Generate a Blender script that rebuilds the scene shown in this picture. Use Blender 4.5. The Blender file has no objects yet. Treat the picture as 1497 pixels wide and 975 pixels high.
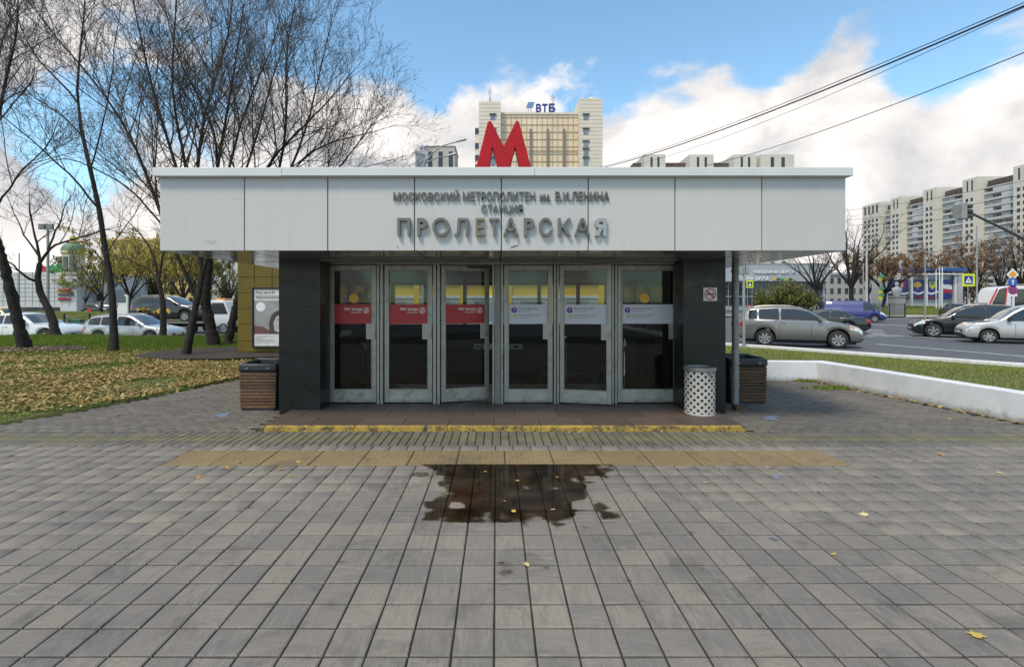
import bpy, bmesh, math, random
import numpy as np
from mathutils import Vector, Matrix

# ------------------------------------------------------------------ camera
sc = bpy.context.scene
F, U0, V0, CH = 719.0, 726.0, 441.0, 1.654          # focal length in photo pixels, vanishing point, eye height
cam_d = bpy.data.cameras.new("camera"); cam = bpy.data.objects.new("camera", cam_d); sc.collection.objects.link(cam)
cam.location = (0, 0, CH); cam.rotation_euler = (math.radians(90), 0, 0)
cam_d.sensor_width = 36; cam_d.lens = F / 1497 * 36
cam_d.shift_x = (748.5 - U0) / 1497; cam_d.shift_y = (V0 - 487.5) / 1497
cam_d.clip_start = 0.05; cam_d.clip_end = 5000
sc.camera = cam

# ------------------------------------------------------------------ sky, sun, exposure
SUN_EL, SUN_DIR = math.radians(57), Vector((-0.62, -0.78, 0)).normalized()      # towards the sun
world = bpy.data.worlds.new("World"); sc.world = world; world.use_nodes = True
nt = world.node_tree; N = nt.nodes; Lk = nt.links
for n in list(N): N.remove(n)
def wn(t, **k):
    n = N.new(t)
    for a, b in k.items(): setattr(n, a, b)
    return n
def wmath(op, a, b=None, c=None, clamp=False):
    n = wn('ShaderNodeMath', operation=op); n.use_clamp = clamp
    for i, x in enumerate((a, b, c)):
        if x is None: continue
        if isinstance(x, (int, float)): n.inputs[i].default_value = x
        else: Lk.new(x, n.inputs[i])
    return n.outputs[0]
wout = wn('ShaderNodeOutputWorld'); wbg = wn('ShaderNodeBackground'); Lk.new(wbg.outputs[0], wout.inputs[0])
wbg.inputs[1].default_value = 0.1
sky = wn('ShaderNodeTexSky', sky_type='NISHITA'); sky.sun_disc = False
sky.sun_elevation = SUN_EL; sky.sun_rotation = math.atan2(SUN_DIR.x, SUN_DIR.y)
sky.altitude = 100; sky.air_density = 1.0; sky.dust_density = 0.4; sky.ozone_density = 1.6
tc = wn('ShaderNodeTexCoord')
dirv = tc.outputs['Generated']
mapn = wn('ShaderNodeMapping'); Lk.new(dirv, mapn.inputs[0]); mapn.inputs['Scale'].default_value = (1, 1, 1.7); mapn.inputs['Location'].default_value = (3.1, 0.4, 1.2)
def noise(scale, detail, rough, dist=0.0, src=None):
    n = wn('ShaderNodeTexNoise'); Lk.new(src or mapn.outputs[0], n.inputs['Vector'])
    n.inputs['Scale'].default_value = scale; n.inputs['Detail'].default_value = detail
    n.inputs['Roughness'].default_value = rough; n.inputs['Distortion'].default_value = dist
    return n.outputs[0]
n1 = noise(3.2, 10, 0.56, 0.25)
def pdir(u, v): return Vector(((u - U0) / F, 1, -(v - V0) / F)).normalized()
cov = wmath('ADD', wmath('MULTIPLY', wmath('SUBTRACT', n1, .5), 1.45), .5)
# large cloud banks and clear patches of this particular sky, by direction
for (u, v, r, a) in [(1030, 140, .17, .27), (720, 175, .24, .30), (870, 220, .20, .20), (640, 195, .15, .20), (655, 55, .10, -.22), (1245, 110, .10, .20), (1460, 160, .24, .20), (1300, 260, .36, .18),
                     (820, 15, .25, -.36), (1070, 5, .20, -.26), (580, 30, .20, -.24), (190, 180, .16, -.26), (1145, 85, .07, -.28), (1330, 15, .18, -.24), (620, 140, .09, -.12), (1345, 105, .07, -.24), (1200, 190, .07, -.08),
                     (90, 60, .42, .08), (330, 40, .26, .02), (60, 320, .45, .14), (400, 250, .3, .14), (500, 60, .10, -.14), (340, 130, .10, -.16), (80, 250, .10, -.16), (900, -250, .55, -.12)]:
    d = wn('ShaderNodeVectorMath', operation='DISTANCE'); Lk.new(dirv, d.inputs[0]); d.inputs[1].default_value = pdir(u, v)
    g = wmath('POWER', math.e, wmath('MULTIPLY', wmath('POWER', wmath('DIVIDE', d.outputs['Value'], r), 2.0), -1.0))
    cov = wmath('ADD', cov, wmath('MULTIPLY', g, a))
sep = wn('ShaderNodeSeparateXYZ'); Lk.new(dirv, sep.inputs[0])
cov = wmath('ADD', cov, wmath('MULTIPLY', wmath('SUBTRACT', 1.25, sep.outputs[2]), 0.08))
ms = wn('ShaderNodeMapRange', interpolation_type='SMOOTHSTEP'); Lk.new(cov, ms.inputs[0])
ms.inputs[1].default_value = 0.52; ms.inputs[2].default_value = 0.67
n2 = noise(5.0, 7, 0.55, 0.4)
cr = wn('ShaderNodeValToRGB'); Lk.new(wmath('ADD', n2, wmath('MULTIPLY', wmath('SUBTRACT', cov, 0.66), 0.25)), cr.inputs[0])
e = cr.color_ramp.elements
e[0].position = 0.34; e[0].color = (0.44, 0.50, 0.60, 1)
e[1].position = 0.62; e[1].color = (0.93, 0.95, 1.0, 1)
cmul = wn('ShaderNodeVectorMath', operation='SCALE'); Lk.new(cr.outputs[0], cmul.inputs[0]); cmul.inputs['Scale'].default_value = 8.0
smul = wn('ShaderNodeVectorMath', operation='MULTIPLY'); Lk.new(sky.outputs[0], smul.inputs[0]); smul.inputs[1].default_value = (1.4, 1.9, 1.95)
mix = wn('ShaderNodeMix', data_type='RGBA'); Lk.new(ms.outputs[0], mix.inputs[0]); Lk.new(smul.outputs[0], mix.inputs[6]); Lk.new(cmul.outputs[0], mix.inputs[7])
Lk.new(mix.outputs[2], wbg.inputs[0])

sun_d = bpy.data.lights.new("sun", 'SUN'); sun_d.energy = 2.2; sun_d.angle = math.radians(13); sun_d.color = (1, .95, .87)
sun = bpy.data.objects.new("sun", sun_d); sc.collection.objects.link(sun)
sv = SUN_DIR * math.cos(SUN_EL) + Vector((0, 0, math.sin(SUN_EL)))
sun.rotation_euler = sv.to_track_quat('Z', 'Y').to_euler()
vs = sc.view_settings; vs.view_transform = 'Standard'; vs.look = 'None'; vs.gamma = 1; vs.exposure = 0.52
vs.use_white_balance = True; vs.white_balance_temperature = 7350; vs.white_balance_tint = 12; vs.use_curve_mapping = False

# ------------------------------------------------------------------ helpers
COL = sc.collection
RNG = np.random.default_rng(7); random.seed(7)
def WX(u, d): return (u - U0) / F * d
def WZ(v, d): return CH - (v - V0) / F * d
def P(u, v, d): return (WX(u, d), d, WZ(v, d))
def gd(v, z=0.0): return F * (CH - z) / (v - V0)          # distance of a ground point seen at row v

def tag(o, label=None, cat=None, group=None, kind=None):
    for k, v in (("label", label), ("category", cat), ("group", group), ("kind", kind)):
        if v: o[k] = v
    return o
def empty(name, loc=(0, 0, 0), rz=0.0, label=None, cat=None, group=None):
    o = bpy.data.objects.new(name, None); COL.objects.link(o); o.location = loc; o.rotation_euler = (0, 0, rz); o.empty_display_size = .2
    return tag(o, label, cat, group)
def link(name, me, parent=None, world=True):
    o = bpy.data.objects.new(name, me); COL.objects.link(o)
    if parent is not None:
        o.parent = parent
        if world and parent.type == 'EMPTY': o.location = -Vector(parent.location)
    return o
def make_mesh(name, V, Fc, mats, mi=None, smooth=False):
    me = bpy.data.meshes.new(name)
    me.from_pydata([tuple(map(float, v)) for v in V], [], [tuple(map(int, f)) for f in Fc]); 
    for m in (mats if isinstance(mats, (list, tuple)) else [mats]): me.materials.append(m)
    if mi is not None: me.polygons.foreach_set("material_index", np.array(mi, dtype=np.int32))
    if smooth: me.polygons.foreach_set("use_smooth", np.ones(len(me.polygons), dtype=bool))
    me.update(); return me
def make_mesh_np(name, V, T, mat):
    """many equal-sized faces, fast"""
    V = np.asarray(V, dtype=np.float32); T = np.asarray(T, dtype=np.int32); k = T.shape[1]
    me = bpy.data.meshes.new(name)
    me.vertices.add(len(V)); me.vertices.foreach_set("co", V.ravel())
    me.loops.add(T.size); me.loops.foreach_set("vertex_index", T.ravel())
    me.polygons.add(len(T)); me.polygons.foreach_set("loop_start", np.arange(0, T.size, k, dtype=np.int32))
    me.update(calc_edges=True); me.materials.append(mat); return me

class MB:
    def __init__(s): s.v = []; s.f = []; s.m = []; s.cur = 0
    def add(s, vs, fs, m=None):
        b = len(s.v); s.v += [tuple(x) for x in vs]; s.f += [tuple(i + b for i in f) for f in fs]; s.m += [s.cur if m is None else m] * len(fs); return s
    def box(s, x0, x1, y0, y1, z0, z1, m=None):
        if x0 > x1: x0, x1 = x1, x0
        if y0 > y1: y0, y1 = y1, y0
        if z0 > z1: z0, z1 = z1, z0
        return s.add([(x0,y0,z0),(x1,y0,z0),(x1,y1,z0),(x0,y1,z0),(x0,y0,z1),(x1,y0,z1),(x1,y1,z1),(x0,y1,z1)],
              [(0,3,2,1),(4,5,6,7),(0,1,5,4),(1,2,6,5),(2,3,7,6),(3,0,4,7)], m)
    def prism(s, poly, a0, a1, axis='y', m=None):
        """poly of 2-D points extruded along an axis: y -> (x,z), z -> (x,y), x -> (y,z)"""
        n = len(poly); A = sum(poly[i][0]*poly[(i+1)%n][1]-poly[(i+1)%n][0]*poly[i][1] for i in range(n))
        if A < 0: poly = poly[::-1]
        f = {'y': lambda p, a: (p[0], a, p[1]), 'z': lambda p, a: (p[0], p[1], a), 'x': lambda p, a: (a, p[0], p[1])}[axis]
        vs = [f(p, a0) for p in poly] + [f(p, a1) for p in poly]
        fs = [tuple(range(n)), tuple(range(2*n-1, n-1, -1))] + [(i, i+n, (i+1)%n+n, (i+1)%n) for i in range(n)]
        if axis != 'y': fs = [q[::-1] for q in fs]
        return s.add(vs, fs, m)
    def tube(s, pts, rs, n=8, cap=True, m=None):
        pts = [Vector(p) for p in pts]; k = len(pts)
        if isinstance(rs, (int, float)): rs = [rs] * k
        vs = []; fs = []; ref = None
        for i, p in enumerate(pts):
            t = (pts[min(i+1, k-1)] - pts[max(i-1, 0)]).normalized()
            if ref is None: ref = Vector((0, 0, 1)) if abs(t.z) < .9 else Vector((1, 0, 0))
            a = t.cross(ref).normalized(); b = a.cross(t).normalized(); ref = b
            for j in range(n):
                an = 2*math.pi*j/n; vs.append(p + (a*math.cos(an) + b*math.sin(an))*rs[i])
        for i in range(k-1):
            for j in range(n): fs.append((i*n+j, i*n+(j+1) % n, (i+1)*n+(j+1) % n, (i+1)*n+j))
        if cap: fs += [tuple(range(n-1, -1, -1)), tuple((k-1)*n + j for j in range(n))]
        return s.add(vs, fs, m)
    def lathe(s, prof, n=20, c=(0, 0, 0), axis='z', m=None, a0=0, a1=2*math.pi):
        """prof: (radius, height)"""
        vs = []; fs = []; k = len(prof); full = abs(a1-a0-2*math.pi) < 1e-6; cols = n if full else n+1
        for r, h in prof:
            for j in range(cols):
                an = a0 + (a1-a0)*j/n; x, y = r*math.cos(an), r*math.sin(an)
                vs.append((c[0]+x, c[1]+y, c[2]+h) if axis == 'z' else ((c[0]+x, c[1]+h, c[2]-y) if axis == 'y' else (c[0]+h, c[1]+x, c[2]+y)))
        for i in range(k-1):
            for j in range(n): fs.append((i*cols+j, i*cols+(j+1) % cols, (i+1)*cols+(j+1) % cols, (i+1)*cols+j))
        return s.add(vs, fs, m)
    def build(s, name, mats, parent=None, smooth=False, bevel=0, segs=1, world=True, ang=35):
        me = make_mesh(name, s.v, s.f, mats, s.m, smooth)
        if len(s.f) < 30000:
            bm = bmesh.new(); bm.from_mesh(me); bmesh.ops.recalc_face_normals(bm, faces=bm.faces); bm.to_mesh(me); bm.free()
        if smooth: me.set_sharp_from_angle(angle=math.radians(ang))
        o = link(name, me, parent, world)
        if bevel:
            b = o.modifiers.new("bevel", 'BEVEL'); b.width = bevel; b.segments = segs; b.limit_method = 'ANGLE'; b.angle_limit = math.radians(30)
        return o
def bx(name, x0, x1, y0, y1, z0, z1, mat, parent=None, bevel=0, world=True):
    return MB().box(x0, x1, y0, y1, z0, z1).build(name, mat, parent, bevel=bevel, world=world)

# ---- materials
def srgb(r, g, b): 
    f = lambda c: ((c/255+.055)/1.055)**2.4 if c > 10 else c/255/12.92
    return (f(r), f(g), f(b))
class MT:
    """tiny node-graph helper"""
    def __init__(s, name):
        s.m = bpy.data.materials.new(name); s.m.use_nodes = True; s.t = s.m.node_tree; s.b = s.t.nodes['Principled BSDF']; s.out = s.t.nodes['Material Output']
    def n(s, t, **k):
        x = s.t.nodes.new(t)
        for a, b in k.items(): setattr(x, a, b)
        return x
    def l(s, a, b): s.t.links.new(a, b)
    def math(s, op, a, b=None, c=None, clamp=False):
        x = s.n('ShaderNodeMath', operation=op); x.use_clamp = clamp
        for i, q in enumerate((a, b, c)):
            if q is None: continue
            if isinstance(q, (int, float)): x.inputs[i].default_value = q
            else: s.l(q, x.inputs[i])
        return x.outputs[0]
    def pos(s): return s.n('ShaderNodeNewGeometry').outputs['Position']
    def objc(s): return s.n('ShaderNodeTexCoord').outputs['Object']
    def noise(s, vec, scale, detail=5, rough=.55, dist=0, stretch=None):
        if stretch:
            mp = s.n('ShaderNodeMapping'); s.l(vec, mp.inputs[0]); mp.inputs['Scale'].default_value = stretch; vec = mp.outputs[0]
        x = s.n('ShaderNodeTexNoise'); s.l(vec, x.inputs['Vector']); x.inputs['Scale'].default_value = scale; x.inputs['Detail'].default_value = detail
        x.inputs['Roughness'].default_value = rough; x.inputs['Distortion'].default_value = dist; return x.outputs[0]
    def ramp(s, fac, stops):
        r = s.n('ShaderNodeValToRGB'); s.l(fac, r.inputs[0]); el = r.color_ramp.elements
        while len(el) < len(stops): el.new(.5)
        for x, (p, c) in zip(el, stops): x.position = p; x.color = (*c, 1) if len(c) == 3 else c
        return r.outputs[0]
    def mix(s, fac, a, b, blend='MIX'):
        x = s.n('ShaderNodeMix', data_type='RGBA', blend_type=blend)
        for i, q in ((0, fac), (6, a), (7, b)):
            if isinstance(q, (int, float)): x.inputs[i].default_value = q
            elif isinstance(q, (tuple, list)): x.inputs[i].default_value = (*q, 1) if len(q) == 3 else q
            else: s.l(q, x.inputs[i])
        return x.outputs[2]
    def mr(s, fac, a, b, c, d):
        x = s.n('ShaderNodeMapRange'); s.l(fac, x.inputs[0])
        for i, q in enumerate((a, b, c, d)): x.inputs[i+1].default_value = q
        return x.outputs[0]
    def set(s, **k):
        for a, q in k.items():
            i = s.b.inputs[a.replace('_', ' ')]
            if isinstance(q, (int, float)): i.default_value = q
            elif isinstance(q, (tuple, list)): i.default_value = (*q, 1)
            else: s.l(q, i)
        return s
    def bump(s, h, strength=.3, dist=.01):
        x = s.n('ShaderNodeBump'); x.inputs['Strength'].default_value = strength; x.inputs['Distance'].default_value = dist
        s.l(h, x.inputs['Height']); s.l(x.outputs[0], s.b.inputs['Normal']); return s
def pm(name, c, rough=.6, metal=0, var=.15, scale=6, bump=0, dirt=None, coat=0, bdist=.01, spec=None):
    """plain paint or stone with uneven tone"""
    m = MT(name); v = m.objc(); nz = m.noise(v, scale, 6, .6)
    k = m.mr(nz, .25, .75, 1-var, 1+var)
    col = m.n('ShaderNodeVectorMath', operation='SCALE'); col.inputs[0].default_value = c; m.l(k, col.inputs['Scale']); col = col.outputs[0]
    if dirt:
        dz = m.noise(v, scale*.6, 8, .65, .5); col = m.mix(m.mr(dz, .5, .72, 0, dirt[1]), col, dirt[0])
    m.set(Base_Color=col, Roughness=m.mr(nz, .3, .7, max(0, rough-.07), min(1, rough+.07)), Metallic=metal)
    if coat: m.set(Coat_Weight=coat, Coat_Roughness=.04)
    if spec is not None: m.set(Specular_IOR_Level=spec)
    if bump: m.bump(m.noise(v, scale*5, 8, .6), bump, bdist)
    return m.m
def glass(name, tint=(.8, .82, .8), refl=1.0, rough=.01, ior=1.45):
    m = MT(name); t = m.t; t.nodes.remove(m.b)
    tr = m.n('ShaderNodeBsdfTransparent'); tr.inputs[0].default_value = (*tint, 1)
    gl = m.n('ShaderNodeBsdfGlossy'); gl.inputs['Roughness'].default_value = rough; gl.inputs['Color'].default_value = (refl, refl, refl, 1)
    fr = m.n('ShaderNodeFresnel'); fr.inputs[0].default_value = ior
    mx = m.n('ShaderNodeMixShader'); m.l(fr.outputs[0], mx.inputs[0]); m.l(tr.outputs[0], mx.inputs[1]); m.l(gl.outputs[0], mx.inputs[2]); m.l(mx.outputs[0], m.out.inputs[0])
    return m.m
MCACHE = {}
def paint(c, rough=.45, metal=0, **k):
    key = (tuple(round(x, 4) for x in c), rough, metal, tuple(sorted(k.items())))
    if key not in MCACHE: MCACHE[key] = pm("paint_%d" % len(MCACHE), c, rough, metal, **k)
    return MCACHE[key]

# ---- text as mesh, fitted to a box on a plane that faces -y
def text_raw(body, bold=0.0, depth=0.0):
    c = bpy.data.curves.new("t", 'FONT'); c.body = body; c.offset = bold; c.extrude = depth; c.resolution_u = 4
    o = bpy.data.objects.new("t", c); COL.objects.link(o)
    dg = bpy.context.evaluated_depsgraph_get(); dg.update()
    me = o.evaluated_get(dg).to_mesh()
    V = np.array([v.co[:] for v in me.vertices]); Fc = [tuple(p.vertices) for p in me.polygons]
    o.evaluated_get(dg).to_mesh_clear(); bpy.data.objects.remove(o); bpy.data.curves.remove(c)
    return V, Fc
def textfit(name, body, x0, x1, z0, z1, y, mat, parent=None, depth=0.0, bold=0.0, world=True, mirror=False):
    V, Fc = text_raw(body, 0.0, 0.1 if depth else 0.0)
    if bold:        # heavier strokes: shifted layers, each a hair further out
        n0 = len(V); F0 = list(Fc); V0 = V.copy()
        for i, (dx_, dy_) in enumerate(((bold, 0), (-bold, 0), (0, bold), (0, -bold)), 1):
            V = np.concatenate([V, V0 + np.array([dx_, dy_, .003*i])]); Fc = Fc + [tuple(q+n0*i for q in f) for f in F0]
    mn, mx = V.min(0), V.max(0); W = np.zeros_like(V)
    W[:, 0] = x0 + (V[:, 0]-mn[0])/(mx[0]-mn[0])*(x1-x0); W[:, 2] = z0 + (V[:, 1]-mn[1])/(mx[1]-mn[1])*(z1-z0)
    W[:, 1] = y - (V[:, 2]/.1*depth/2 if depth else V[:, 2]*.04)
    return link(name, make_mesh(name, W, Fc, mat), parent, world)

# ------------------------------------------------------------------ materials of the setting
def paver_mat(name, stops, streak=True, wet=False, rough=.78):
    m = MT(name); pos = m.pos()
    g = m.n('ShaderNodeNewGeometry'); oi = m.n('ShaderNodeObjectInfo')
    rnd = m.math('FRACT', m.math('ADD', m.math('MULTIPLY', g.outputs['Random Per Island'], 1.0), oi.outputs['Random']))
    wv = m.n('ShaderNodeTexWhiteNoise', noise_dimensions='1D'); m.l(rnd, wv.inputs['W'])
    off = m.n('ShaderNodeVectorMath', operation='SCALE'); m.l(wv.outputs['Color'], off.inputs[0]); off.inputs['Scale'].default_value = 37
    vv = m.n('ShaderNodeVectorMath', operation='ADD'); m.l(pos, vv.inputs[0]); m.l(off.outputs[0], vv.inputs[1]); vec = vv.outputs[0]
    sx = m.noise(vec, 6, 6, .65, .3, (1, 6, 1)); sy = m.noise(vec, 6, 6, .65, .3, (6, 1, 1))
    st = m.mix(m.math('GREATER_THAN', wv.outputs['Value'], .4), sx, sy)
    fine = m.noise(pos, 160, 4, .7); big = m.noise(pos, .55, 4, .6); patch = m.noise(vec, 3.0, 3, .5)
    t = m.math('ADD', m.math('MULTIPLY', rnd, .38), m.math('MULTIPLY', st, .50 if streak else .12))
    t = m.math('ADD', t, m.math('MULTIPLY', m.math('SUBTRACT', patch, .5), .30))
    col = m.ramp(t, stops)
    col = m.mix(1.0, col, m.ramp(big, [(.3, (.80, .80, .82)), (.7, (1.12, 1.1, 1.05))]), 'MULTIPLY')
    col = m.mix(1.0, col, m.ramp(fine, [(.25, (.62, .62, .62)), (.75, (1.34, 1.34, 1.32))]), 'MULTIPLY')
    # blotches: chewing gum, grease and foot traffic
    bl = m.noise(pos, 2.6, 7, .7, .6); col = m.mix(m.mr(bl, .53, .72, 0, .6), col, (.055, .052, .048))
    vo = m.n('ShaderNodeTexVoronoi'); m.l(pos, vo.inputs['Vector']); vo.inputs['Scale'].default_value = 3.6
    sp = m.math('LESS_THAN', vo.outputs['Distance'], m.mr(m.noise(pos, .9, 2, .5), .4, .65, .0, .085)); col = m.mix(m.math('MULTIPLY', sp, .6), col, (.05, .045, .04))
    scr = m.noise(pos, 9, 8, .8, 1.2, (1, .25, 1)); col = m.mix(m.mr(scr, .60, .78, 0, .45), col, (.42, .41, .40))
    m.set(Base_Color=col, Roughness=m.mr(fine, .2, .8, rough-.1, rough+.12), Specular_IOR_Level=.35)
    hh = m.math('ADD', m.math('MULTIPLY', fine, .5), m.math('MULTIPLY', st, .5)); m.bump(hh, .5, .003)
    return m.m
M = {}
M['tile'] = paver_mat('concrete_paver', [(.06, srgb(100, 97, 95)), (.22, srgb(116, 112, 108)), (.36, srgb(127, 121, 114)), (.48, srgb(112, 109, 106)), (.62, srgb(135, 128, 118)), (.76, srgb(118, 114, 111)), (.90, srgb(104, 103, 104)), (1, srgb(139, 131, 120))])
M['brick'] = paver_mat('small_paver', [(.1, srgb(98, 95, 90)), (.5, srgb(116, 111, 101)), (.9, srgb(126, 119, 106))], False)
M['brick_green'] = paver_mat('mossy_paver', [(.1, srgb(104, 102, 78)), (.5, srgb(118, 114, 88)), (.9, srgb(126, 120, 96))], False)
M['wave'] = paver_mat('wavy_paver', [(.1, srgb(98, 93, 88)), (.5, srgb(112, 107, 100)), (.9, srgb(122, 116, 108))], False)
M['tactile'] = paver_mat('yellow_tactile', [(.1, srgb(126, 110, 82)), (.5, srgb(136, 120, 92)), (.9, srgb(142, 128, 100))], False)
M['joint'] = pm('joint_sand', (.022, .019, .015), .95, var=.3, scale=20, bump=.3)
M['asphalt'] = pm('asphalt', (.085, .088, .094), .72, var=.16, scale=1.2, bump=.25, dirt=((.05, .05, .052), .5))
M['line'] = pm('road_paint', (.55, .54, .5), .7, var=.25, scale=3, dirt=((.15, .15, .15), .7))
M['line_y'] = pm('yellow_road_paint', (.52, .43, .28), .7, var=.25, scale=3, dirt=((.2, .18, .15), .6))
M['kerb'] = pm('white_painted_kerb', (.62, .62, .61), .75, var=.12, scale=4, dirt=((.3, .29, .27), .5))
M['soil'] = pm('bare_soil', (.036, .026, .019), .95, var=.35, scale=5, bump=.6, bdist=.03)
m = MT('lawn_soil'); p_ = m.pos()
m.set(Base_Color=m.ramp(m.noise(p_, 1.1, 8, .65), [(.3, (.06, .085, .018)), (.55, (.105, .12, .03)), (.75, (.13, .105, .05))]), Roughness=.95).bump(m.noise(p_, 30, 6, .7), .8, .03); M['lawn'] = m.m
def leaf_mat(name, stops, trans=.25):
    m = MT(name); g = m.n('ShaderNodeNewGeometry'); c = m.ramp(g.outputs['Random Per Island'], stops)
    m.set(Base_Color=c, Roughness=.75, Specular_IOR_Level=.25)
    if trans:
        tl = m.n('ShaderNodeBsdfTranslucent'); m.l(c, tl.inputs[0]); mx = m.n('ShaderNodeMixShader'); mx.inputs[0].default_value = trans
        m.l(m.b.outputs[0], mx.inputs[1]); m.l(tl.outputs[0], mx.inputs[2]); m.l(mx.outputs[0], m.out.inputs[0])
    return m.m
M['grass'] = leaf_mat('grass_blade', [(0, (.07, .13, .012)), (.5, (.13, .21, .022)), (.85, (.20, .26, .04)), (1, (.30, .27, .08))])
M['grass_right'] = leaf_mat('grass_blade_pale', [(0, (.14, .19, .03)), (.5, (.23, .27, .05)), (1, (.36, .34, .13))])
M['litter'] = leaf_mat('fallen_leaf', [(0, (.14, .08, .03)), (.3, (.28, .18, .06)), (.6, (.40, .28, .10)), (.85, (.52, .42, .20)), (1, (.20, .10, .04))], .1)
M['leaf_y'] = leaf_mat('yellow_leaf', [(0, (.34, .24, .04)), (.5, (.48, .37, .09)), (1, (.30, .28, .08))])
M['leaf_g'] = leaf_mat('olive_leaf', [(0, (.09, .11, .03)), (.5, (.16, .18, .05)), (1, (.30, .26, .08))])
M['leaf_b'] = leaf_mat('rust_leaf', [(0, (.20, .115, .06)), (.5, (.28, .165, .09)), (1, (.36, .24, .14))])
m = MT('bark'); o_ = m.objc(); n_ = m.noise(o_, 9, 8, .7, .6, (1, 1, .25))
m.set(Base_Color=m.ramp(n_, [(.3, (.008, .0065, .005)), (.55, (.028, .022, .017)), (.8, (.075, .06, .046))]), Roughness=.92).bump(n_, 1.0, .06); M['bark'] = m.m
M['twig'] = pm('twig_bark', (.062, .048, .038), .9, var=.3, scale=4)

# ------------------------------------------------------------------ ground
def smooth(a, b, x):
    t = np.clip((x-a)/(b-a), 0, 1); return t*t*(3-2*t)
def ground_z(x, y): return -0.5 + 0.2*smooth(-14, 4, x)
xs = sorted(set(list(np.linspace(-60, 60, 61)) + [-2.5, 2.7, -1500, -700, -300, -150, -100, 100, 150, 300, 700, 1500]))
ys = sorted(set(list(np.linspace(-40, 60, 51)) + [9.6, 13.8, -1200, -500, -200, -90, 90, 150, 300, 700, 1800, 3000]))
V = [(x, y, float(ground_z(x, y)) if abs(x) < 100 else (-.5 if x < 0 else -.3)) for y in ys for x in xs]; nx = len(xs)
Fc = []
for j in range(len(ys)-1):
    for i in range(nx-1):
        if xs[i] >= -2.51 and xs[i+1] <= 2.71 and ys[j] >= 9.59 and ys[j+1] <= 13.81: continue     # the stairwell
        Fc.append((j*nx+i, j*nx+i+1, (j+1)*nx+i+1, (j+1)*nx+i))
tag(link('ground', make_mesh('ground', V, Fc, M['asphalt'], smooth=True)), kind='structure')

# ------------------------------------------------------------------ plaza
LAWN_EDGE = [(-40, 5.4), (-14, 5.9), (-9, 6.25), (-6.7, 6.64), (-6.33, 7.39), (-6.04, 8.26), (-5.7, 9.7), (-5.45, 10.6), (-5.3, 12.0), (-5.4, 14.2)]
LE = np.array(LAWN_EDGE)
def lawn_x(y): return float(np.interp(y, LE[3:, 1], LE[3:, 0]))
WALL = [(4.2, 10.42), (6.68, 10.27), (7.2, 6.72), (7.75, 3.0), (8.2, -2)]
WALLA = np.array(WALL)
def wall_x(y): return float(np.interp(-y, -WALLA[1:, 1], WALLA[1:, 0]))
PX0, PX1, PY0, DY = -3.03, 3.2, 6.29, 7.7      # entrance platform and door plane
plaza = MB()
plaza.add([(-40, -8, -.011), (14, -8, -.011), (14, 6.6, -.011), (-40, 6.6, -.011)], [(0, 1, 2, 3)])
plaza.add([(-14, 6.6, -.011), (-2.99, 6.6, -.011), (-2.99, 16, -.011), (-14, 16, -.011)], [(0, 1, 2, 3)])
plaza.add([(3.15, 6.6, -.011), (10, 6.6, -.011), (6.8, 10.3, -.011), (3.15, 10.5, -.011)], [(0, 1, 2, 3)])
plaza.add([(3.15, 10.5, -.011), (4.3, 10.42, -.011), (4.3, 16, -.011), (3.15, 16, -.011)], [(0, 1, 2, 3)])
plaza = tag(plaza.build('plaza', M['joint']), kind='structure')

def block_geo(w, d, h=.03, ch=.0055, gap=.0048):
    """a paver: chamfered block centred on the origin, top at z=0"""
    a, b = w/2-gap, d/2-gap*1.2; c, e = a-ch, b-ch
    v = [(-a,-b,-h),(a,-b,-h),(a,b,-h),(-a,b,-h),(-a,-b,-ch*.8),(a,-b,-ch*.8),(a,b,-ch*.8),(-a,b,-ch*.8),(-c,-e,0),(c,-e,0),(c,e,0),(-c,e,0)]
    f = [(8,9,10,11)] + [(i, (i+1) % 4, (i+1) % 4+4, i+4) for i in range(4)] + [(i+4, (i+1) % 4+4, (i+1) % 4+8, i+8) for i in range(4)]
    return np.array(v), np.array(f)
def jig(n, s=.0012): return RNG.normal(0, s, n)
def scatter_blocks(items):
    """items: (cx, cy, w, d) -> one vertex and face array"""
    Vs, Fs = [], []; b = 0
    for (cx, cy, w, d) in items:
        v, f = block_geo(w, d); v = v + np.array([cx, cy, 0]); tx, ty, dz = RNG.normal(0, .006), RNG.normal(0, .006), RNG.normal(0, .0008)
        v[:, 2] += (v[:, 0]-cx)*tx + (v[:, 1]-cy)*ty + dz
        Vs.append(v); Fs.append(f+b); b += 12
    return np.concatenate(Vs), np.concatenate(Fs)
TX, TY = -0.012, 2.297
near, rest = [], []
rows = [TY + .2*k for k in range(-30, 14)]
for y0 in rows[:-1]:
    for i in range(-64, 64):
        rest.append((TX + .2*i + .1, y0 + .1, .2, .2))
TAC = (-3.412, 3.588, 4.978, 5.478)
for (y0, y1) in ((4.897, 4.975), (5.481, 5.665)):
    for i in range(-17, 18): rest.append((TX+.2*i+.1, (y0+y1)/2, .2, y1-y0))
for (y0, y1) in ((4.897, 5.097), (5.097, 5.297), (5.297, 5.497), (5.497, 5.665)):
    for i in list(range(-64, -17)) + list(range(18, 64)): rest.append((TX+.2*i+.1, (y0+y1)/2, .2, y1-y0))
def seen(c):
    u = U0 + c[0]/max(c[1], .01)*F; v = V0 + CH/max(c[1], .01)*F
    return c[1] > 2.1 and -30 < u < 1527 and v < 1010
tl = sorted([c for c in rest if seen(c) and abs(c[3]-.2) < .01], key=lambda c: c[0]**2+c[1]**2)[:300]
tls = set(tl); rest = [c for c in rest if c not in tls]
tv, tf = block_geo(.2, .2); tile_meshes = []
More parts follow.
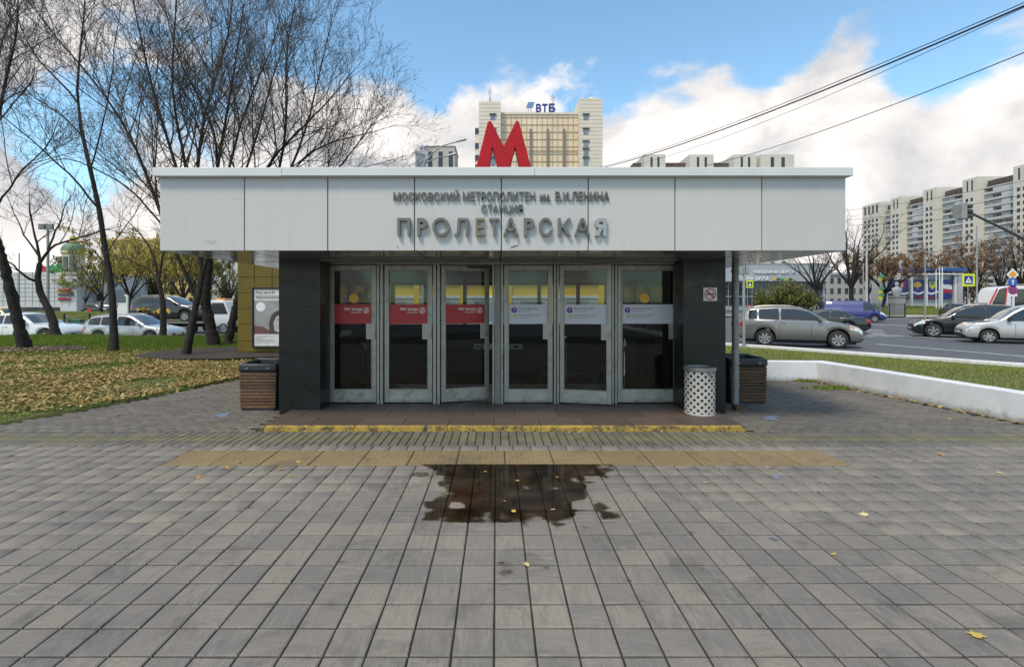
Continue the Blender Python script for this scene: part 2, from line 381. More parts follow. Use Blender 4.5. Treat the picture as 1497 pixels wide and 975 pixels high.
for k in range(8):
    v = tv.copy(); v[8:, :2] += RNG.normal(0, .0012, (4, 2)); v[4:8, :2] += RNG.normal(0, .0008, (4, 2))
    tile_meshes.append(make_mesh('paving_tile', v, tf, M['tile']))
for k, c in enumerate(tl):
    o = link('paving_tile', tile_meshes[int(RNG.integers(8))], plaza); o.location = (c[0], c[1], RNG.normal(0, .0008)); o.rotation_euler = (RNG.normal(0, .006), RNG.normal(0, .006), 0)
V, Fc = scatter_blocks(rest); tag(link('far_paving_tiles', make_mesh_np('far_paving_tiles', V, Fc, M['tile']), plaza), kind='stuff')
# tactile slabs with studs
def tactile_mesh():
    v, f = block_geo(.5, .5); b = MB(); b.add(v, [tuple(q) for q in f])
    for i in range(8):
        for j in range(8):
            b.lathe([(.017, -.001), (.015, .003), (.011, .0045), (0.0005, .0045)], 6, (-.21+.06*i, -.21+.06*j, 0))
    return make_mesh('tactile_slab', b.v, b.f, M['tactile'])
tm = tactile_mesh()
for k in range(14):
    o = link('tactile_slab', tm, plaza); o.location = (TAC[0]+.25+.5*k, (TAC[2]+TAC[3])/2, .001+RNG.normal(0, .001))
# three rows of small bricks, then stretcher rows
far_b, far_g = [], []
bv, bf = block_geo(.1, .2, gap=.006)
brick_me = {0: make_mesh('brick', bv, bf, M['brick']), 1: make_mesh('brick', bv, bf, M['brick_green'])}
for r in range(3):
    for i in range(-110, 95):
        cx, cy = .1*i + 0, 5.668 + .1 + .2*r
        if abs(cx) < 3.3:
            o = link('brick', brick_me[1 if r == 1 else 0], plaza); o.location = (cx, cy, RNG.normal(0, .001)); o.rotation_euler = (RNG.normal(0, .006), RNG.normal(0, .006), RNG.normal(0, .01))
        else: (far_g if r == 1 else far_b).append((cx, cy, .1, .2))
for r in range(3):
    for i in range(-60, 50):
        cx, cy = .2*i + (.1 if r % 2 else 0), 6.268+.05+.1*r
        if cx > wall_x(cy)-.1 or (PX0-.1 < cx < PX1+.1) or cy > np.interp(cx, LE[:4, 0], LE[:4, 1])-.0: continue
        far_b.append((cx, cy, .2, .1))
for nm, it, mt in (('far_bricks', far_b, 'brick'), ('mossy_bricks', far_g, 'brick_green')):
    V, Fc = scatter_blocks(it); tag(link(nm, make_mesh_np(nm, V, Fc, M[mt]), plaza), kind='stuff')
# wavy interlocking pavers beside the pavilion
px = np.linspace(-.096, .096, 7); wav = np.array([0, .010, 0, -.010, 0, .010, 0])
top = [(x, .046+w) for x, w in zip(px, wav)]; bot = [(x, -.046+w) for x, w in zip(px[::-1], wav[::-1])]
ring = np.array(bot[::-1] + top[::-1])      # counter-clockwise
nr = len(ring); inn = ring*np.array([.95, .88])
WV = np.concatenate([np.c_[ring, np.full(nr, -.03)], np.c_[ring, np.full(nr, -.005)], np.c_[inn, np.zeros(nr)]])
WF = [(i, (i+1) % nr, (i+1) % nr+nr, i+nr) for i in range(nr)] + [(i+nr, (i+1) % nr+nr, (i+1) % nr+2*nr, i+2*nr) for i in range(nr)]
h2 = nr//2; WF += [(2*nr+i, 2*nr+i+1, 2*nr+nr-2-i, 2*nr+nr-1-i) for i in range(h2-1)]
WF = np.array(WF); Vs, Fs = [], []; b = 0
for r in range(78):
    for i in range(-40, 42):
        cx, cy = .2*i + (.1 if r % 2 else 0), 6.575+.1*r
        if (cx < lawn_x(cy)+.06) or (-2.98 < cx < 3.14) or cy > 14 : continue
        if cx > 0 and (cy > 10.2 or cx > wall_x(cy)-.14): continue
        if cy < PY0+1.5 and PX0-.1 < cx < PX1+.1: continue
        v = WV + np.array([cx, cy, RNG.normal(0, .0012)]); v[:, 2] += (v[:, 0]-cx)*RNG.normal(0, .012) + (v[:, 1]-cy)*RNG.normal(0, .02)
        Vs.append(v); Fs.append(WF+b); b += len(WV)
tag(link('wavy_pavers', make_mesh_np('wavy_pavers', np.concatenate(Vs), np.concatenate(Fs), M['wave']), plaza), kind='stuff')

# ------------------------------------------------------------------ puddle: a water film with an uneven edge
from mathutils import noise as mnoise
def puddle_mesh():
    x0, x1, y0, y1, st = -1.1, 1.45, 2.5, 5.02, .02
    nx_, ny_ = int((x1-x0)/st)+1, int((y1-y0)/st)+1; W_ = np.zeros((ny_, nx_)); rt = np.random.default_rng(21); RT = rt.uniform(-.35, 1.7, (40, 40)); RT[:, :] = np.where(rt.uniform(0, 1, (40, 40)) < .3, -.4, RT)
    spots_ = ((1.05, 4.86, .10), (-.74, 4.72, .06), (.06, 3.02, .045), (.03, 3.10, .035), (.80, 2.92, .035), (1.12, 3.35, .04), (-1.0, 3.12, .035))
    for j in range(ny_):
        for i in range(nx_):
            x, y = x0+i*st, y0+j*st; t = (4.97-y)/1.25
            d = min((x+.64-.20*t)/.3, (.98-.20*t-x)/.35, (1.10-t)/.3, 1.0)
            n = mnoise.fractal(Vector((x*2.4+3, y*2.4, 1.3)), .9, 2.1, 6)*.75 + mnoise.fractal(Vector((x*9, y*9, 4.1)), 1, 2, 3)*.25
            fx, fy = ((x-TX)/.2) % 1, ((y-TY)/.2) % 1; crown = min(1, 3.2*min(fx, 1-fx, fy, 1-fy)*1.2)
            w = d + n*1.0 - crown*RT[int((y-TY)/.2) % 40, int((x-TX)/.2) % 40]*max(0, t*1.05-.05+.25*max(0, abs(x-.12)-.35)) - max(0, t-.85)
            for (sx, sy, sr) in spots_: w = max(w, min(.05, (sr-math.hypot(x-sx, (y-sy)*1.4)-n*.13)*7))
            W_[j, i] = w
    V = []; idx = {}; Fc = []; A_ = []
    def vid(i, j):
        if (i, j) not in idx: idx[(i, j)] = len(V); V.append((x0+i*st, y0+j*st, .0045)); A_.append(float(W_[j, i]))
        return idx[(i, j)]
    for j in range(ny_-1):
        for i in range(nx_-1):
            if W_[j:j+2, i:i+2].max() > -.35: Fc.append((vid(i, j), vid(i+1, j), vid(i+1, j+1), vid(i, j+1)))
    return V, Fc, A_
V, Fc, wet_a = puddle_mesh()
m = MT('water_film'); m.t.nodes.remove(m.b); at = m.n('ShaderNodeAttribute', attribute_name='wet'); pos_ = m.pos()
wv = m.math('ADD', at.outputs['Fac'], m.math('MULTIPLY', m.math('SUBTRACT', m.noise(pos_, 26, 6, .65), .5), .35))
damp = m.n('ShaderNodeMapRange', interpolation_type='SMOOTHSTEP'); m.l(wv, damp.inputs[0]); damp.inputs[1].default_value = -.12; damp.inputs[2].default_value = .16
pool = m.n('ShaderNodeMapRange', interpolation_type='SMOOTHSTEP'); m.l(wv, pool.inputs[0]); pool.inputs[1].default_value = .10; pool.inputs[2].default_value = .34
tr = m.n('ShaderNodeBsdfTransparent'); deep = m.ramp(m.noise(pos_, 3, 5, .6), [(.35, (.27, .23, .18)), (.65, (.52, .47, .41))])
m.l(m.mix(pool.outputs[0], m.mix(damp.outputs[0], (1, 1, 1), (.50, .46, .41)), deep), tr.inputs[0])
gl = m.n('ShaderNodeBsdfGlossy'); gl.inputs['Roughness'].default_value = .04; fr = m.n('ShaderNodeFresnel'); fr.inputs[0].default_value = 1.33
bp = m.n('ShaderNodeBump'); bp.inputs['Strength'].default_value = .05; bp.inputs['Distance'].default_value = .01; m.l(m.noise(pos_, 9, 3, .5), bp.inputs['Height']); m.l(bp.outputs[0], gl.inputs['Normal'])
mx = m.n('ShaderNodeMixShader'); m.l(m.math('MULTIPLY', fr.outputs[0], pool.outputs[0]), mx.inputs[0]); m.l(tr.outputs[0], mx.inputs[1]); m.l(gl.outputs[0], mx.inputs[2]); m.l(mx.outputs[0], m.out.inputs[0])
pme = make_mesh('puddle_water', V, Fc, m.m); pme.attributes.new('wet', 'FLOAT', 'POINT').data.foreach_set('value', wet_a)
tag(link('puddle_water', pme), kind='structure')

# ------------------------------------------------------------------ lawns
def in_poly(x, y, poly):
    c = np.zeros(len(x), bool); n = len(poly)
    for i in range(n):
        (x1, y1), (x2, y2) = poly[i], poly[(i+1) % n]
        with np.errstate(divide='ignore', invalid='ignore'):
            c ^= ((y1 > y) != (y2 > y)) & (x < (x2-x1)*(y-y1)/(y2-y1)+x1)
    return c
# left lawn: grid between the paving edge and the road
LFAR = 23.0
lawn_poly = LAWN_EDGE + [(-5.6, LFAR), (-40, LFAR)]
def lz(x, y):
    inside = np.minimum(1, np.maximum(0, (np.asarray(y)-np.interp(x, LE[:4, 0], LE[:4, 1]))/.5))
    return .025 + .05*np.sin(np.asarray(x)*.7)*np.sin(np.asarray(y)*.45)*inside + .02*inside
V, Fc = [], []; NR = 40
bx_ = [(-40, 5.4), (-30, 5.6), (-20, 5.8), (-14, 5.9), (-11.5, 6.08), (-9, 6.25), (-8, 6.44), (-6.7, 6.64)]
for k, (x, y0) in enumerate(bx_):
    for j in range(NR+1):
        y = y0 + (LFAR-y0)*(j/NR)**1.3; V.append((x, y, float(lz(x, y))))
    V.append((x, LFAR+1.1, -.52)); V.append((x, y0-.0, -.05))
w = NR+3
for k in range(len(bx_)-1):
    for j in range(NR+1): Fc.append((k*w+j, (k+1)*w+j, (k+1)*w+j+1, k*w+j+1))
    Fc.append((k*w+NR+2, (k+1)*w+NR+2, (k+1)*w, k*w))
b0 = len(V)
yy = [6.64, 7.0, 7.39, 7.8, 8.26, 9, 9.7, 10.6, 12, 14.2, 16, 18, 20, 22, LFAR, LFAR+1.1]
for y in yy:
    xr = lawn_x(y) if y < 14.2 else -5.4
    for q in range(4):
        x = -6.7 + (xr+6.7)*q/3; V.append((x, y, float(lz(x, y)) if y <= LFAR else -.52))
    V.append((xr, y, -.05))
for j in range(len(yy)-1):
    for q in range(4): Fc.append((b0+j*5+q, b0+j*5+q+1, b0+(j+1)*5+q+1, b0+(j+1)*5+q))
lawn = tag(link('lawn_west', make_mesh('lawn_west', V, Fc, M['lawn'], smooth=True)), kind='structure')
def blades(xy, z, h, wd, mat, name, lean=.5):
    n = len(xy); a = RNG.uniform(0, 2*np.pi, n); hh = h*RNG.uniform(.5, 1.3, n); la = RNG.uniform(0, 2*np.pi, n); ll = hh*lean*RNG.uniform(.2, 1.2, n)
    B = np.c_[xy, z]; dx = np.c_[np.cos(a), np.sin(a), np.zeros(n)]*(wd*RNG.uniform(.6, 1.4, n))[:, None]
    T = B + np.c_[np.cos(la)*ll, np.sin(la)*ll, hh]
    V = np.stack([B-dx, B+dx, T], 1).reshape(-1, 3)
    return make_mesh_np(name, V, np.arange(3*n).reshape(-1, 3), mat)
def sample(poly, n, x0, x1, y0, y1, power=1.0):
    x = RNG.uniform(x0, x1, n); y = y0 + (y1-y0)*RNG.uniform(0, 1, n)**power; k = in_poly(x, y, poly)
    vis = (np.abs(x/np.maximum(y, .1)) < 1.25); k &= vis
    return np.c_[x[k], y[k]]
xy = sample(lawn_poly, 260000, -24, -5.3, 5.9, LFAR, 1.0)
patch = np.array([mnoise.noise(Vector((x*.8, y*.8, 2))) for x, y in xy]); dens = .55+patch*.6 + .5*(xy[:, 1] > 14.5)
soilp = np.hypot((xy[:, 0]+8.3)/2.6, (xy[:, 1]-15.2)/2.0); trunkp = np.hypot((xy[:, 0]+15.6)/1.9, (xy[:, 1]-16.3)/1.2)
keep = (RNG.uniform(0, 1, len(xy)) < dens) & (soilp > 1) & (trunkp > 1); xy = xy[keep]
big = 1 + .05*(xy[:, 1]-8)
tag(link('lawn_grass', blades(xy, lz(xy[:, 0], xy[:, 1]), .055*big, .006*big, M['grass'], 'lawn_grass')), 'short green grass of the lawn under the bare trees', 'grass', kind='stuff')
# fallen leaves, thick on the nearer half
def leaf_geo():
    pts = np.array([(-.5, 0), (-.25, .28), (.05, .36), (.3, .2), (.55, 0), (.3, -.2), (.05, -.36), (-.25, -.28)])
    return np.c_[pts, .10*np.abs(pts[:, 1])+.05*pts[:, 0]**2]
LG = leaf_geo()
def leaves(xyz, size, mat, name, tilt=.35, full=False):
    n = len(xyz); s = size*RNG.uniform(.55, 1.35, n); a = RNG.uniform(0, 2*np.pi, n)
    ax = RNG.uniform(0, 2*np.pi, n); ti = RNG.normal(0, tilt, n) if not full else RNG.uniform(-1.5, 1.5, n)
    L = LG[None]*s[:, None, None]; ca, sa = np.cos(a)[:, None], np.sin(a)[:, None]
    X = L[..., 0]*ca-L[..., 1]*sa; Y = L[..., 0]*sa+L[..., 1]*ca; Z = L[..., 2]*RNG.choice([-1, 1, 2.5], n)[:, None]
    Z = Z + (X*np.cos(ax)[:, None]+Y*np.sin(ax)[:, None])*np.tan(ti*.9)[:, None].clip(-3, 3)
    V = np.stack([X+xyz[:, 0:1], Y+xyz[:, 1:2], Z+xyz[:, 2:3]], -1).reshape(-1, 3)
    return make_mesh_np(name, V, np.arange(8*n).reshape(-1, 8), mat)
xy = sample(lawn_poly, 190000, -20, -5.3, 6.0, 17.5, .9)
pn = np.array([mnoise.fractal(Vector((x*.55+7, y*.55, 5)), 1, 2, 4) for x, y in xy])
dn = np.clip(1.15-np.abs(xy[:, 1]-10.5)/6.0, 0.02, 1)*np.clip(.62+pn*1.2, .05, 1)
edge = np.clip((xy[:, 1]-np.interp(xy[:, 0], LE[:4, 0], LE[:4, 1]))/1.2, 0, 1); dn *= .2+.8*edge
soilp = np.hypot((xy[:, 0]+8.1)/2.4, (xy[:, 1]-15.0)/1.8); dn *= np.where(soilp < 1, .06, 1)
xy = xy[RNG.uniform(0, 1, len(xy)) < dn*.75]; sp_ = np.c_[RNG.uniform(-8.2, -5.2, 90), RNG.uniform(6.2, 11, 90)]; sp_ = sp_[~in_poly(sp_[:, 0], sp_[:, 1], lawn_poly)]; sp_ = sp_[[abs(a_-lawn_x(b_)) < RNG.exponential(.25) for a_, b_ in sp_]]; xy = np.concatenate([xy, sp_])
tag(link('leaf_litter', leaves(np.c_[xy, np.where(in_poly(xy[:, 0], xy[:, 1], lawn_poly), lz(xy[:, 0], xy[:, 1])+.035, .004)+RNG.uniform(0, .02, len(xy))], .056, M['litter'], 'leaf_litter')), 'yellow and brown fallen leaves strewn over the lawn', 'leaves', kind='stuff')
# bare soil by the trees
def soil(name, cx, cy, rx, ry, z):
    V = [(cx, cy, z+.015)]; n = 40
    for i in range(n):
        a = 2*math.pi*i/n; k = 1+.16*mnoise.noise(Vector((math.cos(a)*2, math.sin(a)*2, cx)))+.06*mnoise.noise(Vector((math.cos(a)*7, math.sin(a)*7, cx)))
        V.append((cx+rx*k*math.cos(a), cy+ry*k*math.sin(a), z))
    tag(link(name, make_mesh(name, V, [(0, 1+i, 1+(i+1) % n) for i in range(n)], M['soil'])), kind='structure')
soil('soil_ground', -8.2, 15.2, 2.5, 1.9, .105); soil('soil_ground', -15.6, 16.3, 1.8, 1.1, .10)
# right lawn behind the low wall
K0, K1 = (10.25, 20.8), (15.2, 14.2)         # kerb line
KD = Vector((K1[0]-K0[0], K1[1]-K0[1])).normalized(); KN = Vector((-KD.y, KD.x))      # KN points to the road side
A = Vector(K0) - KD*14; B = Vector(K1) + KD*9
def rz(x, y):
    d = ((x-K0[0])*KN.x + (y-K0[1])*KN.y)      # 0 at the kerb, negative towards the plaza
    return float(-.24 + .36*smooth(0.2, 6.0, -d))
n = 26; V, Fc = [], []
left = [(4.3, 17.0), (4.3, 10.55), (6.75, 10.42), (7.32, 6.75), (7.85, 3.0), (9, 0)]
la = np.array(left); seg = np.r_[0, np.cumsum(np.hypot(*np.diff(la, axis=0).T))]
for i in range(n+1):
    t = i/n; s_ = t*seg[-1]; lx, ly = np.interp(s_, seg, la[:, 0]), np.interp(s_, seg, la[:, 1]); r = A.lerp(B, t)
    for j in range(9):
        q = j/8; x, y = lx+(r.x-lx)*q, ly+(r.y-ly)*q; V.append((x, y, rz(x, y)))
for i in range(n):
    for j in range(8): Fc.append((i*9+j, (i+1)*9+j, (i+1)*9+j+1, i*9+j+1))
Fc = [f[::-1] for f in Fc] if (Vector(V[Fc[0][1]])-Vector(V[Fc[0][0]])).cross(Vector(V[Fc[0][2]])-Vector(V[Fc[0][0]])).z < 0 else Fc
tag(link('lawn_east', make_mesh('lawn_east', V, Fc, M['lawn'], smooth=True)), kind='structure')
rp = left + [tuple(B), tuple(A)]
xy = sample(rp, 160000, 4.3, 20, 2, 26); z = np.array([rz(x, y) for x, y in xy])
tag(link('verge_grass', blades(xy, z, .05, .006, M['grass_right'], 'verge_grass', .9)), 'pale green grass strip between the low white wall and road', 'grass', kind='stuff')
# kerbs
def strip(name, pts, w, z0, z1, mat, parent=None, kind='structure'):
    """a low bar of constant width along a polyline on the ground"""
    b = MB(); k = len(pts); L = []
    for i, p in enumerate(pts):
        a = Vector(pts[max(i-1, 0)][:2]); c = Vector(pts[min(i+1, k-1)][:2]); t = (c-a).normalized(); nrm = Vector((-t.y, t.x))
        q = Vector(p[:2]); L.append((q+nrm*w/2, q-nrm*w/2))
    for i in range(k-1):
        (a, c), (e, g) = L[i], L[i+1]
        b.add([(*a, z0), (*c, z0), (*g, z0), (*e, z0), (*a, z1), (*c, z1), (*g, z1), (*e, z1)], [(0,3,2,1)[::-1], (4,5,6,7), (1,2,6,5), (3,0,4,7), (0,1,5,4), (2,3,7,6)])
    return tag(b.build(name, mat, parent, bevel=.015 if z1-z0 > .05 else 0), kind=kind)
strip('kerb', [tuple(A+KN*.09), tuple((A+B)/2+KN*.09), tuple(B+KN*.09)], .34, -.4, -.135, M['kerb'])
strip('kerb', [(-40, LFAR+1.2), (-22, LFAR+1.2), (-6, LFAR+1.25)], .16, -.6, -.36, M['kerb'])
# road markings on the right carriageway
def mark(pts, w=.14, mat='line', z=-.296):
    strip('road_marking', pts, w, z-.001, z+.003, M[mat])
def rm(u, v): d = gd(v, -.3); return (WX(u, d), d)
mark([rm(1262, 487.5), rm(1497, 502), rm(1640, 511)], .16); mark([rm(1282, 503), rm(1497, 521), rm(1600, 530)], .14)
mark([rm(1150, 472), rm(1345, 476.5)], .5, 'line_y'); mark([rm(1245, 493), rm(1340, 491)], .12)
for k in range(5): mark([rm(1262+k*2, 482.5+k*2.4), rm(1290+k*2, 482.6+k*2.4)], .25)
mark([rm(1230, 470), rm(1360, 463)], .2); mark([rm(1310, 466), rm(1500, 470)], .2)
# low white wall
wl = MB(); 
def wall_geo(pts, th, z0, z1):
    k = len(pts); L = []
    for i, p in enumerate(pts):
        a = Vector(pts[max(i-1, 0)]); c = Vector(pts[min(i+1, k-1)]); t = (c-a).normalized(); nr_ = Vector((-t.y, t.x)); q = Vector(p)
        if 0 < i < k-1:
            t1 = (q-a).normalized(); cs = max(.4, (Vector((-t1.y, t1.x))).dot(nr_))
        else: cs = 1
        L.append((q, q+nr_*th/cs))
    return L
Lw = wall_geo(WALL, .24, 0, 0)
for i in range(len(Lw)-1):
    (a, c), (e, g) = Lw[i], Lw[i+1]; z0, z1 = -.1, .40
    wl.add([(*a, z0), (*c, z0), (*g, z0), (*e, z0), (*a, z1), (*c, z1), (*g, z1), (*e, z1)], [(0,1,2,3), (4,7,6,5), (4,7,3,0), (1,2,6,5)] + ([(0,1,5,4)] if i == 0 else []) + ([(2,3,7,6)] if i == len(Lw)-2 else []))
m = MT('whitewash'); p_ = m.pos(); n_ = m.noise(p_, 2.2, 8, .6); n3 = m.noise(p_, 7, 8, .7, .8)
c_ = m.mix(m.mr(n3, .55, .75, 0, .35), m.ramp(n_, [(.3, (.56, .58, .60)), (.7, (.70, .72, .74))]), (.36, .35, .34))
zz = m.n('ShaderNodeSeparateXYZ'); m.l(p_, zz.inputs[0]); gr = m.math('ADD', m.math('MULTIPLY', zz.outputs[2], -9), m.math('MULTIPLY', n3, 2.0))
c_ = m.mix(m.mr(gr, .1, 1.1, 0, .75), c_, (.16, .14, .11)); m.set(Base_Color=c_, Roughness=.85).bump(m.noise(p_, 60, 6, .7), .4, .006)
w_o = wl.build('low_wall', m.m, bevel=.012, segs=2); tag(w_o, 'low whitewashed retaining wall bending round the green verge', 'wall')

# ------------------------------------------------------------------ metro pavilion
m = MT('white_panel'); o_ = m.pos(); oi = m.n('ShaderNodeObjectInfo'); stv = m.noise(o_, 3.0, 7, .7, .2, (4, 4, .35)); bl_ = m.noise(o_, .9, 4, .5); sp_ = m.noise(o_, 45, 5, .7)
pc = m.mix(m.mr(stv, .52, .78, 0, .30), (.505, .497, .478), (.36, .345, .315)); pc = m.mix(m.mr(sp_, .68, .78, 0, .35), pc, (.30, .28, .25)); pc = m.mix(1, pc, m.ramp(oi.outputs['Random'], [(0, (.95, .955, .96)), (1, (1.03, 1.02, 1.0))]), 'MULTIPLY')
m.set(Base_Color=pc, Roughness=m.mr(bl_, .3, .7, .24, .40), Specular_IOR_Level=.4).bump(bl_, .25, .012); M['panel'] = m.m
M['coping'] = pm('coping_metal', (.60, .60, .595), .4, var=.04, scale=2, dirt=((.5, .5, .48), .35))
M['soffit'] = pm('soffit_metal', (.52, .53, .52), .13, .75, var=.12, scale=2.5, dirt=((.22, .21, .19), .5))
m = MT('black_granite'); o_ = m.pos(); v_ = m.n('ShaderNodeTexVoronoi'); m.l(o_, v_.inputs['Vector']); v_.inputs['Scale'].default_value = 160
m.set(Base_Color=m.mix(m.mr(m.noise(o_, 3, 8, .7, .5), .55, .78, 0, .5), m.ramp(v_.outputs['Color'], [(.2, (.006, .006, .0065)), (.9, (.020, .019, .020))]), (.035, .035, .038)), Roughness=m.mr(m.noise(o_, 4, 6, .6), .3, .7, .22, .45), Specular_IOR_Level=.4); M['granite'] = m.m
m = MT('granite_slab'); o_ = m.pos(); n_ = m.noise(o_, 220, 3, .7); g_ = m.noise(o_, 1.6, 7, .65); oi = m.n('ShaderNodeObjectInfo')
m.set(Base_Color=m.mix(1, m.mix(m.mr(g_, .35, .7, 0, .6), m.ramp(n_, [(.3, (.055, .040, .034)), (.7, (.145, .105, .088))]), (.075, .06, .052)), m.ramp(oi.outputs['Random'], [(0, (.8, .8, .8)), (1, (1.15, 1.12, 1.1))]), 'MULTIPLY'), Roughness=m.mr(g_, .3, .7, .35, .7)); M['slab'] = m.m
m = MT('worn_yellow_paint'); o_ = m.pos(); n_ = m.noise(o_, 7, 9, .72, .8); n2_ = m.noise(o_, 40, 6, .7)
m.set(Base_Color=m.mix(m.mr(m.math('ADD', n_, m.math('MULTIPLY', n2_, .4)), .63, .82, 0, 1), (.42, .28, .05), (.055, .045, .035)), Roughness=.8).bump(n2_, .4, .005); M['yellow_edge'] = m.m
M['alu'] = pm('dull_aluminium', (.33, .32, .295), .42, .5, var=.14, scale=9, dirt=((.15, .12, .09), .6))
M['alu_dark'] = pm('grimy_aluminium', (.20, .195, .185), .5, .4, var=.15, scale=8, dirt=((.10, .09, .08), .5))
m = MT('kick_plate'); o_ = m.pos(); n_ = m.noise(o_, 6, 8, .7, .6); m.set(Base_Color=m.ramp(n_, [(.3, (.42, .41, .39)), (.55, (.34, .32, .28)), (.75, (.13, .11, .09))]), Roughness=.5, Metallic=.35); M['kick'] = m.m
M['glass'] = glass('door_glass', (.70, .72, .71), .8, .005, 1.40)
M['glass_side'] = glass('side_glass', (.88, .9, .9), .8, .01, 1.3)
M['dark_room'] = pm('dark_interior', (.055, .054, .055), .5, var=.3, scale=2)
M['dark_floor'] = pm('dark_floor', (.05, .047, .044), .4, var=.3, scale=3)
M['sill'] = pm('marble_sill', (.55, .55, .54), .3, var=.1, scale=3)
M['red'] = paint((.40, .012, .018), .4, var=.06); M['white'] = paint((.74, .74, .75), .45, var=.05); M['black'] = paint((.012, .012, .013), .45)
M['lilac'] = paint((.50, .49, .55), .4, var=.05); M['purple'] = paint((.10, .02, .22), .4); M['lime'] = paint((.33, .40, .03), .4); M['ink'] = paint((.03, .025, .04), .5)
M['amber'] = paint((.62, .33, .01), .4, var=.06); M['chrome'] = pm('chrome', (.6, .6, .6), .12, 1, var=.05)
M['letter'] = pm('oxidised_letter_metal', (.17, .16, .145), .4, .5, var=.3, scale=7, dirt=((.12, .10, .07), .5))
M['letter_pale'] = pm('pale_letter_metal', (.36, .355, .34), .4, .5, var=.2, scale=7)
M['letter_brass'] = pm('brassy_letter_metal', (.22, .195, .11), .4, .5, var=.25, scale=9)
M['letter_small'] = pm('small_letter_metal', (.15, .14, .12), .4, .5, var=.25, scale=12)

FY, SZ, RB = 6.0, 2.275, 14.6                 # fascia face, soffit height, rear of the roof
PT = WZ(258, FY)                               # top of the panels
pav = empty('metro_pavilion', (0, DY, 0), 0, 'low white and black metro entrance pavilion with six glass doors and metal lettering', 'pavilion')
seams = [233, 357.3, 479, 606, 733, 860, 987, 1114, 1237]
fx = [WX(u, FY) for u in seams]; g = .006
fx[0] -= .0; FXL, FXR = fx[0], fx[-1]
for i in range(8):
    bx('fascia_panel', fx[i]+g, fx[i+1]-g, FY+RNG.normal(0, .0012), FY+.03, SZ, PT, M['panel'], pav, bevel=.004)
ns = 8; ln = (RB-FY-.04)/ns
for X, s in ((FXL, 1), (FXR, -1)):
    for k in range(ns):
        bx('fascia_panel', X, X+s*.03, FY+.036+ln*k+g, FY+.036+ln*(k+1)-g, SZ, PT, M['panel'], pav, bevel=.004)
for i in range(8): bx('fascia_panel', fx[i]+g, fx[i+1]-g, RB-.03, RB, SZ, PT, M['panel'], pav)
bx('roof_core', FXL+.04, FXR-.04, FY+.034, RB-.034, SZ+.03, PT-.01, M['dark_room'], pav)
# coping in lengths, with one joint slightly out of line
cx = [WX(222, 5.92), WX(412, 5.92), WX(782, 5.92), WX(1248, 5.92)]; CZ0, CZ1 = WZ(257.2, 5.92), WZ(244.5, 5.92)
for i in range(3):
    bx('coping', cx[i]+.001, cx[i+1]-.001, 5.92-.002*(i % 2), 6.3, CZ0-.003*(i == 0), CZ1-.004*(i == 0), M['coping'], pav, bevel=.006)
bx('coping', cx[0], cx[0]+.35, 6.302, RB+.08, CZ0, CZ1, M['coping'], pav, bevel=.006); bx('coping', cx[-1]-.35, cx[-1], 6.302, RB+.08, CZ0, CZ1, M['coping'], pav, bevel=.006)
bx('coping', cx[0]+.352, cx[-1]-.352, RB-.25, RB+.08, CZ0, CZ1, M['coping'], pav, bevel=.006)
bx('roof', cx[0]+.352, cx[-1]-.352, 6.302, RB-.252, PT-.008, PT+.05, M['joint'], pav)
# soffit: mirror-dull metal trays
srow = [FY+.032, 6.85, 7.66]
for i in range(8):
    for (a, b_) in ((FY+.032, 7.64),):
        bx('soffit_panel', fx[i]+.008, fx[i+1]-.008, a+.004, b_-.004, SZ+RNG.normal(0, .0015), SZ+.025, M['soffit'], pav, bevel=.003)
for (xa, xb) in ((FXL+.032, -3.19), (3.37, FXR-.032)):
    for k in range(6): bx('soffit_panel', xa, xb, 7.648+1.15*k, 7.64+1.15*(k+1), SZ+RNG.normal(0, .002), SZ+.025, M['soffit'], pav, bevel=.003)
# conduits and brackets under the soffit
for (x0, x1, y, z) in ((-2.55, -.2, 7.1, SZ-.02), (.1, 2.6, 7.1, SZ-.02), (-2.6, 2.7, 7.45, SZ-.015)):
    MB().tube([(x0, y, z), (x1, y, z)], .012, 6).build('conduit', M['alu_dark'], pav)
# entrance platform
plat = MB().box(PX0+.06, PX1-.06, PY0+.06, 9.55, -.09, .034).build('platform', M['joint'], pav)
ry = [PY0+.062, 6.78, 7.25, 7.72]
for r in range(3):
    x = PX0; off = (.0, .31, .12)[r]; first = True
    while x < PX1-.02:
        w_ = .6 if not first else .6-off
        x2 = min(x+w_, PX1); 
        if r or True: bx('slab', x+.003, x2-.003, ry[r]+.003, ry[r+1]-.003, .03, .06+RNG.normal(0, .0007), M['slab'], plat)
        x = x2; first = False
x = PX0
while x < PX1-.02:
    x2 = min(x+1.2, PX1); bx('yellow_edge', x+.002, x2-.002, PY0, PY0+.06, -.02, .0615, M['yellow_edge'], plat, bevel=.008); x = x2
# granite-clad piers
for (x0, x1, s) in ((-3.21, -2.60, 1), (2.755, 3.375, -1)):
    col = MB().box(x0+.012, x1-.012, 7.262, 8.2, 0, SZ).build('pier', M['joint'], pav)
    zs = [.03, .88, 1.58, SZ+.012]
    for k in range(3):
        bx('cladding_slab', x0, x1, 7.25, 7.2605, zs[k]+.002, zs[k+1]-.002, M['granite'], col)
        bx('cladding_slab', x1 if s > 0 else x0, (x1-.0105) if s > 0 else (x0+.0105), 7.262, 7.66, zs[k]+.002, zs[k+1]-.002, M['granite'], col)
        bx('cladding_slab', x0 if s > 0 else x1, (x0+.0105) if s > 0 else (x1-.0105), 7.262, 8.2, zs[k]+.002, zs[k+1]-.002, M['granite'], col)
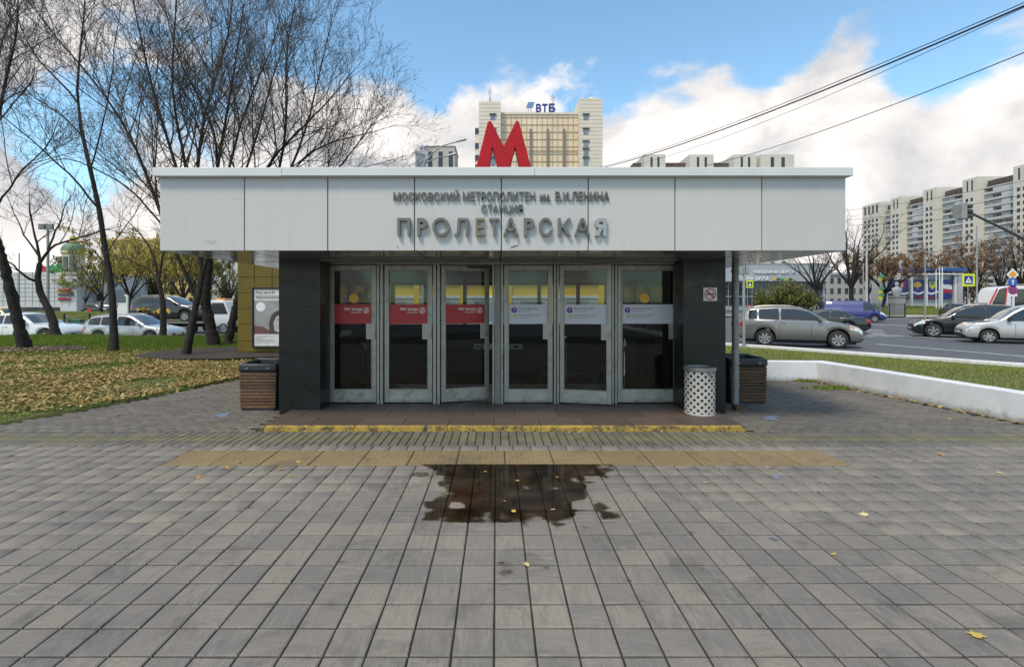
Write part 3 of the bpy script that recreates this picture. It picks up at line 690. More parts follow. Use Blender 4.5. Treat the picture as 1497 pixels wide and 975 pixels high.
# door frame: head, posts
DT = 2.222
def dx(u): return WX(u, DY)
bx('door_head', dx(477), dx(995), DY-.05, DY+.12, DT+.008, SZ-.002, M['alu'], pav, bevel=.004)
doors = [(482, 550), (562, 632), (645, 718.5), (737, 808), (818, 892), (903, 991.5)]
posts = [(477, 480.5), (551.5, 555.4), (556.6, 560.5), (633.5, 638), (639.4, 643.5), (719.8, 722.6), (732.5, 735.5), (809.5, 812.5), (813.7, 816.5), (893.5, 897), (898, 901.5), (993, 996.5)]
for a, b_ in posts: bx('door_post', dx(a), dx(b_), DY-.045, DY+.11, .06, DT+.006, M['alu'], pav, bevel=.004)
bx('door_post', dx(723), dx(732), DY-.03, DY+.11, .06, DT+.006, M['alu_dark'], pav, bevel=.004)
for k, u in enumerate((488, 571, 653, 742, 823, 905)):     # closer brackets
    b = MB(); x = dx(u); 
    b.box(x-.03, x-.02, DY-.09, DY-.052, DT+.03, DT+.10); b.box(x+.02, x+.03, DY-.09, DY-.052, DT+.03, DT+.10); b.box(x-.03, x+.03, DY-.10, DY-.09, DT+.03, DT+.04)
    b.build('door_closer', M['alu_dark'], pav)
def door(ua, ub, ang, red, wide, dot):
    x0, x1 = dx(ua), dx(ub); W = x1-x0; e = empty('door', (x0, DY, .08), 0)
    e.parent = pav; e.location = Vector((x0, DY, .08))-Vector(pav.location); e.rotation_euler = (0, 0, ang)
    H = DT-.08; ls, rs, tr_, bz, kz = .062, .066, .075, .035, .195
    b = MB(); b.box(0, ls, 0, .045, 0, H); b.box(W-rs, W, 0, .045, 0, H); b.box(ls, W-rs, 0, .045, H-tr_, H); b.box(ls, W-rs, 0, .045, 0, bz); b.box(ls, W-rs, 0, .045, kz, kz+.012)
    # raised glazing bead
    q = .012
    b.box(ls-.004, ls+q, -.008, -.0005, kz+.012, H-tr_+.004); b.box(W-rs-q, W-rs+.004, -.008, -.0005, kz+.012, H-tr_+.004); b.box(ls+q+.001, W-rs-q-.001, -.008, -.0005, H-tr_-q, H-tr_+.004)
    b.build('leaf_frame', M['alu'], e, bevel=.003, world=False)
    bx('kick_plate', ls+.001, W-rs-.001, .008, .03, bz+.001, kz-.001, M['kick'], e, world=False)
    bx('glass_pane', ls+.002, W-rs-.002, .02, .026, kz+.013, H-tr_-.001, M['glass'], e, world=False)
    hx = W-.155; b = MB().box(hx, W-.012, -.014, -.009, 1.232-.245, 1.232)
    for k in range(5): b.lathe([(.0005, -.004), (.006, -.004), (.006, 0)], 6, (W-.022, -.0135, 1.01+.05*k), 'y')
    b.lathe([(.0005, -.004), (.007, -.004), (.007, 0)], 6, (hx+.035, -.0135, 1.11), 'y')
    b.build('handle_plate', M['alu'], e, world=False)
    s0, s1, z0, z1 = ls+.004, W-rs-.004, 1.228, 1.530
    st = bx('sticker', s0, s1, .0125, .0155, z0, z1, M['red'] if red else M['lilac'], e, world=False)
    yl = .0118
    if red:
        c = (s1-.088, z1-.095); R = .048
        textfit('lettering', 'Нет входа', c[0]-.345, c[0]-.068, z1-.105, z1-.045, yl, M['white'], e, bold=.012, world=False)
        textfit('lettering', 'No Entry', c[0]-.235, c[0]-.068, z1-.145, z1-.112, yl, M['white'], e, world=False)
        b = MB(); ringv = []
        for k in range(25):
            a = 2*math.pi*k/24; ringv += [(c[0]+R*math.cos(a), yl, c[1]+R*math.sin(a)), (c[0]+R*.84*math.cos(a), yl, c[1]+R*.84*math.sin(a))]
        b.add(ringv, [(2*k, 2*k+1, 2*k+3, 2*k+2) for k in range(24)])
        def bar(p, q_, w_):
            p, q_ = Vector(p), Vector(q_); t = (q_-p).normalized(); n_ = Vector((-t.y, t.x))*w_/2; b.add([(c[0]+w.x, yl-.0003*len(b.f)/40, c[1]+w.y) for w in (p-n_, q_-n_, q_+n_, p+n_)], [(0, 1, 2, 3)])
        bar((0, .012), (.002, -.012), .014); bar((.002, -.012), (.016, -.032), .008); bar((-.001, -.01), (-.016, -.03), .008); bar((.004, .008), (.018, -.004), .007); bar((-.004, .008), (-.018, 0), .007); bar((-.03, -.03), (.03, .03), .006)
        b.add([(c[0]+.002+.008*math.cos(2*math.pi*k/10), yl-.0008, c[1]+.024+.008*math.sin(2*math.pi*k/10)) for k in range(10)], [tuple(range(10))])
        b.build('pictogram', M['white'], e, world=False)
    else:
        kx = s0+.095
        for (zc, r, mt, tx, t1, t2) in ((z1-.088, .045, 'purple', '7', 'Пролетарская', 'Proletarskaya'), (z1-.185, .030, 'lime', '8', 'Крестьянская Застава', 'Krestyanskaya Zastava')):
            x_ = kx-(.005 if r > .04 else -.01)
            MB().add([(x_+r*math.cos(2*math.pi*k/24), yl, zc+r*math.sin(2*math.pi*k/24)) for k in range(24)], [tuple(range(24))]).build('line_badge', M[mt], e, world=False)
            textfit('lettering', tx, x_-r*.28, x_+r*.28, zc-r*.45, zc+r*.45, yl-.0006, M['white'], e, world=False)
            hgt = .034 if r > .04 else .024; wd = .30 if r > .04 else .33
            textfit('lettering', t1, kx+.06, kx+.06+wd, zc+.004, zc+.004+hgt, yl, M['ink'], e, bold=.01, world=False)
            textfit('lettering', t2, kx+.06, kx+.06+wd*.66, zc-.03, zc-.008, yl, M['ink'], e, world=False)
    if dot:
        dz = 1.627; dxx = ls+.31 if red else ls+.365
        MB().lathe([(.0005, -.002), (.075, -.002), (.075, 0)], 28, (dxx, .018, dz), 'y').build('yellow_dot', M['amber'], e, world=False)
    return e
for k, (a, b_) in enumerate(doors):
    ang = {2: math.radians(18), 4: -math.radians(13)}.get(k, 0.0)
    door(a, b_, ang, k < 3, k == 5, k in (0, 5))
# body: side walls, rear wall, interior
BX0, BX1, BY1 = -3.19, 3.365, 14.0
for X, s in ((BX0, 1), (BX1, -1)):
    xa, xb = X, X+s*.2
    bx('side_wall', xa, xb, 8.202, BY1, 0, 1.0, M['granite'], pav); bx('sill', xa-s*.02, xb+s*.12, 8.204, BY1, 1.002, 1.04, M['sill'], pav, bevel=.004)
    bx('window_head', xa, xb, 8.202, BY1, 2.14, SZ-.002, M['dark_room'], pav)
    ys_ = np.linspace(8.204, BY1-.1, 6)
    for y in ys_: bx('mullion', xa+s*.06, xa+s*.14, y, y+.08, 1.042, 2.138, M['dark_room'], pav)
    for y, y2 in zip(ys_[:-1], ys_[1:]): bx('window_pane', xa+s*.095, xa+s*.101, y+.082, y2-.002, 1.042, 2.138, M['glass_side'], pav)
bx('rear_wall', BX0+.202, BX1-.202, BY1-.2, BY1, 0, .98, M['dark_room'], pav); bx('sill', BX0+.33, BX1-.33, BY1-.33, BY1-.0, .982, 1.02, M['dark_floor'], pav)
bx('window_head', BX0+.202, BX1-.202, BY1-.2, BY1, 2.12, SZ-.002, M['dark_room'], pav)
xs_ = [BX0+.202, -2.05, -.95, .1, 1.15, 2.25, BX1-.302]
for x in xs_: bx('mullion', x, x+.1, BY1-.14, BY1-.05, 1.022, 2.118, M['dark_room'], pav)
for x, x2 in zip(xs_[:-1], xs_[1:]): bx('window_pane', x+.102, x2-.002, BY1-.1, BY1-.094, 1.022, 2.118, M['glass_side'], pav)
bx('inner_ceiling', BX0+.21, BX1-.21, 7.83, BY1-.21, SZ-.09, SZ-.004, M['dark_room'], pav)
for x in (-1.0, 1.2): bx('ceiling_lamp', x-.5, x+.5, 10.0, 10.12, SZ-.13, SZ-.092, M['alu'], pav)
fl = MB(); fl.box(BX0+.21, BX1-.21, 7.84, 9.55, .02, .058); fl.box(BX0+.21, -2.5, 9.551, BY1-.21, .02, .058); fl.box(2.7, BX1-.21, 9.551, BY1-.21, .02, .058); fl.build('floor', M['dark_floor'], pav)
well = MB(); well.box(-2.52, -2.5, 9.56, 13.79, -2.4, .9); well.box(2.7, 2.72, 9.56, 13.79, -2.4, .9); well.box(-2.499, 2.699, 13.77, 13.79, -2.4, .9); well.build('stairwell', M['dark_room'], pav)
for k in range(12): bx('stair_step', -2.498, 2.698, 9.555+.33*k, 9.88+.33*k, -.25-.16*k, -.09-.16*k, M['dark_floor'], pav)
for x in (-1.0, 1.05, 1.32, 2.42):      # handrails down the stairs
    MB().tube([(x, 9.3, .06), (x, 9.3, .85), (x, 9.36, .95), (x, 9.5, .97), (x, 9.62, .9), (x, 13.4, -1.0)], .024, 8).build('handrail', M['chrome'], pav, smooth=True)
sb = bx('exit_strip', WX(693, 9.0), WX(764, 9.0), 9.0, 9.012, WZ(510.5, 9.0), WZ(502.5, 9.0), paint((.50, .58, .44), .4), pav)
for x in (-.38, .42): bx('strip_post', x, x+.02, 9.014, 9.03, .06, .85, M['dark_room'], pav)
for (a, b_) in ((697, 700.5), (702, 704), (751, 758)): bx('strip_mark', WX(a, 9), WX(b_, 9), 8.996, 8.999, WZ(508, 9), WZ(505, 9), M['ink'], sb)
# lettering on the fascia
let = MB().box(WX(577, FY), WX(890, FY), FY+.008, FY+.012, WZ(345, FY)+.1, WZ(345, FY)+.104).build('station_lettering', M['panel'], pav)
LZ0, LZ1 = WZ(345.2, 5.96), WZ(319, 5.96)
big_l = [('П', 581, 599.7), ('Р', 609.8, 624.7), ('О', 632, 657), ('Л', 664, 684.8), ('Е', 695.4, 708.3), ('Т', 715, 730), ('А', 735.6, 757.8), ('Р', 766, 781.3), ('С', 788, 807), ('К', 815.7, 835), ('А', 840, 863), ('Я', 869.5, 886.3)]
for k, (ch, a, b_) in enumerate(big_l):
    mt = 'letter_pale' if ch == 'Я' else 'letter_brass' if k == 4 else 'letter'
    if ch in 'РЯ':
        xa, xb, ya, yb_ = WX(a, 5.96), WX(b_, 5.96), 5.948, 5.992; w = xb-xa; t_ = .22*(LZ1-LZ0); sw = .30*w; zb_ = LZ0+.42*(LZ1-LZ0); rb = (LZ1-zb_)/2; mxx = (lambda q: xa+xb-q) if ch == 'Я' else (lambda q: q)
        arc = lambda r_: [(xb-rb+r_*math.cos(q), (LZ1+zb_)/2+r_*math.sin(q)) for q in np.linspace(math.pi/2, -math.pi/2, 11)]
        outer = [(xa+sw+.0005, LZ1)] + arc(rb) + [(xa+sw+.0005, zb_)]; inner = [(xa+sw+.0005, LZ1-t_)] + arc(rb-t_) + [(xa+sw+.0005, zb_+t_)]; b = MB(); n_ = len(outer)
        V = [(mxx(x), y, z) for y in (ya, yb_) for x, z in outer+inner]
        b.add(V, [(i, i+1, n_+i+1, n_+i) for i in range(n_-1)] + [(2*n_+i, 2*n_+i+1, 3*n_+i+1, 3*n_+i) for i in range(n_-1)] + [(i, i+1, 2*n_+i+1, 2*n_+i) for i in range(n_-1)] + [(n_+i, n_+i+1, 3*n_+i+1, 3*n_+i) for i in range(n_-1)])
        b.box(mxx(xa), mxx(xa+sw), ya, yb_, LZ0, LZ1)
        if ch == 'Я': b.prism([(mxx(xa+sw*1.1), zb_-.0005), (mxx(xa+sw*2.2), zb_-.0005), (mxx(xb), LZ0), (mxx(xb-sw*1.15), LZ0)], ya+.001, yb_)
        b.build('letter', M[mt], let); continue
    ex = .004 if ch in 'ОС' else 0
    o = textfit('letter', ch, WX(a, 5.96), WX(b_, 5.96), LZ0-ex, LZ1+ex, 5.972, M[mt], let, depth=.04, bold=.018)
for (tx, a, b_, v1, v0) in (('МОСКОВСКИЙ', 575, 671, 293.5, 277.5), ('МЕТРОПОЛИТЕН', 676.5, 782, 293.5, 280), ('им.', 789, 805, 294, 283.8), ('В.И.ЛЕНИНА', 812, 891, 293.6, 280), ('СТАНЦИЯ', 703.5, 764, 312.8, 299)):
    textfit('word', tx, WX(a, 5.97), WX(b_, 5.97), WZ(v1, 5.97), WZ(v0, 5.97), 5.983, M['letter_small'], let, depth=.02, bold=.008)
# scratches and a small graffiti tag on the panels
def scrawl(name, pts, w, mat=None):
    b = MB(); y = FY-.004
    for p, q in zip(pts[:-1], pts[1:]):
        p, q = Vector((WX(p[0], y), WZ(p[1], y))), Vector((WX(q[0], y), WZ(q[1], y))); t = (q-p).normalized(); n_ = Vector((-t.y, t.x))*w/2
        b.add([(r.x, y, r.y) for r in (p-n_, q-n_, q+n_, p+n_)], [(0, 1, 2, 3)]); y -= .00012
    b.build(name, mat or M['ink'], pav)
scrawl('scratch', [(301, 352), (304, 355), (307, 352), (310, 357), (313, 351), (316, 354)], .004, M['alu'])
scrawl('graffiti', [(747, 363), (749, 360), (751, 362.5), (753, 358.5), (755, 361), (758, 357.5)], .008)
scrawl('scratch', [(346, 289), (347, 291)], .008, M['alu']); scrawl('scratch', [(581, 360), (581.4, 363)], .006)

# the red M on the roof
MY = 6.75
mp = [(692, 246), (711.4, 246), (719.8, 215), (735, 246), (737.5, 246), (753.4, 215), (764.8, 246), (781, 246), (759.2, 179.5), (757.4, 176.6), (754.6, 176.6), (752.8, 179.5), (736.3, 213.5), (719.3, 179.5), (717.4, 176.6), (714.6, 176.6), (712.6, 179.5)]
pts = [(WX(u, MY), WZ(v, MY)) for u, v in mp]; zb = PT+.05; pts = [(x, z if i not in (0, 1, 3, 4, 6, 7) else zb) for i, (x, z) in enumerate(pts)]
pts[0] = (pts[0][0]-.03, zb); pts[7] = (pts[7][0]+.03, zb)
ms_ = empty('metro_sign', (0, MY, zb), 0, 'large solid red letter M standing on the pavilion roof', 'sign')
MB().prism(pts, MY, MY+.16).build('letter', pm('red_sign_paint', (.43, .008, .014), .5, var=.14, scale=5, dirt=((.22, .008, .012), .5), spec=.25), ms_, bevel=.012, segs=2)
for x in (-.25, .35): bx('foot', x-.1, x+.1, MY+.165, MY+.36, zb, zb+.02, M['alu_dark'], ms_); 
for x in (-.25, .35): MB().tube([(x, MY+.34, zb+.02), (x, MY+.162, zb+.3)], .015, 6).build('brace', M['alu_dark'], ms_)

# no-smoking plate on the right pier
ns_ = empty('no_smoking_sign', (WX(1039, 7.24), 7.24, WZ(430, 7.24)), 0, 'square white no-smoking sign on the black pier', 'sign'); yb = 7.2465
bx('plate', WX(1028.5, 7.24), WX(1048.5, 7.24), yb-.004, yb, WZ(440, 7.24), WZ(420.5, 7.24), paint((.62, .58, .56), .5), ns_)
cx_, cz_, R = WX(1038.5, 7.24), WZ(430.2, 7.24), .085
b = MB(); vs_ = []
for k in range(33):
    a = 2*math.pi*k/32; vs_ += [(cx_+R*math.cos(a), yb-.0052, cz_+R*math.sin(a)), (cx_+R*.84*math.cos(a), yb-.0052, cz_+R*.84*math.sin(a))]
b.add(vs_, [(2*k, 2*k+1, 2*k+3, 2*k+2) for k in range(32)]); h_ = R*.88*.7071; n_ = .008
b.add([(cx_-h_-n_, yb-.0060, cz_+h_-n_), (cx_+h_-n_, yb-.0060, cz_-h_-n_), (cx_+h_+n_, yb-.0060, cz_-h_+n_), (cx_-h_+n_, yb-.0060, cz_+h_+n_)], [(0, 1, 2, 3)])
b.build('prohibition_ring', M['red'], ns_)
b = MB().box(cx_-.062, cx_+.04, yb-.0056, yb-.0045, cz_-.012, cz_+.008); b.box(cx_+.043, cx_+.058, yb-.0056, yb-.0045, cz_-.012, cz_+.008); b.box(cx_+.045, cx_+.05, yb-.0056, yb-.0045, cz_+.012, cz_+.035); b.box(cx_+.034, cx_+.048, yb-.0056, yb-.0045, cz_+.031, cz_+.036)
b.build('cigarette', M['ink'], ns_)

# down pipe at the right corner
M['pipe'] = pm('galvanised_pipe', (.24, .245, .25), .5, .4, var=.15, scale=5, dirt=((.10, .07, .05), .6))
dp = empty('drain_pipe', (WX(1075, 7.55), 7.55, 0), 0, 'grey round drain pipe at the corner beside the black pier', 'pipe'); x = dp.location.x
MB().tube([(x, 7.55, .06), (x, 7.55, SZ-.005)], .052, 14).build('pipe', M['pipe'], dp, smooth=True)
for z in (.35, 1.3, 2.1): MB().lathe([(.053, 0), (.06, .003), (.06, .04), (.053, .043)], 14, (x, 7.55, z)).build('collar', M['pipe'], dp, smooth=True)
MB().tube([(x, 7.55, .09), (x, 7.545, .058), (x+.01, 7.45, .03)], [.054, .056, .05], 12).build('shoe', pm('rusty_pipe', (.13, .06, .03), .8, var=.4, scale=12), dp, smooth=True)

# ------------------------------------------------------------------ bins
M['wood'] = None
m = MT('weathered_slat'); o_ = m.objc(); oi = m.n('ShaderNodeObjectInfo'); ad = m.n('ShaderNodeVectorMath', operation='ADD'); m.l(o_, ad.inputs[0])
cb = m.n('ShaderNodeCombineXYZ'); m.l(m.math('MULTIPLY', oi.outputs['Random'], 31), cb.inputs[0]); m.l(cb.outputs[0], ad.inputs[1])
gr_ = m.noise(ad.outputs[0], 9, 8, .7, .5, (.6, 5, 12)); st_ = m.noise(ad.outputs[0], 5, 7, .7, .6)
c_ = m.mix(m.mr(st_, .5, .72, 0, .85), m.ramp(gr_, [(.25, (.05, .024, .012)), (.5, (.12, .064, .034)), (.78, (.20, .125, .075))]), (.03, .02, .015))
m.set(Base_Color=m.mix(1, c_, m.ramp(oi.outputs['Random'], [(0, (.75, .75, .75)), (1, (1.2, 1.15, 1.1))]), 'MULTIPLY'), Roughness=.8).bump(gr_, .5, .004); M['wood'] = m.m
M['bin_top'] = pm('dark_cast_top', (.022, .023, .027), .55, var=.3, scale=6, bump=.2, dirt=((.09, .09, .09), .3))
def slat_bin(x0, x1, y0, z1, tilt, label):
    """planter-like litter bin: slatted front that narrows downwards, thick rounded lid with a sunk opening"""
    W = x1-x0; D = .62; e = empty('litter_bin', ((x0+x1)/2, y0, 0), 0, label, 'bin', 'slatted litter bins beside the pavilion'); c = (x0+x1)/2
    hb = z1-.155; nsl = 11
    def half(z): return W/2*(.925+.075*z/z1)
    core = MB(); z0_ = .035
    for_pts = [(c-half(z0_)+.03, y0+.05, z0_), (c+half(z0_)-.03, y0+.05, z0_), (c+half(z0_)-.03, y0+D-.05, z0_), (c-half(z0_)+.03, y0+D-.05, z0_)]
    core.add(for_pts + [(p[0]+(.03 if p[0] > c else -.03)*.6, p[1], hb) for p in for_pts], [(0,3,2,1),(4,5,6,7),(0,1,5,4),(1,2,6,5),(2,3,7,6),(3,0,4,7)]); core.build('liner', M['black'], e)
    bx('base', c-half(0)+.02, c+half(0)-.02, y0+.03, y0+D-.03, 0, .034, M['bin_top'], e)
    sh = (hb-.045)/nsl
    for k in range(nsl):
        za, zb_ = .042+sh*k, .042+sh*(k+1)-.011; ha, hb_ = half(za), half(zb_); j = RNG.normal(0, .0015)
        for (ya, yb_) in ((y0+.018+j, y0+.048+j), (y0+D-.048, y0+D-.018)):
            MB().add([(c-ha, ya, za), (c+ha, ya, za), (c+ha, yb_, za), (c-ha, yb_, za), (c-hb_, ya, zb_), (c+hb_, ya, zb_), (c+hb_, yb_, zb_), (c-hb_, yb_, zb_)], [(0,3,2,1),(4,5,6,7),(0,1,5,4),(1,2,6,5),(2,3,7,6),(3,0,4,7)]).build('slat', M['wood'], e, bevel=.003)
    for s in (-1, 1):      # black side cheeks
        b = MB(); q = []
        for z in (.02, hb): q += [(c+s*(half(z)-.035), y0+.05, z), (c+s*(half(z)-.0), y0+.05, z), (c+s*(half(z)-.0), y0+D-.05, z), (c+s*(half(z)-.035), y0+D-.05, z)]
        b.add(q, [(0,3,2,1),(4,5,6,7),(0,1,5,4),(1,2,6,5),(2,3,7,6),(3,0,4,7)]).build('cheek', M['bin_top'], e)
    # lid: frame round the opening, sloping a little to the front
    lid = MB(); hw = W/2+.006; t = .15
    lid.box(c-hw, c+hw, y0, y0+.10, hb+.002, z1-.03); lid.box(c-hw, c+hw, y0+D-.09, y0+D, hb+.002, z1); lid.box(c-hw, c-hw+.1, y0+.1, y0+D-.09, hb+.002, z1-.012); lid.box(c+hw-.1, c+hw, y0+.1, y0+D-.09, hb+.002, z1-.012)
    lid.build('lid', M['bin_top'], e, bevel=.035, segs=4, smooth=True); bx('opening', c-hw+.101, c+hw-.101, y0+.101, y0+D-.091, hb+.003, z1-.08, M['black'], e)
    for s in (-1, 1): bx('hinge_pin', c+s*W*.28-.02, c+s*W*.28+.02, y0-.006, y0-.0005, hb+.05, hb+.066, M['alu'], e)
slat_bin(WX(348, 7.43), WX(403.5, 7.43), 7.43, WZ(529, 7.43), 0, 'dark topped bin with reddish brown slats left of the black pier')
slat_bin(WX(1068, 7.93), WX(1123, 7.93), 7.93, WZ(522, 7.93), 0, 'dark topped bin with pale brown slats behind the drain pipe')
# perforated drum bin
def drum():
    cx_, cy_, R = WX(1027, 6.95), 6.95+.1, .207; z0, z1 = .06, .06+.665
    e = empty('perforated_bin', (cx_, cy_, z0), 0, 'round white perforated metal bin with a steel rim on the platform', 'bin')
    Hh = z1-z0-.05; ncol, nrow = 26, 13; b = MB(); cw = 2*math.pi/ncol; ch = Hh/nrow
    def pt(a, z, r=R): return (cx_+r*math.cos(a), cy_+r*math.sin(a), z)
    nh = 12
    for i in range(ncol):
        for j in range(nrow):
            a = i*cw; z = z0+j*ch; hole = (i+j) % 2 == 0
            if hole:
                sq = []; ho = []
                for k in range(nh):
                    th = 2*math.pi*k/nh+math.pi/4; c_, s_ = math.cos(th), math.sin(th); q = 1/max(abs(c_), abs(s_))
                    sq.append(pt(a+cw/2*(1+c_*q), z+ch/2*(1+s_*q))); ho.append(pt(a+cw/2+c_*.0200/R, z+ch/2+s_*.0200))
                b.add(sq+ho, [(k, (k+1) % nh, (k+1) % nh+nh, k+nh) for k in range(nh)])
            else: b.add([pt(a, z), pt(a+cw, z), pt(a+cw, z+ch), pt(a, z+ch)], [(0, 1, 2, 3)])
    b.build('drum', pm('chipped_white_enamel', (.46, .445, .41), .45, var=.12, scale=6, dirt=((.18, .13, .09), .6)), e)
    MB().lathe([(.0005, z0+.004), (R*.96, z0+.004), (R*.96, z1-.06)], 24, (cx_, cy_, 0)).build('liner', M['black'], e, smooth=True)
    MB().lathe([(R*1.01, z1-.055), (R*1.06, z1-.05), (R*1.07, z1-.01), (R*1.04, z1), (R*.93, z1), (R*.9, z1-.02), (R*.9, z1-.05)], 32, (cx_, cy_, 0)).build('rim', M['alu_dark'], e, smooth=True)
    MB().lathe([(R*1.012, z0), (R*1.012, z0+.02), (R*1.0, z0+.022)], 32, (cx_, cy_, 0)).build('foot_ring', paint((.45, .43, .38), .6), e)
    bx('latch', cx_+.04, cx_+.07, cy_-R*1.06-.012, cy_-R*.99, z1-.10, z1-.05, M['alu_dark'], e)
drum()

# ------------------------------------------------------------------ trees
class Tubes:
    def __init__(s): s.V = []; s.T = []; s.n = 0
    def add(s, P, R, k, jit=0, rng=None):
        P = np.asarray(P, float); m = len(P); t = np.gradient(P, axis=0); t /= np.linalg.norm(t, axis=1)[:, None]+1e-9
        ref = np.array([0, 0, 1.]) if abs(t[0, 2]) < .85 else np.array([1., 0, 0])
        a = np.cross(t, ref); a /= np.linalg.norm(a, axis=1)[:, None]+1e-9; b = np.cross(a, t)
        an = np.arange(k)*2*np.pi/k; V = P[:, None]+np.asarray(R)[:, None, None]*(a[:, None]*np.cos(an)[None, :, None]+b[:, None]*np.sin(an)[None, :, None])
        if jit: V = P[:, None]+(V-P[:, None])*(1+rng.normal(0, jit, (m, k, 1)))
        s.V.append(V.reshape(-1, 3)); i = np.arange(m-1)[:, None]*k; j = np.arange(k)[None]; j2 = (j+1) % k
        s.T.append(np.stack([i+j, i+j2, i+k+j2, i+k+j], -1).reshape(-1, 4)+s.n); s.n += m*k
    def mesh(s, name, mat):
        me = make_mesh_np(name, np.concatenate(s.V), np.concatenate(s.T), mat); me.polygons.foreach_set("use_smooth", np.ones(len(me.polygons), bool)); return me
def unit(v): return v/(np.linalg.norm(v)+1e-9)
def branch(rng, p, d, L, n, wander, up):
    pts = [p]; st = L/n
    for i in range(n):
        d = unit(d + rng.normal(0, wander, 3) + np.array([0, 0, up])); p = p + d*st; pts.append(p)
    return np.array(pts)
def resample(pts, n):
    pts = np.asarray(pts, float); s = np.r_[0, np.cumsum(np.linalg.norm(np.diff(pts, axis=0), axis=1))]; q = np.linspace(0, s[-1], n)
    out = np.stack([np.interp(q, s, pts[:, k]) for k in range(3)], 1)
    for _ in range(2): out[1:-1] = (out[:-2]+2*out[1:-1]+out[2:])/4
    return out, s[-1]
def sprout(rng, tb, P, r0, r1, Ltot, level, maxl, dens, up, tips, lenk, ang=(.45, .95), start=.25, minr=.0042):
    """children along the polyline P, recursively"""
    n = max(1, int(dens[level]*Ltot*rng.uniform(.85, 1.15)))
    for q in range(n):
        t = start+(1-start)*(q+rng.uniform(0, 1))/n; f = t*(len(P)-1); i = min(int(f), len(P)-2); p = P[i]+(P[i+1]-P[i])*(f-i); d = unit(P[i+1]-P[i])
        perp = unit(np.cross(d, rng.normal(0, 1, 3))); a = rng.uniform(*ang); nd = unit(d*math.cos(a)+perp*math.sin(a)); nd = unit(nd+np.array([0, 0, .18]))
        L = lenk[level]*Ltot**.5*rng.uniform(.55, 1.25)*(1.15-.55*t); rr = max(minr, (r0+(r1-r0)*t)*rng.uniform(.40, .62))
        m = 6 if level == 0 else 4 if level == 1 else 3
        C = branch(rng, p, nd, L, m, .13 if level < 2 else .2, up); R = np.linspace(rr, max(minr*.7, rr*.32), len(C)); tb.add(C, R, 5 if level == 0 else 4 if level == 1 else 3)
        if level+1 < maxl: sprout(rng, tb, C, rr, rr*.32, L, level+1, maxl, dens, up, tips, lenk, ang, .15, minr)
        else: tips.append(C[-1]); tips.append(C[len(C)//2])
def tree(name, label, base, trunks, limbs, seed, dens=(2.3, 3.6, 4.8, 5.0), maxl=4, up=.06, lenk=(1.1, .78, .58, .42), leafn=0, leafm=None, leafs=.08, group=None, cat='tree', minr=.0042, knobs=0, thin=True):
    """trunks and limbs are polylines (points, r0, r1) in world space; thick wood is the trunk, the rest the crown"""
    rng = np.random.default_rng(seed); tk = .60 if thin else 1.0; e = empty(name, base, 0, label, cat, group); e.location.z = base[2]
    tr, cr_ = Tubes(), Tubes(); tips = []
    for pts, r0, r1, in trunks:
        NT = 44; P_, L = resample(pts, NT); R = np.linspace(r0, r1, NT)*tk; R *= 1+.6*np.exp(-np.arange(NT)/2.2); R *= 1+rng.normal(0, .015+.05*bool(knobs), NT)
        if knobs: P_[1:-1] += rng.normal(0, .008, (NT-2, 3))
        P_[0, 2] -= .12; tr.add(P_, R, 16, .05 if thin else .03, rng)
    for pts, r0, r1 in limbs:
        P_, L = resample(pts, 12); P_[2:] += np.cumsum(rng.normal(0, .02, (10, 3)), 0); R = np.linspace(r0, r1, 12)*tk; tr.add(P_, R, 7)
        sprout(rng, cr_, P_, r0*tk, r1*tk, L, 0, maxl, dens, up, tips, lenk, minr=minr)
    link('trunk', tr.mesh('trunk', M['bark']), e); link('crown', cr_.mesh('crown', M['twig']), e)
    if leafn:
        T = np.array(tips); k = rng.integers(0, len(T), leafn); xyz = T[k]+rng.normal(0, .18, (leafn, 3)); o = link('foliage', leaves(xyz, leafs, leafm, 'foliage', full=True), e)
    return e
def px(pts, d0, d1=None):
    d1 = d0 if d1 is None else d1; n = len(pts); return [P(u, v, d0+(d1-d0)*i/max(1, n-1)) for i, (u, v) in enumerate(pts)]
LGRP = 'bare trees on the leafy lawn'
# A: slim dark trunk, leaning back to the left
tree('bare_tree', 'tall bare tree with slim straight dark trunk in front of the silver estate car', P(166, 515, 16), [(px([(166, 515), (166, 480), (164, 430), (155, 372), (145, 306), (132, 248), (118, 186)], 16, 16.5), .185, .085)],
     [(px([(118, 186), (111, 124), (118, 80), (124, 20), (128, -40), (120, -110)], 16.5), .075, .015), (px([(145, 306), (112, 268), (83, 244), (41, 199), (0, 170), (-45, 120)], 16.3, 15), .06, .012),
      (px([(113, 150), (90, 118), (54, 91), (25, 25), (0, -40)], 16.5, 17.5), .055, .012), (px([(155, 372), (185, 330), (206, 300), (228, 280)], 16, 17.5), .035, .01), (px([(132, 248), (150, 190), (165, 120), (172, 50), (190, -30)], 16.4, 15.6), .045, .012),
      (px([(158, 390), (120, 350), (90, 330), (60, 322)], 16, 15), .03, .009), (px([(122, 200), (80, 160), (40, 140), (-10, 60)], 16.5, 18), .045, .01)], 11, group=LGRP)
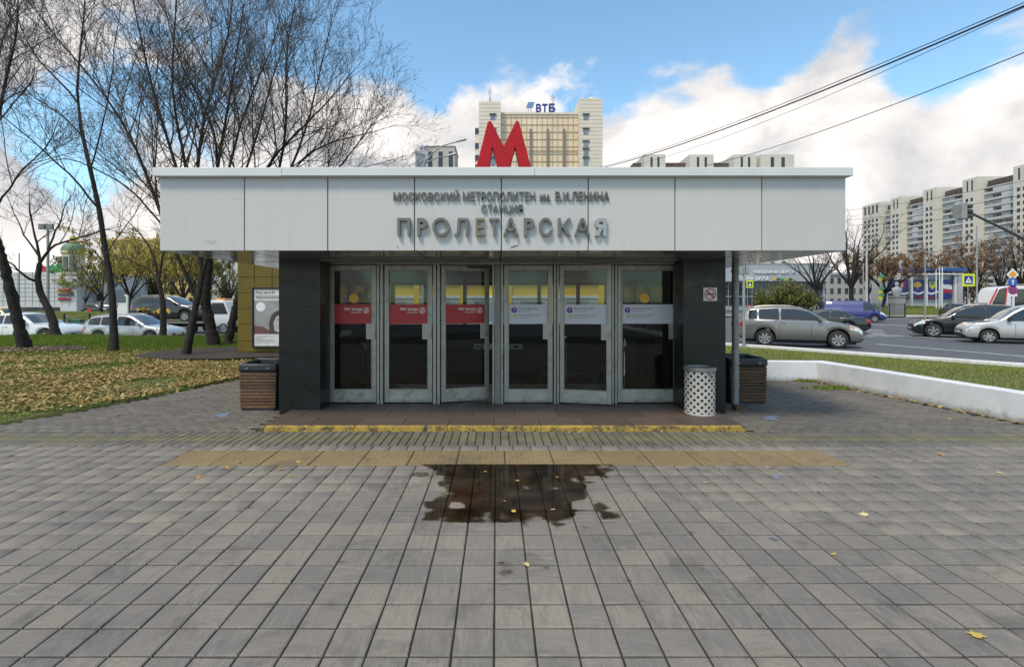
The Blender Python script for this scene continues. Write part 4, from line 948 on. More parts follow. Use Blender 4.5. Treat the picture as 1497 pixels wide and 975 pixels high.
# B: nearer tree whose limbs pass behind the fascia
tree('bare_tree', 'tree forking low behind the fascia, its trunk leaning right on the near lawn', P(270, 524, 14.5), [(px([(270, 524), (278, 490), (284, 458), (290, 428), (296, 400)], 14.5), .20, .13), ],
     [(px([(288, 440), (272, 400), (258, 372), (240, 330), (219, 253), (178, 166), (145, 116), (83, 62), (30, -20)], 14.5, 13.5), .10, .012), (px([(296, 400), (285, 330), (261, 244), (244, 195), (224, 132), (215, 83), (199, 0), (190, -80)], 14.5, 14), .10, .013),
      (px([(296, 400), (290, 340), (272, 244), (257, 174), (248, 124), (252, 75), (265, 0), (272, -90)], 14.5, 15.5), .10, .013), (px([(245, 340), (200, 280), (150, 250), (90, 225), (40, 260)], 14.2, 13), .05, .01), (px([(296, 400), (320, 330), (337, 244), (344, 199), (364, 149), (397, 83), (415, 0)], 14.5, 13.6), .09, .012)], 12, group=LGRP)
# E, F: the old pollarded pair
tree('pollard_tree', 'thick upright gnarled trunk just left of the slanting one by the kiosk', P(313, 506, 18.4), [(px([(313, 506), (308, 478), (300, 440), (303, 405), (308, 370)], 18.4), .33, .21)],
     [(px([(308, 370), (300, 310), (282, 244), (294, 186), (302, 137), (331, 79), (340, 0), (350, -80)], 18.4, 17.4), .13, .014), (px([(308, 370), (312, 310), (317, 244), (327, 178), (340, 108), (352, 37), (360, -50)], 18.4, 19), .13, .014),
      (px([(317, 244), (319, 199), (294, 149), (269, 108), (248, 54), (230, -30)], 18.8, 17.5), .08, .012), (px([(308, 370), (330, 310), (352, 270), (380, 190), (398, 110), (430, 20)], 18.4, 17), .10, .013), (px([(303, 390), (280, 340), (240, 290), (205, 262), (160, 200)], 18.4, 19.5), .08, .012)], 13, knobs=1, dens=(2.4, 3.6, 4.6, 4.8), group=LGRP)
tree('pollard_tree', 'thick trunk slanting right towards the gold kiosk', P(333, 506, 18.6), [(px([(333, 506), (340, 470), (349, 430), (356, 395), (362, 365)], 18.6), .24, .17)],
     [(px([(362, 365), (370, 300), (381, 244), (414, 215), (447, 178), (489, 137), (530, 88)], 18.6, 17.4), .12, .012), (px([(362, 365), (395, 300), (414, 244), (422, 178), (414, 124), (418, 62), (435, 0), (440, -60)], 18.6, 18.2), .11, .012),
      (px([(375, 340), (405, 290), (431, 244), (455, 219), (505, 207), (551, 199), (588, 186)], 18.6, 17.6), .09, .011), (px([(380, 330), (450, 290), (505, 244), (534, 203), (571, 153)], 18.6, 18.8), .085, .011), (px([(385, 320), (440, 285), (495, 262), (545, 245), (590, 232)], 18.6, 19), .07, .010),
      (px([(395, 300), (440, 220), (465, 120), (480, 50), (490, 0)], 18.4, 19), .09, .012)], 14, knobs=1, dens=(2.4, 3.6, 4.6, 4.8), group=LGRP)
# C: thick scaly trunk at the frame's edge
tree('scaly_tree', 'thick leaning trunk with scaly ridged bark at the edge of the lawn', P(33, 509, 16.6), [(px([(36, 509), (30, 485), (21, 448), (12, 413), (4, 380), (-6, 350), (-22, 300)], 16.6, 16), .27, .19)],
     [(px([(-22, 300), (-20, 230), (0, 160), (25, 80), (30, 0), (40, -80)], 16, 15.4), .12, .014), (px([(-22, 300), (-60, 230), (-90, 120), (-90, 0)], 16, 16.5), .13, .014), (px([(-14, 320), (10, 280), (40, 240), (75, 215), (95, 160)], 16, 14.6), .06, .011), (px([(-22, 300), (-5, 200), (-15, 120), (10, 40), (50, -30)], 16, 17), .09, .012)], 15, knobs=1, group=LGRP)
# D: crooked tree by the road
tree('bare_tree', 'crooked bare tree by the kerb in front of the white car', P(81, 490, 22.6), [(px([(81, 492), (78, 470), (70, 450), (59, 429), (55, 408), (58, 385)], 22.6), .30, .17)],
     [(px([(56, 412), (45, 410), (35, 401), (14, 384), (-15, 370)], 22.6, 21.6), .11, .014), (px([(58, 385), (68, 368), (80, 356), (118, 351), (151, 339), (185, 330)], 22.6, 22), .11, .013), (px([(58, 385), (57, 361), (50, 337), (46, 310), (50, 280)], 22.6), .11, .014),
      (px([(70, 365), (85, 330), (92, 300), (110, 275)], 22.6, 23.4), .08, .013), (px([(57, 375), (35, 340), (20, 310), (8, 285)], 22.6, 23.4), .08, .013)], 16, dens=(1.7, 2.6, 3.4, 3.4), group=LGRP, minr=.006)
tree('bare_tree', 'bare tree by the kerb in front of the towed car', P(238, 494, 24.5), [(px([(238, 494), (239, 470), (238, 440), (232, 410)], 24.5), .26, .16)],
     [(px([(232, 410), (226, 380), (210, 350), (190, 330), (170, 312)], 24.5), .11, .014), (px([(232, 410), (240, 370), (246, 330), (250, 290)], 24.5), .11, .014), (px([(232, 410), (215, 390), (180, 375), (150, 372)], 24.5, 25.5), .09, .014)], 17, dens=(1.4, 2.2, 3.2), maxl=3, group=LGRP, minr=.007)

# ---- free-growing trees further off
def auto_tree(name, label, x, y, z, H, spread, seed, trunk_h=.3, r=None, leafn=0, leafm=None, leafs=.2, group=None, nl=7, dens=(1.0, 1.5, 2.2), minr=.012, lean=0, cat='tree', maxl=3):
    rng = np.random.default_rng(seed); r = r or H*.018; th = H*trunk_h; b = np.array([x, y, z]); top = b+np.array([lean*th, 0, th])
    tr = [([b, b+(top-b)*.5+rng.normal(0, .05*th, 3)*[1, 1, 0], top], r, r*.7)]; lim = []
    for k in range(nl):
        a = 2*math.pi*(k+rng.uniform(-.3, .3))/nl; sp = spread*rng.uniform(.45, 1.0); h = (H-th)*rng.uniform(.72, 1.0)*(1-.25*(sp/spread)**2)
        p1 = top+np.array([math.cos(a)*sp*.35, math.sin(a)*sp*.35, h*.42]); p2 = top+np.array([math.cos(a)*sp, math.sin(a)*sp, h]); lim.append(([top-(top-b)*rng.uniform(0, .18), p1, (p1+p2)/2+rng.normal(0, .06*h, 3), p2], r*.5, minr))
    return tree(name, label, (x, y, z), tr, lim, seed, dens, maxl, .05, (.95, .7, .5), leafn, leafm, leafs, group, cat, minr, thin=False)

# ------------------------------------------------------------------ vehicles
M['tyre'] = pm('tyre_rubber', (.018, .018, .018), .8, var=.2, scale=10); M['rim'] = pm('alloy', (.45, .45, .46), .3, .8, var=.08); M['rim_dark'] = paint((.03, .03, .03), .5)
M['car_glass'] = pm('car_glass', (.018, .024, .028), .04, var=.05, coat=.5); M['shield'] = pm('windscreen', (.05, .065, .075), .04, var=.05, coat=.5)
M['plastic'] = pm('dark_plastic', (.022, .022, .023), .6, var=.15); M['lamp'] = pm('lamp_lens', (.62, .64, .66), .08, .2, var=.05, coat=1); M['tail'] = pm('tail_lens', (.35, .01, .012), .15, var=.05, coat=1); M['amber_lens'] = pm('amber_lens', (.75, .25, .03), .15, var=.05, coat=1); M['plate'] = paint((.6, .6, .58), .5)
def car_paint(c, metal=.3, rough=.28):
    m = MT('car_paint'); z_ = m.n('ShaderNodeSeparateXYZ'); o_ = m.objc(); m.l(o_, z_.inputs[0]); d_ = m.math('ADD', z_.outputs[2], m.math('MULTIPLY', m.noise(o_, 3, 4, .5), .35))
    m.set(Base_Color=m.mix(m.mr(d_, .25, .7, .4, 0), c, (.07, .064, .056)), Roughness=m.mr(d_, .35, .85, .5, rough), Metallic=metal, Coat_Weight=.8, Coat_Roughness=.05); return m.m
WHEELS = {}
def wheel_meshes(r, style):
    if (r, style) in WHEELS: return WHEELS[(r, style)]
    t = MB().lathe([(r*.64, -.10), (r*.9, -.105), (r*.985, -.085), (r, -.05), (r, .05), (r*.985, .085), (r*.9, .105), (r*.64, .10)], 28, (0, 0, 0), 'y')
    me_t = make_mesh('wheel', t.v, t.f, M['tyre'], smooth=True)
    b = MB(); q = r*.66
    b.lathe([(.0005, .05), (q*.96, .05), (q, .03)], 24, (0, 0, 0), 'y', 1); b.lathe([(q*.88, .098), (q*.97, .104), (q*1.0, .09), (q*.99, .03)], 28, (0, 0, 0), 'y', 0); b.lathe([(.0005, .1), (q*.2, .1), (q*.24, .06)], 12, (0, 0, 0), 'y', 0)
    nsp = {'a': 7, 'b': 5, 'c': 6}[style]
    for k in range(nsp):
        a = 2*math.pi*k/nsp+.2
        for w0, w1, da in (((.20, .13, 0),) if style != 'b' else ((.10, .09, -.16), (.10, .09, .16))):
            ca, sa = math.cos(a), math.sin(a); ca2, sa2 = math.cos(a+da), math.sin(a+da); vs = []
            for rr, w, c_, s_ in ((q*.12, w0*q, ca, sa), (q*.93, w1*q, ca2, sa2)):
                for s in (-1, 1):
                    for yv in (.055, .097): vs.append((rr*c_-s*w*s_, yv, rr*s_+s*w*c_))
            b.add(vs, [(0, 1, 3, 2), (4, 6, 7, 5), (1, 5, 7, 3), (0, 2, 6, 4), (0, 4, 5, 1), (2, 3, 7, 6)], 0)
    me_r = make_mesh('rim', b.v, b.f, [M['rim'], M['rim_dark']], b.m)
    bm = bmesh.new(); bm.from_mesh(me_r); bmesh.ops.recalc_face_normals(bm, faces=bm.faces); bm.to_mesh(me_r); bm.free()
    WHEELS[(r, style)] = (me_t, me_r); return me_t, me_r
def sm(xs, pts, L, n=5):
    t = xs/L+.5; z = np.interp(t, [p[0] for p in pts], [p[1] for p in pts]); return z
SPECS = {
 'suv': dict(L=4.69, W=1.89, wb=2.70, fo=.92, r=.365, belt=[(0,.62),(.004,.82),(.015,1.02),(.04,1.16),(.2,1.17),(.4,1.15),(.70,1.12),(.74,1.12),(.82,1.07),(.91,.99),(.955,.91),(.985,.78),(.997,.64),(1,.5)],
   roof=[(0,.62),(.004,.82),(.015,1.08),(.035,1.34),(.07,1.56),(.10,1.65),(.16,1.70),(.30,1.74),(.46,1.73),(.53,1.68),(.58,1.60),(.73,1.16),(.745,1.12),(.82,1.07),(.91,.99),(.955,.91),(.985,.78),(.997,.64),(1,.5)],
   win=[(.095,.165),(.180,.345),(.362,.655)], pill=.06, shield=(.535,.73), rearw=(.018,.07), clad=True, rails=True, doors=(.345,.60), sill=.27, sty='a'),
 'suv2': dict(L=4.8, W=1.92, wb=2.9, fo=.88, r=.375, belt=[(0,.62),(.004,.8),(.02,.98),(.05,1.08),(.4,1.06),(.68,1.04),(.72,1.04),(.80,1.02),(.92,.96),(.965,.86),(.99,.74),(.998,.62),(1,.5)],
   roof=[(0,.62),(.004,.8),(.02,1.05),(.045,1.35),(.09,1.58),(.13,1.66),(.22,1.73),(.38,1.76),(.48,1.74),(.54,1.68),(.60,1.55),(.71,1.10),(.73,1.04),(.80,1.02),(.92,.96),(.965,.86),(.99,.74),(.998,.62),(1,.5)],
   win=[(.10,.20),(.21,.37),(.385,.63)], pill=.06, shield=(.54,.715), rearw=(.022,.09), clad=True, rails=True, doors=(.38,.60), sill=.29, sty='b'),
 'wagon': dict(L=4.47, W=1.80, wb=2.64, fo=.90, r=.315, belt=[(0,.5),(.004,.7),(.02,.88),(.06,.96),(.4,.92),(.70,.90),(.74,.90),(.82,.86),(.92,.77),(.965,.68),(.99,.58),(1,.42)],
   roof=[(0,.5),(.004,.7),(.02,.92),(.05,1.15),(.10,1.36),(.15,1.42),(.3,1.47),(.45,1.48),(.52,1.46),(.58,1.38),(.745,.93),(.77,.90),(.82,.86),(.92,.77),(.965,.68),(.99,.58),(1,.42)],
   win=[(.085,.22),(.235,.40),(.415,.665)], pill=.055, shield=(.53,.745), rearw=(.022,.10), clad=False, rails=True, doors=(.408,.61), sill=.20, sty='c'),
 'sedan': dict(L=4.85, W=1.84, wb=2.8, fo=.88, r=.325, belt=[(0,.5),(.004,.7),(.015,.92),(.05,.99),(.14,1.0),(.4,.95),(.66,.92),(.72,.91),(.82,.87),(.93,.78),(.97,.68),(.99,.58),(1,.42)],
   roof=[(0,.5),(.004,.7),(.015,.92),(.05,.99),(.14,1.0),(.20,1.14),(.29,1.36),(.36,1.44),(.46,1.46),(.52,1.43),(.58,1.33),(.71,.95),(.73,.91),(.82,.87),(.93,.78),(.97,.68),(.99,.58),(1,.42)],
   win=[(.215,.27),(.28,.42),(.435,.64)], pill=.055, shield=(.53,.71), rearw=(.15,.29), clad=False, rails=False, doors=(.428,.60), sill=.20, sty='b'),
 'coupe_suv': dict(L=4.87, W=1.93, wb=2.88, fo=.93, r=.385, belt=[(0,.6),(.004,.8),(.015,.98),(.05,1.05),(.4,1.03),(.62,1.0),(.68,.99),(.80,.97),(.92,.88),(.965,.76),(.99,.64),(1,.46)],
   roof=[(0,.6),(.004,.8),(.015,1.0),(.05,1.12),(.12,1.33),(.22,1.48),(.34,1.55),(.44,1.56),(.50,1.53),(.56,1.44),(.68,1.03),(.70,.99),(.80,.97),(.92,.88),(.965,.76),(.99,.64),(1,.46)],
   win=[(.14,.21),(.22,.37),(.385,.61)], pill=.06, shield=(.51,.68), rearw=(.05,.2), clad=False, rails=False, doors=(.38,.585), sill=.24, sty='b'),
 'minivan': dict(L=4.75, W=1.80, wb=2.85, fo=.88, r=.315, belt=[(0,.5),(.004,.8),(.015,1.0),(.3,1.0),(.72,.98),(.77,.97),(.85,.92),(.94,.82),(.975,.7),(.993,.58),(1,.42)],
   roof=[(0,.5),(.004,.8),(.01,1.1),(.02,1.5),(.04,1.72),(.08,1.80),(.3,1.84),(.5,1.82),(.58,1.76),(.64,1.62),(.78,1.02),(.80,.97),(.85,.92),(.94,.82),(.975,.7),(.993,.58),(1,.42)],
   win=[(.05,.27),(.285,.46),(.475,.70)], pill=.07, shield=(.59,.78), rearw=(.006,.035), clad=False, rails=False, doors=(.468,.66), sill=.22, sty='c'),
 'panel_van': dict(L=4.36, W=1.83, wb=2.81, fo=.86, r=.315, belt=[(0,.5),(.004,.8),(.015,1.0),(.3,1.04),(.66,1.03),(.72,1.03),(.80,1.0),(.91,.92),(.96,.80),(.99,.66),(1,.46)],
   roof=[(0,.5),(.004,.8),(.01,1.2),(.02,1.6),(.04,1.74),(.10,1.78),(.35,1.79),(.46,1.77),(.53,1.70),(.60,1.52),(.72,1.09),(.735,1.03),(.80,1.0),(.91,.92),(.96,.80),(.99,.66),(1,.46)],
   win=[(.40,.655)], pill=.07, shield=(.53,.72), rearw=(.006,.03), clad=True, rails=False, doors=(.385,.60), sill=.23, sty='c'),
 'van': dict(L=5.0, W=1.98, wb=2.93, fo=.93, r=.335, belt=[(0,.5),(.004,1.0),(.015,1.1),(.6,1.1),(.80,1.1),(.86,1.08),(.93,.98),(.97,.82),(.99,.66),(1,.46)],
   roof=[(0,.5),(.003,1.2),(.01,1.8),(.025,1.98),(.06,2.02),(.5,2.03),(.66,2.01),(.72,1.95),(.76,1.82),(.86,1.16),(.88,1.07),(.93,.98),(.97,.82),(.99,.66),(1,.46)],
   win=[(.64,.80)], pill=.1, shield=(.72,.86), rearw=(.0035,.012), clad=False, rails=False, doors=(.63,.79), sill=.26, sty='c'),
}
def car(label, pos, heading, spec, color, cat='car', group=None, name='parked_car', metal=.3, graphic=None, glow=False, fog=False):
    S = SPECS[spec]; L, W, r = S['L'], S['W'], S['r']; xf = L/2-S['fo']; xr = xf-S['wb']; ra = r*1.17
    e = empty(name, pos, math.atan2(heading[1], heading[0]), label, cat, group)
    st = set(np.linspace(-L/2, L/2, 46).tolist()) | {-L/2+.01, -L/2+.04, -L/2+.1, L/2-.01, L/2-.04, L/2-.1}
    for p in S['roof']: st.add((p[0]-.5)*L)
    for xw in (xf, xr):
        for k in range(13): st.add(xw-ra*math.cos(math.pi*k/12))
        st |= {xw-ra-.004, xw+ra+.004}
    xs = np.array(sorted(st)); xs = xs[np.r_[True, np.diff(xs) > .002]]
    def prof(x):
        x = np.asarray(x, float); t = x/L+.5; zb = np.interp(t, *zip(*S['belt'])); zr = np.maximum(np.interp(t, *zip(*S['roof'])), zb)
        z0 = np.interp(t, [0, .03, .08, .92, .97, 1], [.42, S['sill']+.06, S['sill'], S['sill'], S['sill']-.02, .36]); hw = W/2*np.interp(t, [0, .01, .04, .14, .3, .72, .86, .94, .98, 1], [.80, .88, .93, .985, 1, 1, .985, .94, .85, .74]); return z0, zb, zr, hw
    def half_ring(x):
        z0, zb, zr, hw = [float(q) for q in prof(x)]
        for xw in (xf, xr):
            if abs(x-xw) < ra: z0 = max(z0, r*.98+math.sqrt(max(0, ra*ra-(x-xw)**2)))
        h = zb-z0; g = zr-zb; ye = hw*.945-.30*g if g > 0 else hw*.945; cr = min(.035, .012+g*.05)
        return [(0, z0), (hw*.93, z0), (hw*.985, z0+min(.05, h*.2)), (hw, z0+.42*h), (hw*.992, z0+.70*h), (hw*.97, zb-.05*min(1, h)), (hw*.945, zb), (hw*.945-.14*g, zb+.5*g), (ye, zr-.045*min(1, g/.25)), (ye*.93, zr-.004), (ye*.5, zr+cr*.7), (0, zr+cr)]
    def side_y(x, z):
        R = half_ring(x)[1:9]; return float(np.interp(z, [q[1]+1e-5*i for i, q in enumerate(R)], [q[0] for q in R]))
    H = [half_ring(x) for x in xs]; k = len(H[0]); V = []; Fc = []; mi = []; ringn = 2*k-2
    for x, h in zip(xs, H): V += [(x, y, z) for y, z in h] + [(x, -y, z) for y, z in h[-2:0:-1]]
    for i in range(len(xs)-1):
        for j in range(ringn):
            Fc.append((i*ringn+j, i*ringn+(j+1) % ringn, (i+1)*ringn+(j+1) % ringn, (i+1)*ringn+j))
            low = j in (0, ringn-1); c1 = j in (1, ringn-2); mi.append(1 if low or (S['clad'] and c1) else 0)
    for q in (0, len(xs)-1): Fc.append(tuple(q*ringn+j for j in range(ringn))); mi.append(0)
    me = make_mesh('body', V, Fc, [color, M['plastic']], mi, True)
    bm = bmesh.new(); bm.from_mesh(me); bmesh.ops.recalc_face_normals(bm, faces=bm.faces); bm.to_mesh(me); bm.free(); me.set_sharp_from_angle(angle=math.radians(50))
    link('body', me, e, False)
    def skin(nm, x0, x1, zf0, zf1, mat, side, off=.006, nx=10, nz=3, thick=False):
        """a patch that follows the body side"""
        Vp = []; 
        for i in range(nx+1):
            x = x0+(x1-x0)*i/nx; za, zb_ = zf0(x), zf1(x)
            if zb_ < za: zb_ = za
            for j in range(nz+1):
                z = za+(zb_-za)*j/nz; Vp.append((x, side*(side_y(x, z)+off), z))
        w = nz+1; Fp = [(i*w+j, (i+1)*w+j, (i+1)*w+j+1, i*w+j+1) for i in range(nx) for j in range(nz)]
        if side > 0: Fp = [f[::-1] for f in Fp]
        return link(nm, make_mesh(nm, Vp, Fp, mat, smooth=True), e, False)
    X = lambda t: (t-.5)*L
    zbf = lambda x: float(prof(x)[1]); zrf = lambda x: float(prof(x)[2])
    for side in (1, -1):
        for (t0, t1) in S['win']:
            skin('side_window', X(t0), X(t1), lambda x: zbf(x)+.025, lambda x: zrf(x)-S['pill']-.03, M['car_glass'], side, .013, 18)
        for t in S['doors'] + ((S['doors'][0]-.185,) if spec not in ('van', 'panel_van') else ()): skin('door_seam', X(t)-.006, X(t)+.006, lambda x: float(prof(x)[0])+.12, lambda x: zbf(x)+.01, M['black'], side, .004, 1, 5)
        for t in (S['doors'][0]+.03, S['doors'][0]-.15) if spec not in ('van', 'panel_van') else (S['doors'][0]+.03,):
            x_, z_ = X(t), zbf(X(t))-.12; y_ = side_y(x_, z_); bx('door_handle', x_-.08, x_+.08, side*(y_+.005), side*(y_+.035), z_-.012, z_+.012, color if spec != 'panel_van' else M['plastic'], e, bevel=.006, world=False)
        xm = X(S['shield'][1])-.32; zm = zbf(xm)+.06; ym = side_y(xm, zm)
        mr = MB().box(xm-.06, xm+.08, side*(ym+.05), side*(ym+.20), zm-.02, zm+.12); mr.box(xm-.02, xm+.02, side*(ym-.01), side*(ym+.06), zm, zm+.03); mr.build('wing_mirror', M['plastic'] if spec in ('panel_van', 'suv2') else color, e, bevel=.02, segs=2, world=False)
        hl = skin('headlight', L/2-.52, L/2-.07, lambda x: zbf(x)-.19-.03*(L/2-x)/.5, lambda x: zbf(x)-.05-.04*max(0, (x-L/2+.2)), M['lamp'], side, .008, 8)
        if fog: skin('indicator', L/2-.50, L/2-.36, lambda x: zbf(x)-.15, lambda x: zbf(x)-.07, M['amber_lens'], side, .011, 3)
        ht = .42 if spec in ('minivan', 'van', 'panel_van') else .2
        skin('tail_light', -L/2+.015, -L/2+(.1 if ht > .3 else .26), lambda x: zbf(x)-(.5 if ht > .3 else .24), lambda x: zbf(x)-(.06), M['tail'], side, .008, 6)
        bx('tail_light', -L/2-.004, -L/2+.01, side*W*.24, side*W*.38, zbf(-L/2+.2)-.24, zbf(-L/2+.2)-.10, M['tail'], e, world=False)
        if S['rails']:
            pr = [(X(t), side*(side_y(X(t), zrf(X(t))-.05)-.08), zrf(X(t))+.045) for t in np.linspace(.14, .5, 7)]; pr[0] = (pr[0][0], pr[0][1], pr[0][2]-.04); pr[-1] = (pr[-1][0], pr[-1][1], pr[-1][2]-.04)
            MB().tube(pr, .018, 6).build('roof_rail', M['alu'], e, world=False)
        for xw in (xf, xr):
            mt_, mr_ = wheel_meshes(r, S['sty']); w = link('wheel', mt_, e, False); w.location = (xw, side*(W/2-.125), r); w.rotation_euler = (0, 0, 0 if side > 0 else math.pi); link('rim', mr_, w, False)
    def across(nm, t0, t1, mat, k_=.9, off=.008, n=8):
        Vp = []
        for i in range(n+1):
            x = X(t0+(t1-t0)*i/n); R = half_ring(x); ye = R[8][0]
            yy = [-.97*ye*k_, -.5*ye, 0, .5*ye, .97*ye*k_]; zz = [R[9][1]-.0, R[10][1], R[11][1], R[10][1], R[9][1]]
            Vp += [(x+(off if t0 > .4 else -off), y_, z_+off) for y_, z_ in zip(yy, zz)]
        Fp = [(i*5+j, (i+1)*5+j, (i+1)*5+j+1, i*5+j+1) for i in range(n) for j in range(4)]; link(nm, make_mesh(nm, Vp, Fp, mat, smooth=True), e, False)
    across('windscreen', S['shield'][0]+.012, S['shield'][1]-.012, M['shield']); across('rear_window', S['rearw'][0]+.004, S['rearw'][1]-.004, M['car_glass'])
    # grille, bumper intake, plates
    zf_ = zbf(L/2-.05); gm = MB().box(L/2-.06, L/2+.006, -W*.24, W*.24, zf_-.19, zf_-.06); gm.build('grille', M['plastic'], e, bevel=.02, world=False); bx('intake', L/2-.06, L/2+.01, -W*.32, W*.32, .33, .45, M['plastic'], e, bevel=.02, world=False)
    bx('number_plate', L/2+.011, L/2+.02, -.26, .26, .45, .56, M['plate'], e, world=False); bx('number_plate', -L/2-.02, -L/2-.004, -.26, .26, .62 if ht < .3 else .5, .73 if ht < .3 else .61, M['plate'], e, world=False)
    bx('underbody', -L/2+.25, L/2-.25, -W/2+.28, W/2-.28, .16, .5, M['black'], e, world=False)
    if fog:
        for s in (-1, 1): MB().lathe([(.0005, .012), (.055, .012), (.06, 0)], 12, (L/2-.075, s*W*.385, .47), 'x').build('fog_lamp', M['amber_lens'], e, world=False)
    if graphic: graphic(e, skin, X, zbf)
    return e
silver = car_paint((.42, .43, .44), .5); grey_m = car_paint((.20, .195, .188), .5); black_c = car_paint((.008, .009, .013), .1); white_c = car_paint((.62, .63, .64), 0); yellow_c = car_paint((.62, .36, .015), 0); blue_c = car_paint((.008, .02, .15), 0, .5); dark_c = car_paint((.02, .02, .02), .2); silver2 = car_paint((.46, .46, .45), .3)
GR = -.3; GL = -.5
def gx(u, d): return WX(u, d)
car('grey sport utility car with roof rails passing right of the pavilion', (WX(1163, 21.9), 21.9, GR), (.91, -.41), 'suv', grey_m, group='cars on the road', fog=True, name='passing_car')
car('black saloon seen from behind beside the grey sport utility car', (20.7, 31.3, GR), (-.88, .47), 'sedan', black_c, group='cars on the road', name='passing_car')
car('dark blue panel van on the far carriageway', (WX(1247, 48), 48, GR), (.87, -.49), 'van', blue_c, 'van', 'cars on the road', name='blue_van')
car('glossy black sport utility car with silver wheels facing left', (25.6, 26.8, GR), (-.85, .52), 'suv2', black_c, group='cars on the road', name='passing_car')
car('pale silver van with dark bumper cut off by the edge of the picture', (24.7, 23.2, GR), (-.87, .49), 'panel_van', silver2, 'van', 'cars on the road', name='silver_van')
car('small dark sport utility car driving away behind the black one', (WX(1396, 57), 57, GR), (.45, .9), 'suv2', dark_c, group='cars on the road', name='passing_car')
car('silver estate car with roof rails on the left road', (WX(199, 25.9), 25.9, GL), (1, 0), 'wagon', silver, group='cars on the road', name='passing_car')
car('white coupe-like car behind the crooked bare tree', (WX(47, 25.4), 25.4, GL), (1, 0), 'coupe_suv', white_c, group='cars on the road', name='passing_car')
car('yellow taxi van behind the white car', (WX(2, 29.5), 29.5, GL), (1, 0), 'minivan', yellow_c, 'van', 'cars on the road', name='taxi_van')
def flames(e, skin, X, zbf):
    ym = paint((.55, .33, .03), .35); rm_ = paint((.35, .05, .02), .35)
    for s in (1, -1):
        skin('flame_graphic', X(.36), X(.60), lambda x: .52+.16*abs(math.sin((x+1)*9)), lambda x: .78+.12*math.sin((x+.4)*11), ym, s, .006, 16, 2)
        skin('flame_graphic', X(.12), X(.30), lambda x: .72+.08*abs(math.sin(x*9)), lambda x: .90+.05*math.sin(x*13), ym, s, .006, 12, 2)
        skin('flame_graphic', X(.44), X(.54), lambda x: .66, lambda x: .76+.05*math.sin(x*15), rm_, s, .009, 10, 1)
TZ = .30
car('dark sport utility car with flame graphics carried on the tow truck', (WX(252, 34), 34, TZ), (1, 0), 'suv', dark_c, group='cars on the road', graphic=flames, name='towed_car')
# flatbed tow truck
def tow():
    y = 34.0; x0, x1 = WX(196, 34), WX(312, 34); e = empty('tow_truck', ((x0+x1)/2, y, GL), 0, 'flatbed tow truck with dark deck carrying the dark car', 'truck', 'cars on the road')
    bx('deck', x0, x1, y-1.15, y+1.15, TZ-.12, TZ, M['plastic'], e, bevel=.02); bx('chassis', x0+.5, x1+1.0, y-.45, y+.45, TZ-.35, TZ-.122, M['black'], e)
    bx('side_rail', x0, x1, y-1.2, y-1.152, TZ-.1, TZ+.04, M['alu_dark'], e); bx('tool_box', x0+2.2, x0+3.4, y-1.1, y-.5, TZ-.62, TZ-.14, M['plastic'], e)
    cx0, cx1 = x1+.12, x1+1.75; zt = GL+2.25
    MB().prism([(cx0, GL+.45), (cx1, GL+.45), (cx1+.12, GL+1.0), (cx1-.05, GL+1.25), (cx1-.42, zt-.08), (cx1-.6, zt), (cx0, zt)], y-1.0, y+1.0).build('cab', white_c, e, bevel=.06, segs=3, smooth=True)
    MB().prism([(cx0+.35, GL+1.32), (cx1-.2, GL+1.32), (cx1-.5, zt-.18), (cx0+.35, zt-.18)], y-1.012, y-1.0).build('side_window', M['car_glass'], e); bx('beacon', cx0+.3, cx0+1.0, y-.6, y+.6, zt+.001, zt+.12, M['amber_lens'], e, bevel=.03)
    for xw in (x0+1.3, x1-.9, cx1-.5):
        for s in (-1, 1):
            a, b_ = wheel_meshes(.36, 'c'); w = link('wheel', a, e, False); w.location = Vector((xw, y+s*.92, GL+.36))-e.location; w.rotation_euler = (0, 0, 0 if s > 0 else math.pi); link('rim', b_, w, False)
    bx('fender', cx1-.95, cx1+.05, y-1.02, y-.9, GL+.55, GL+.75, white_c, e)
tow()
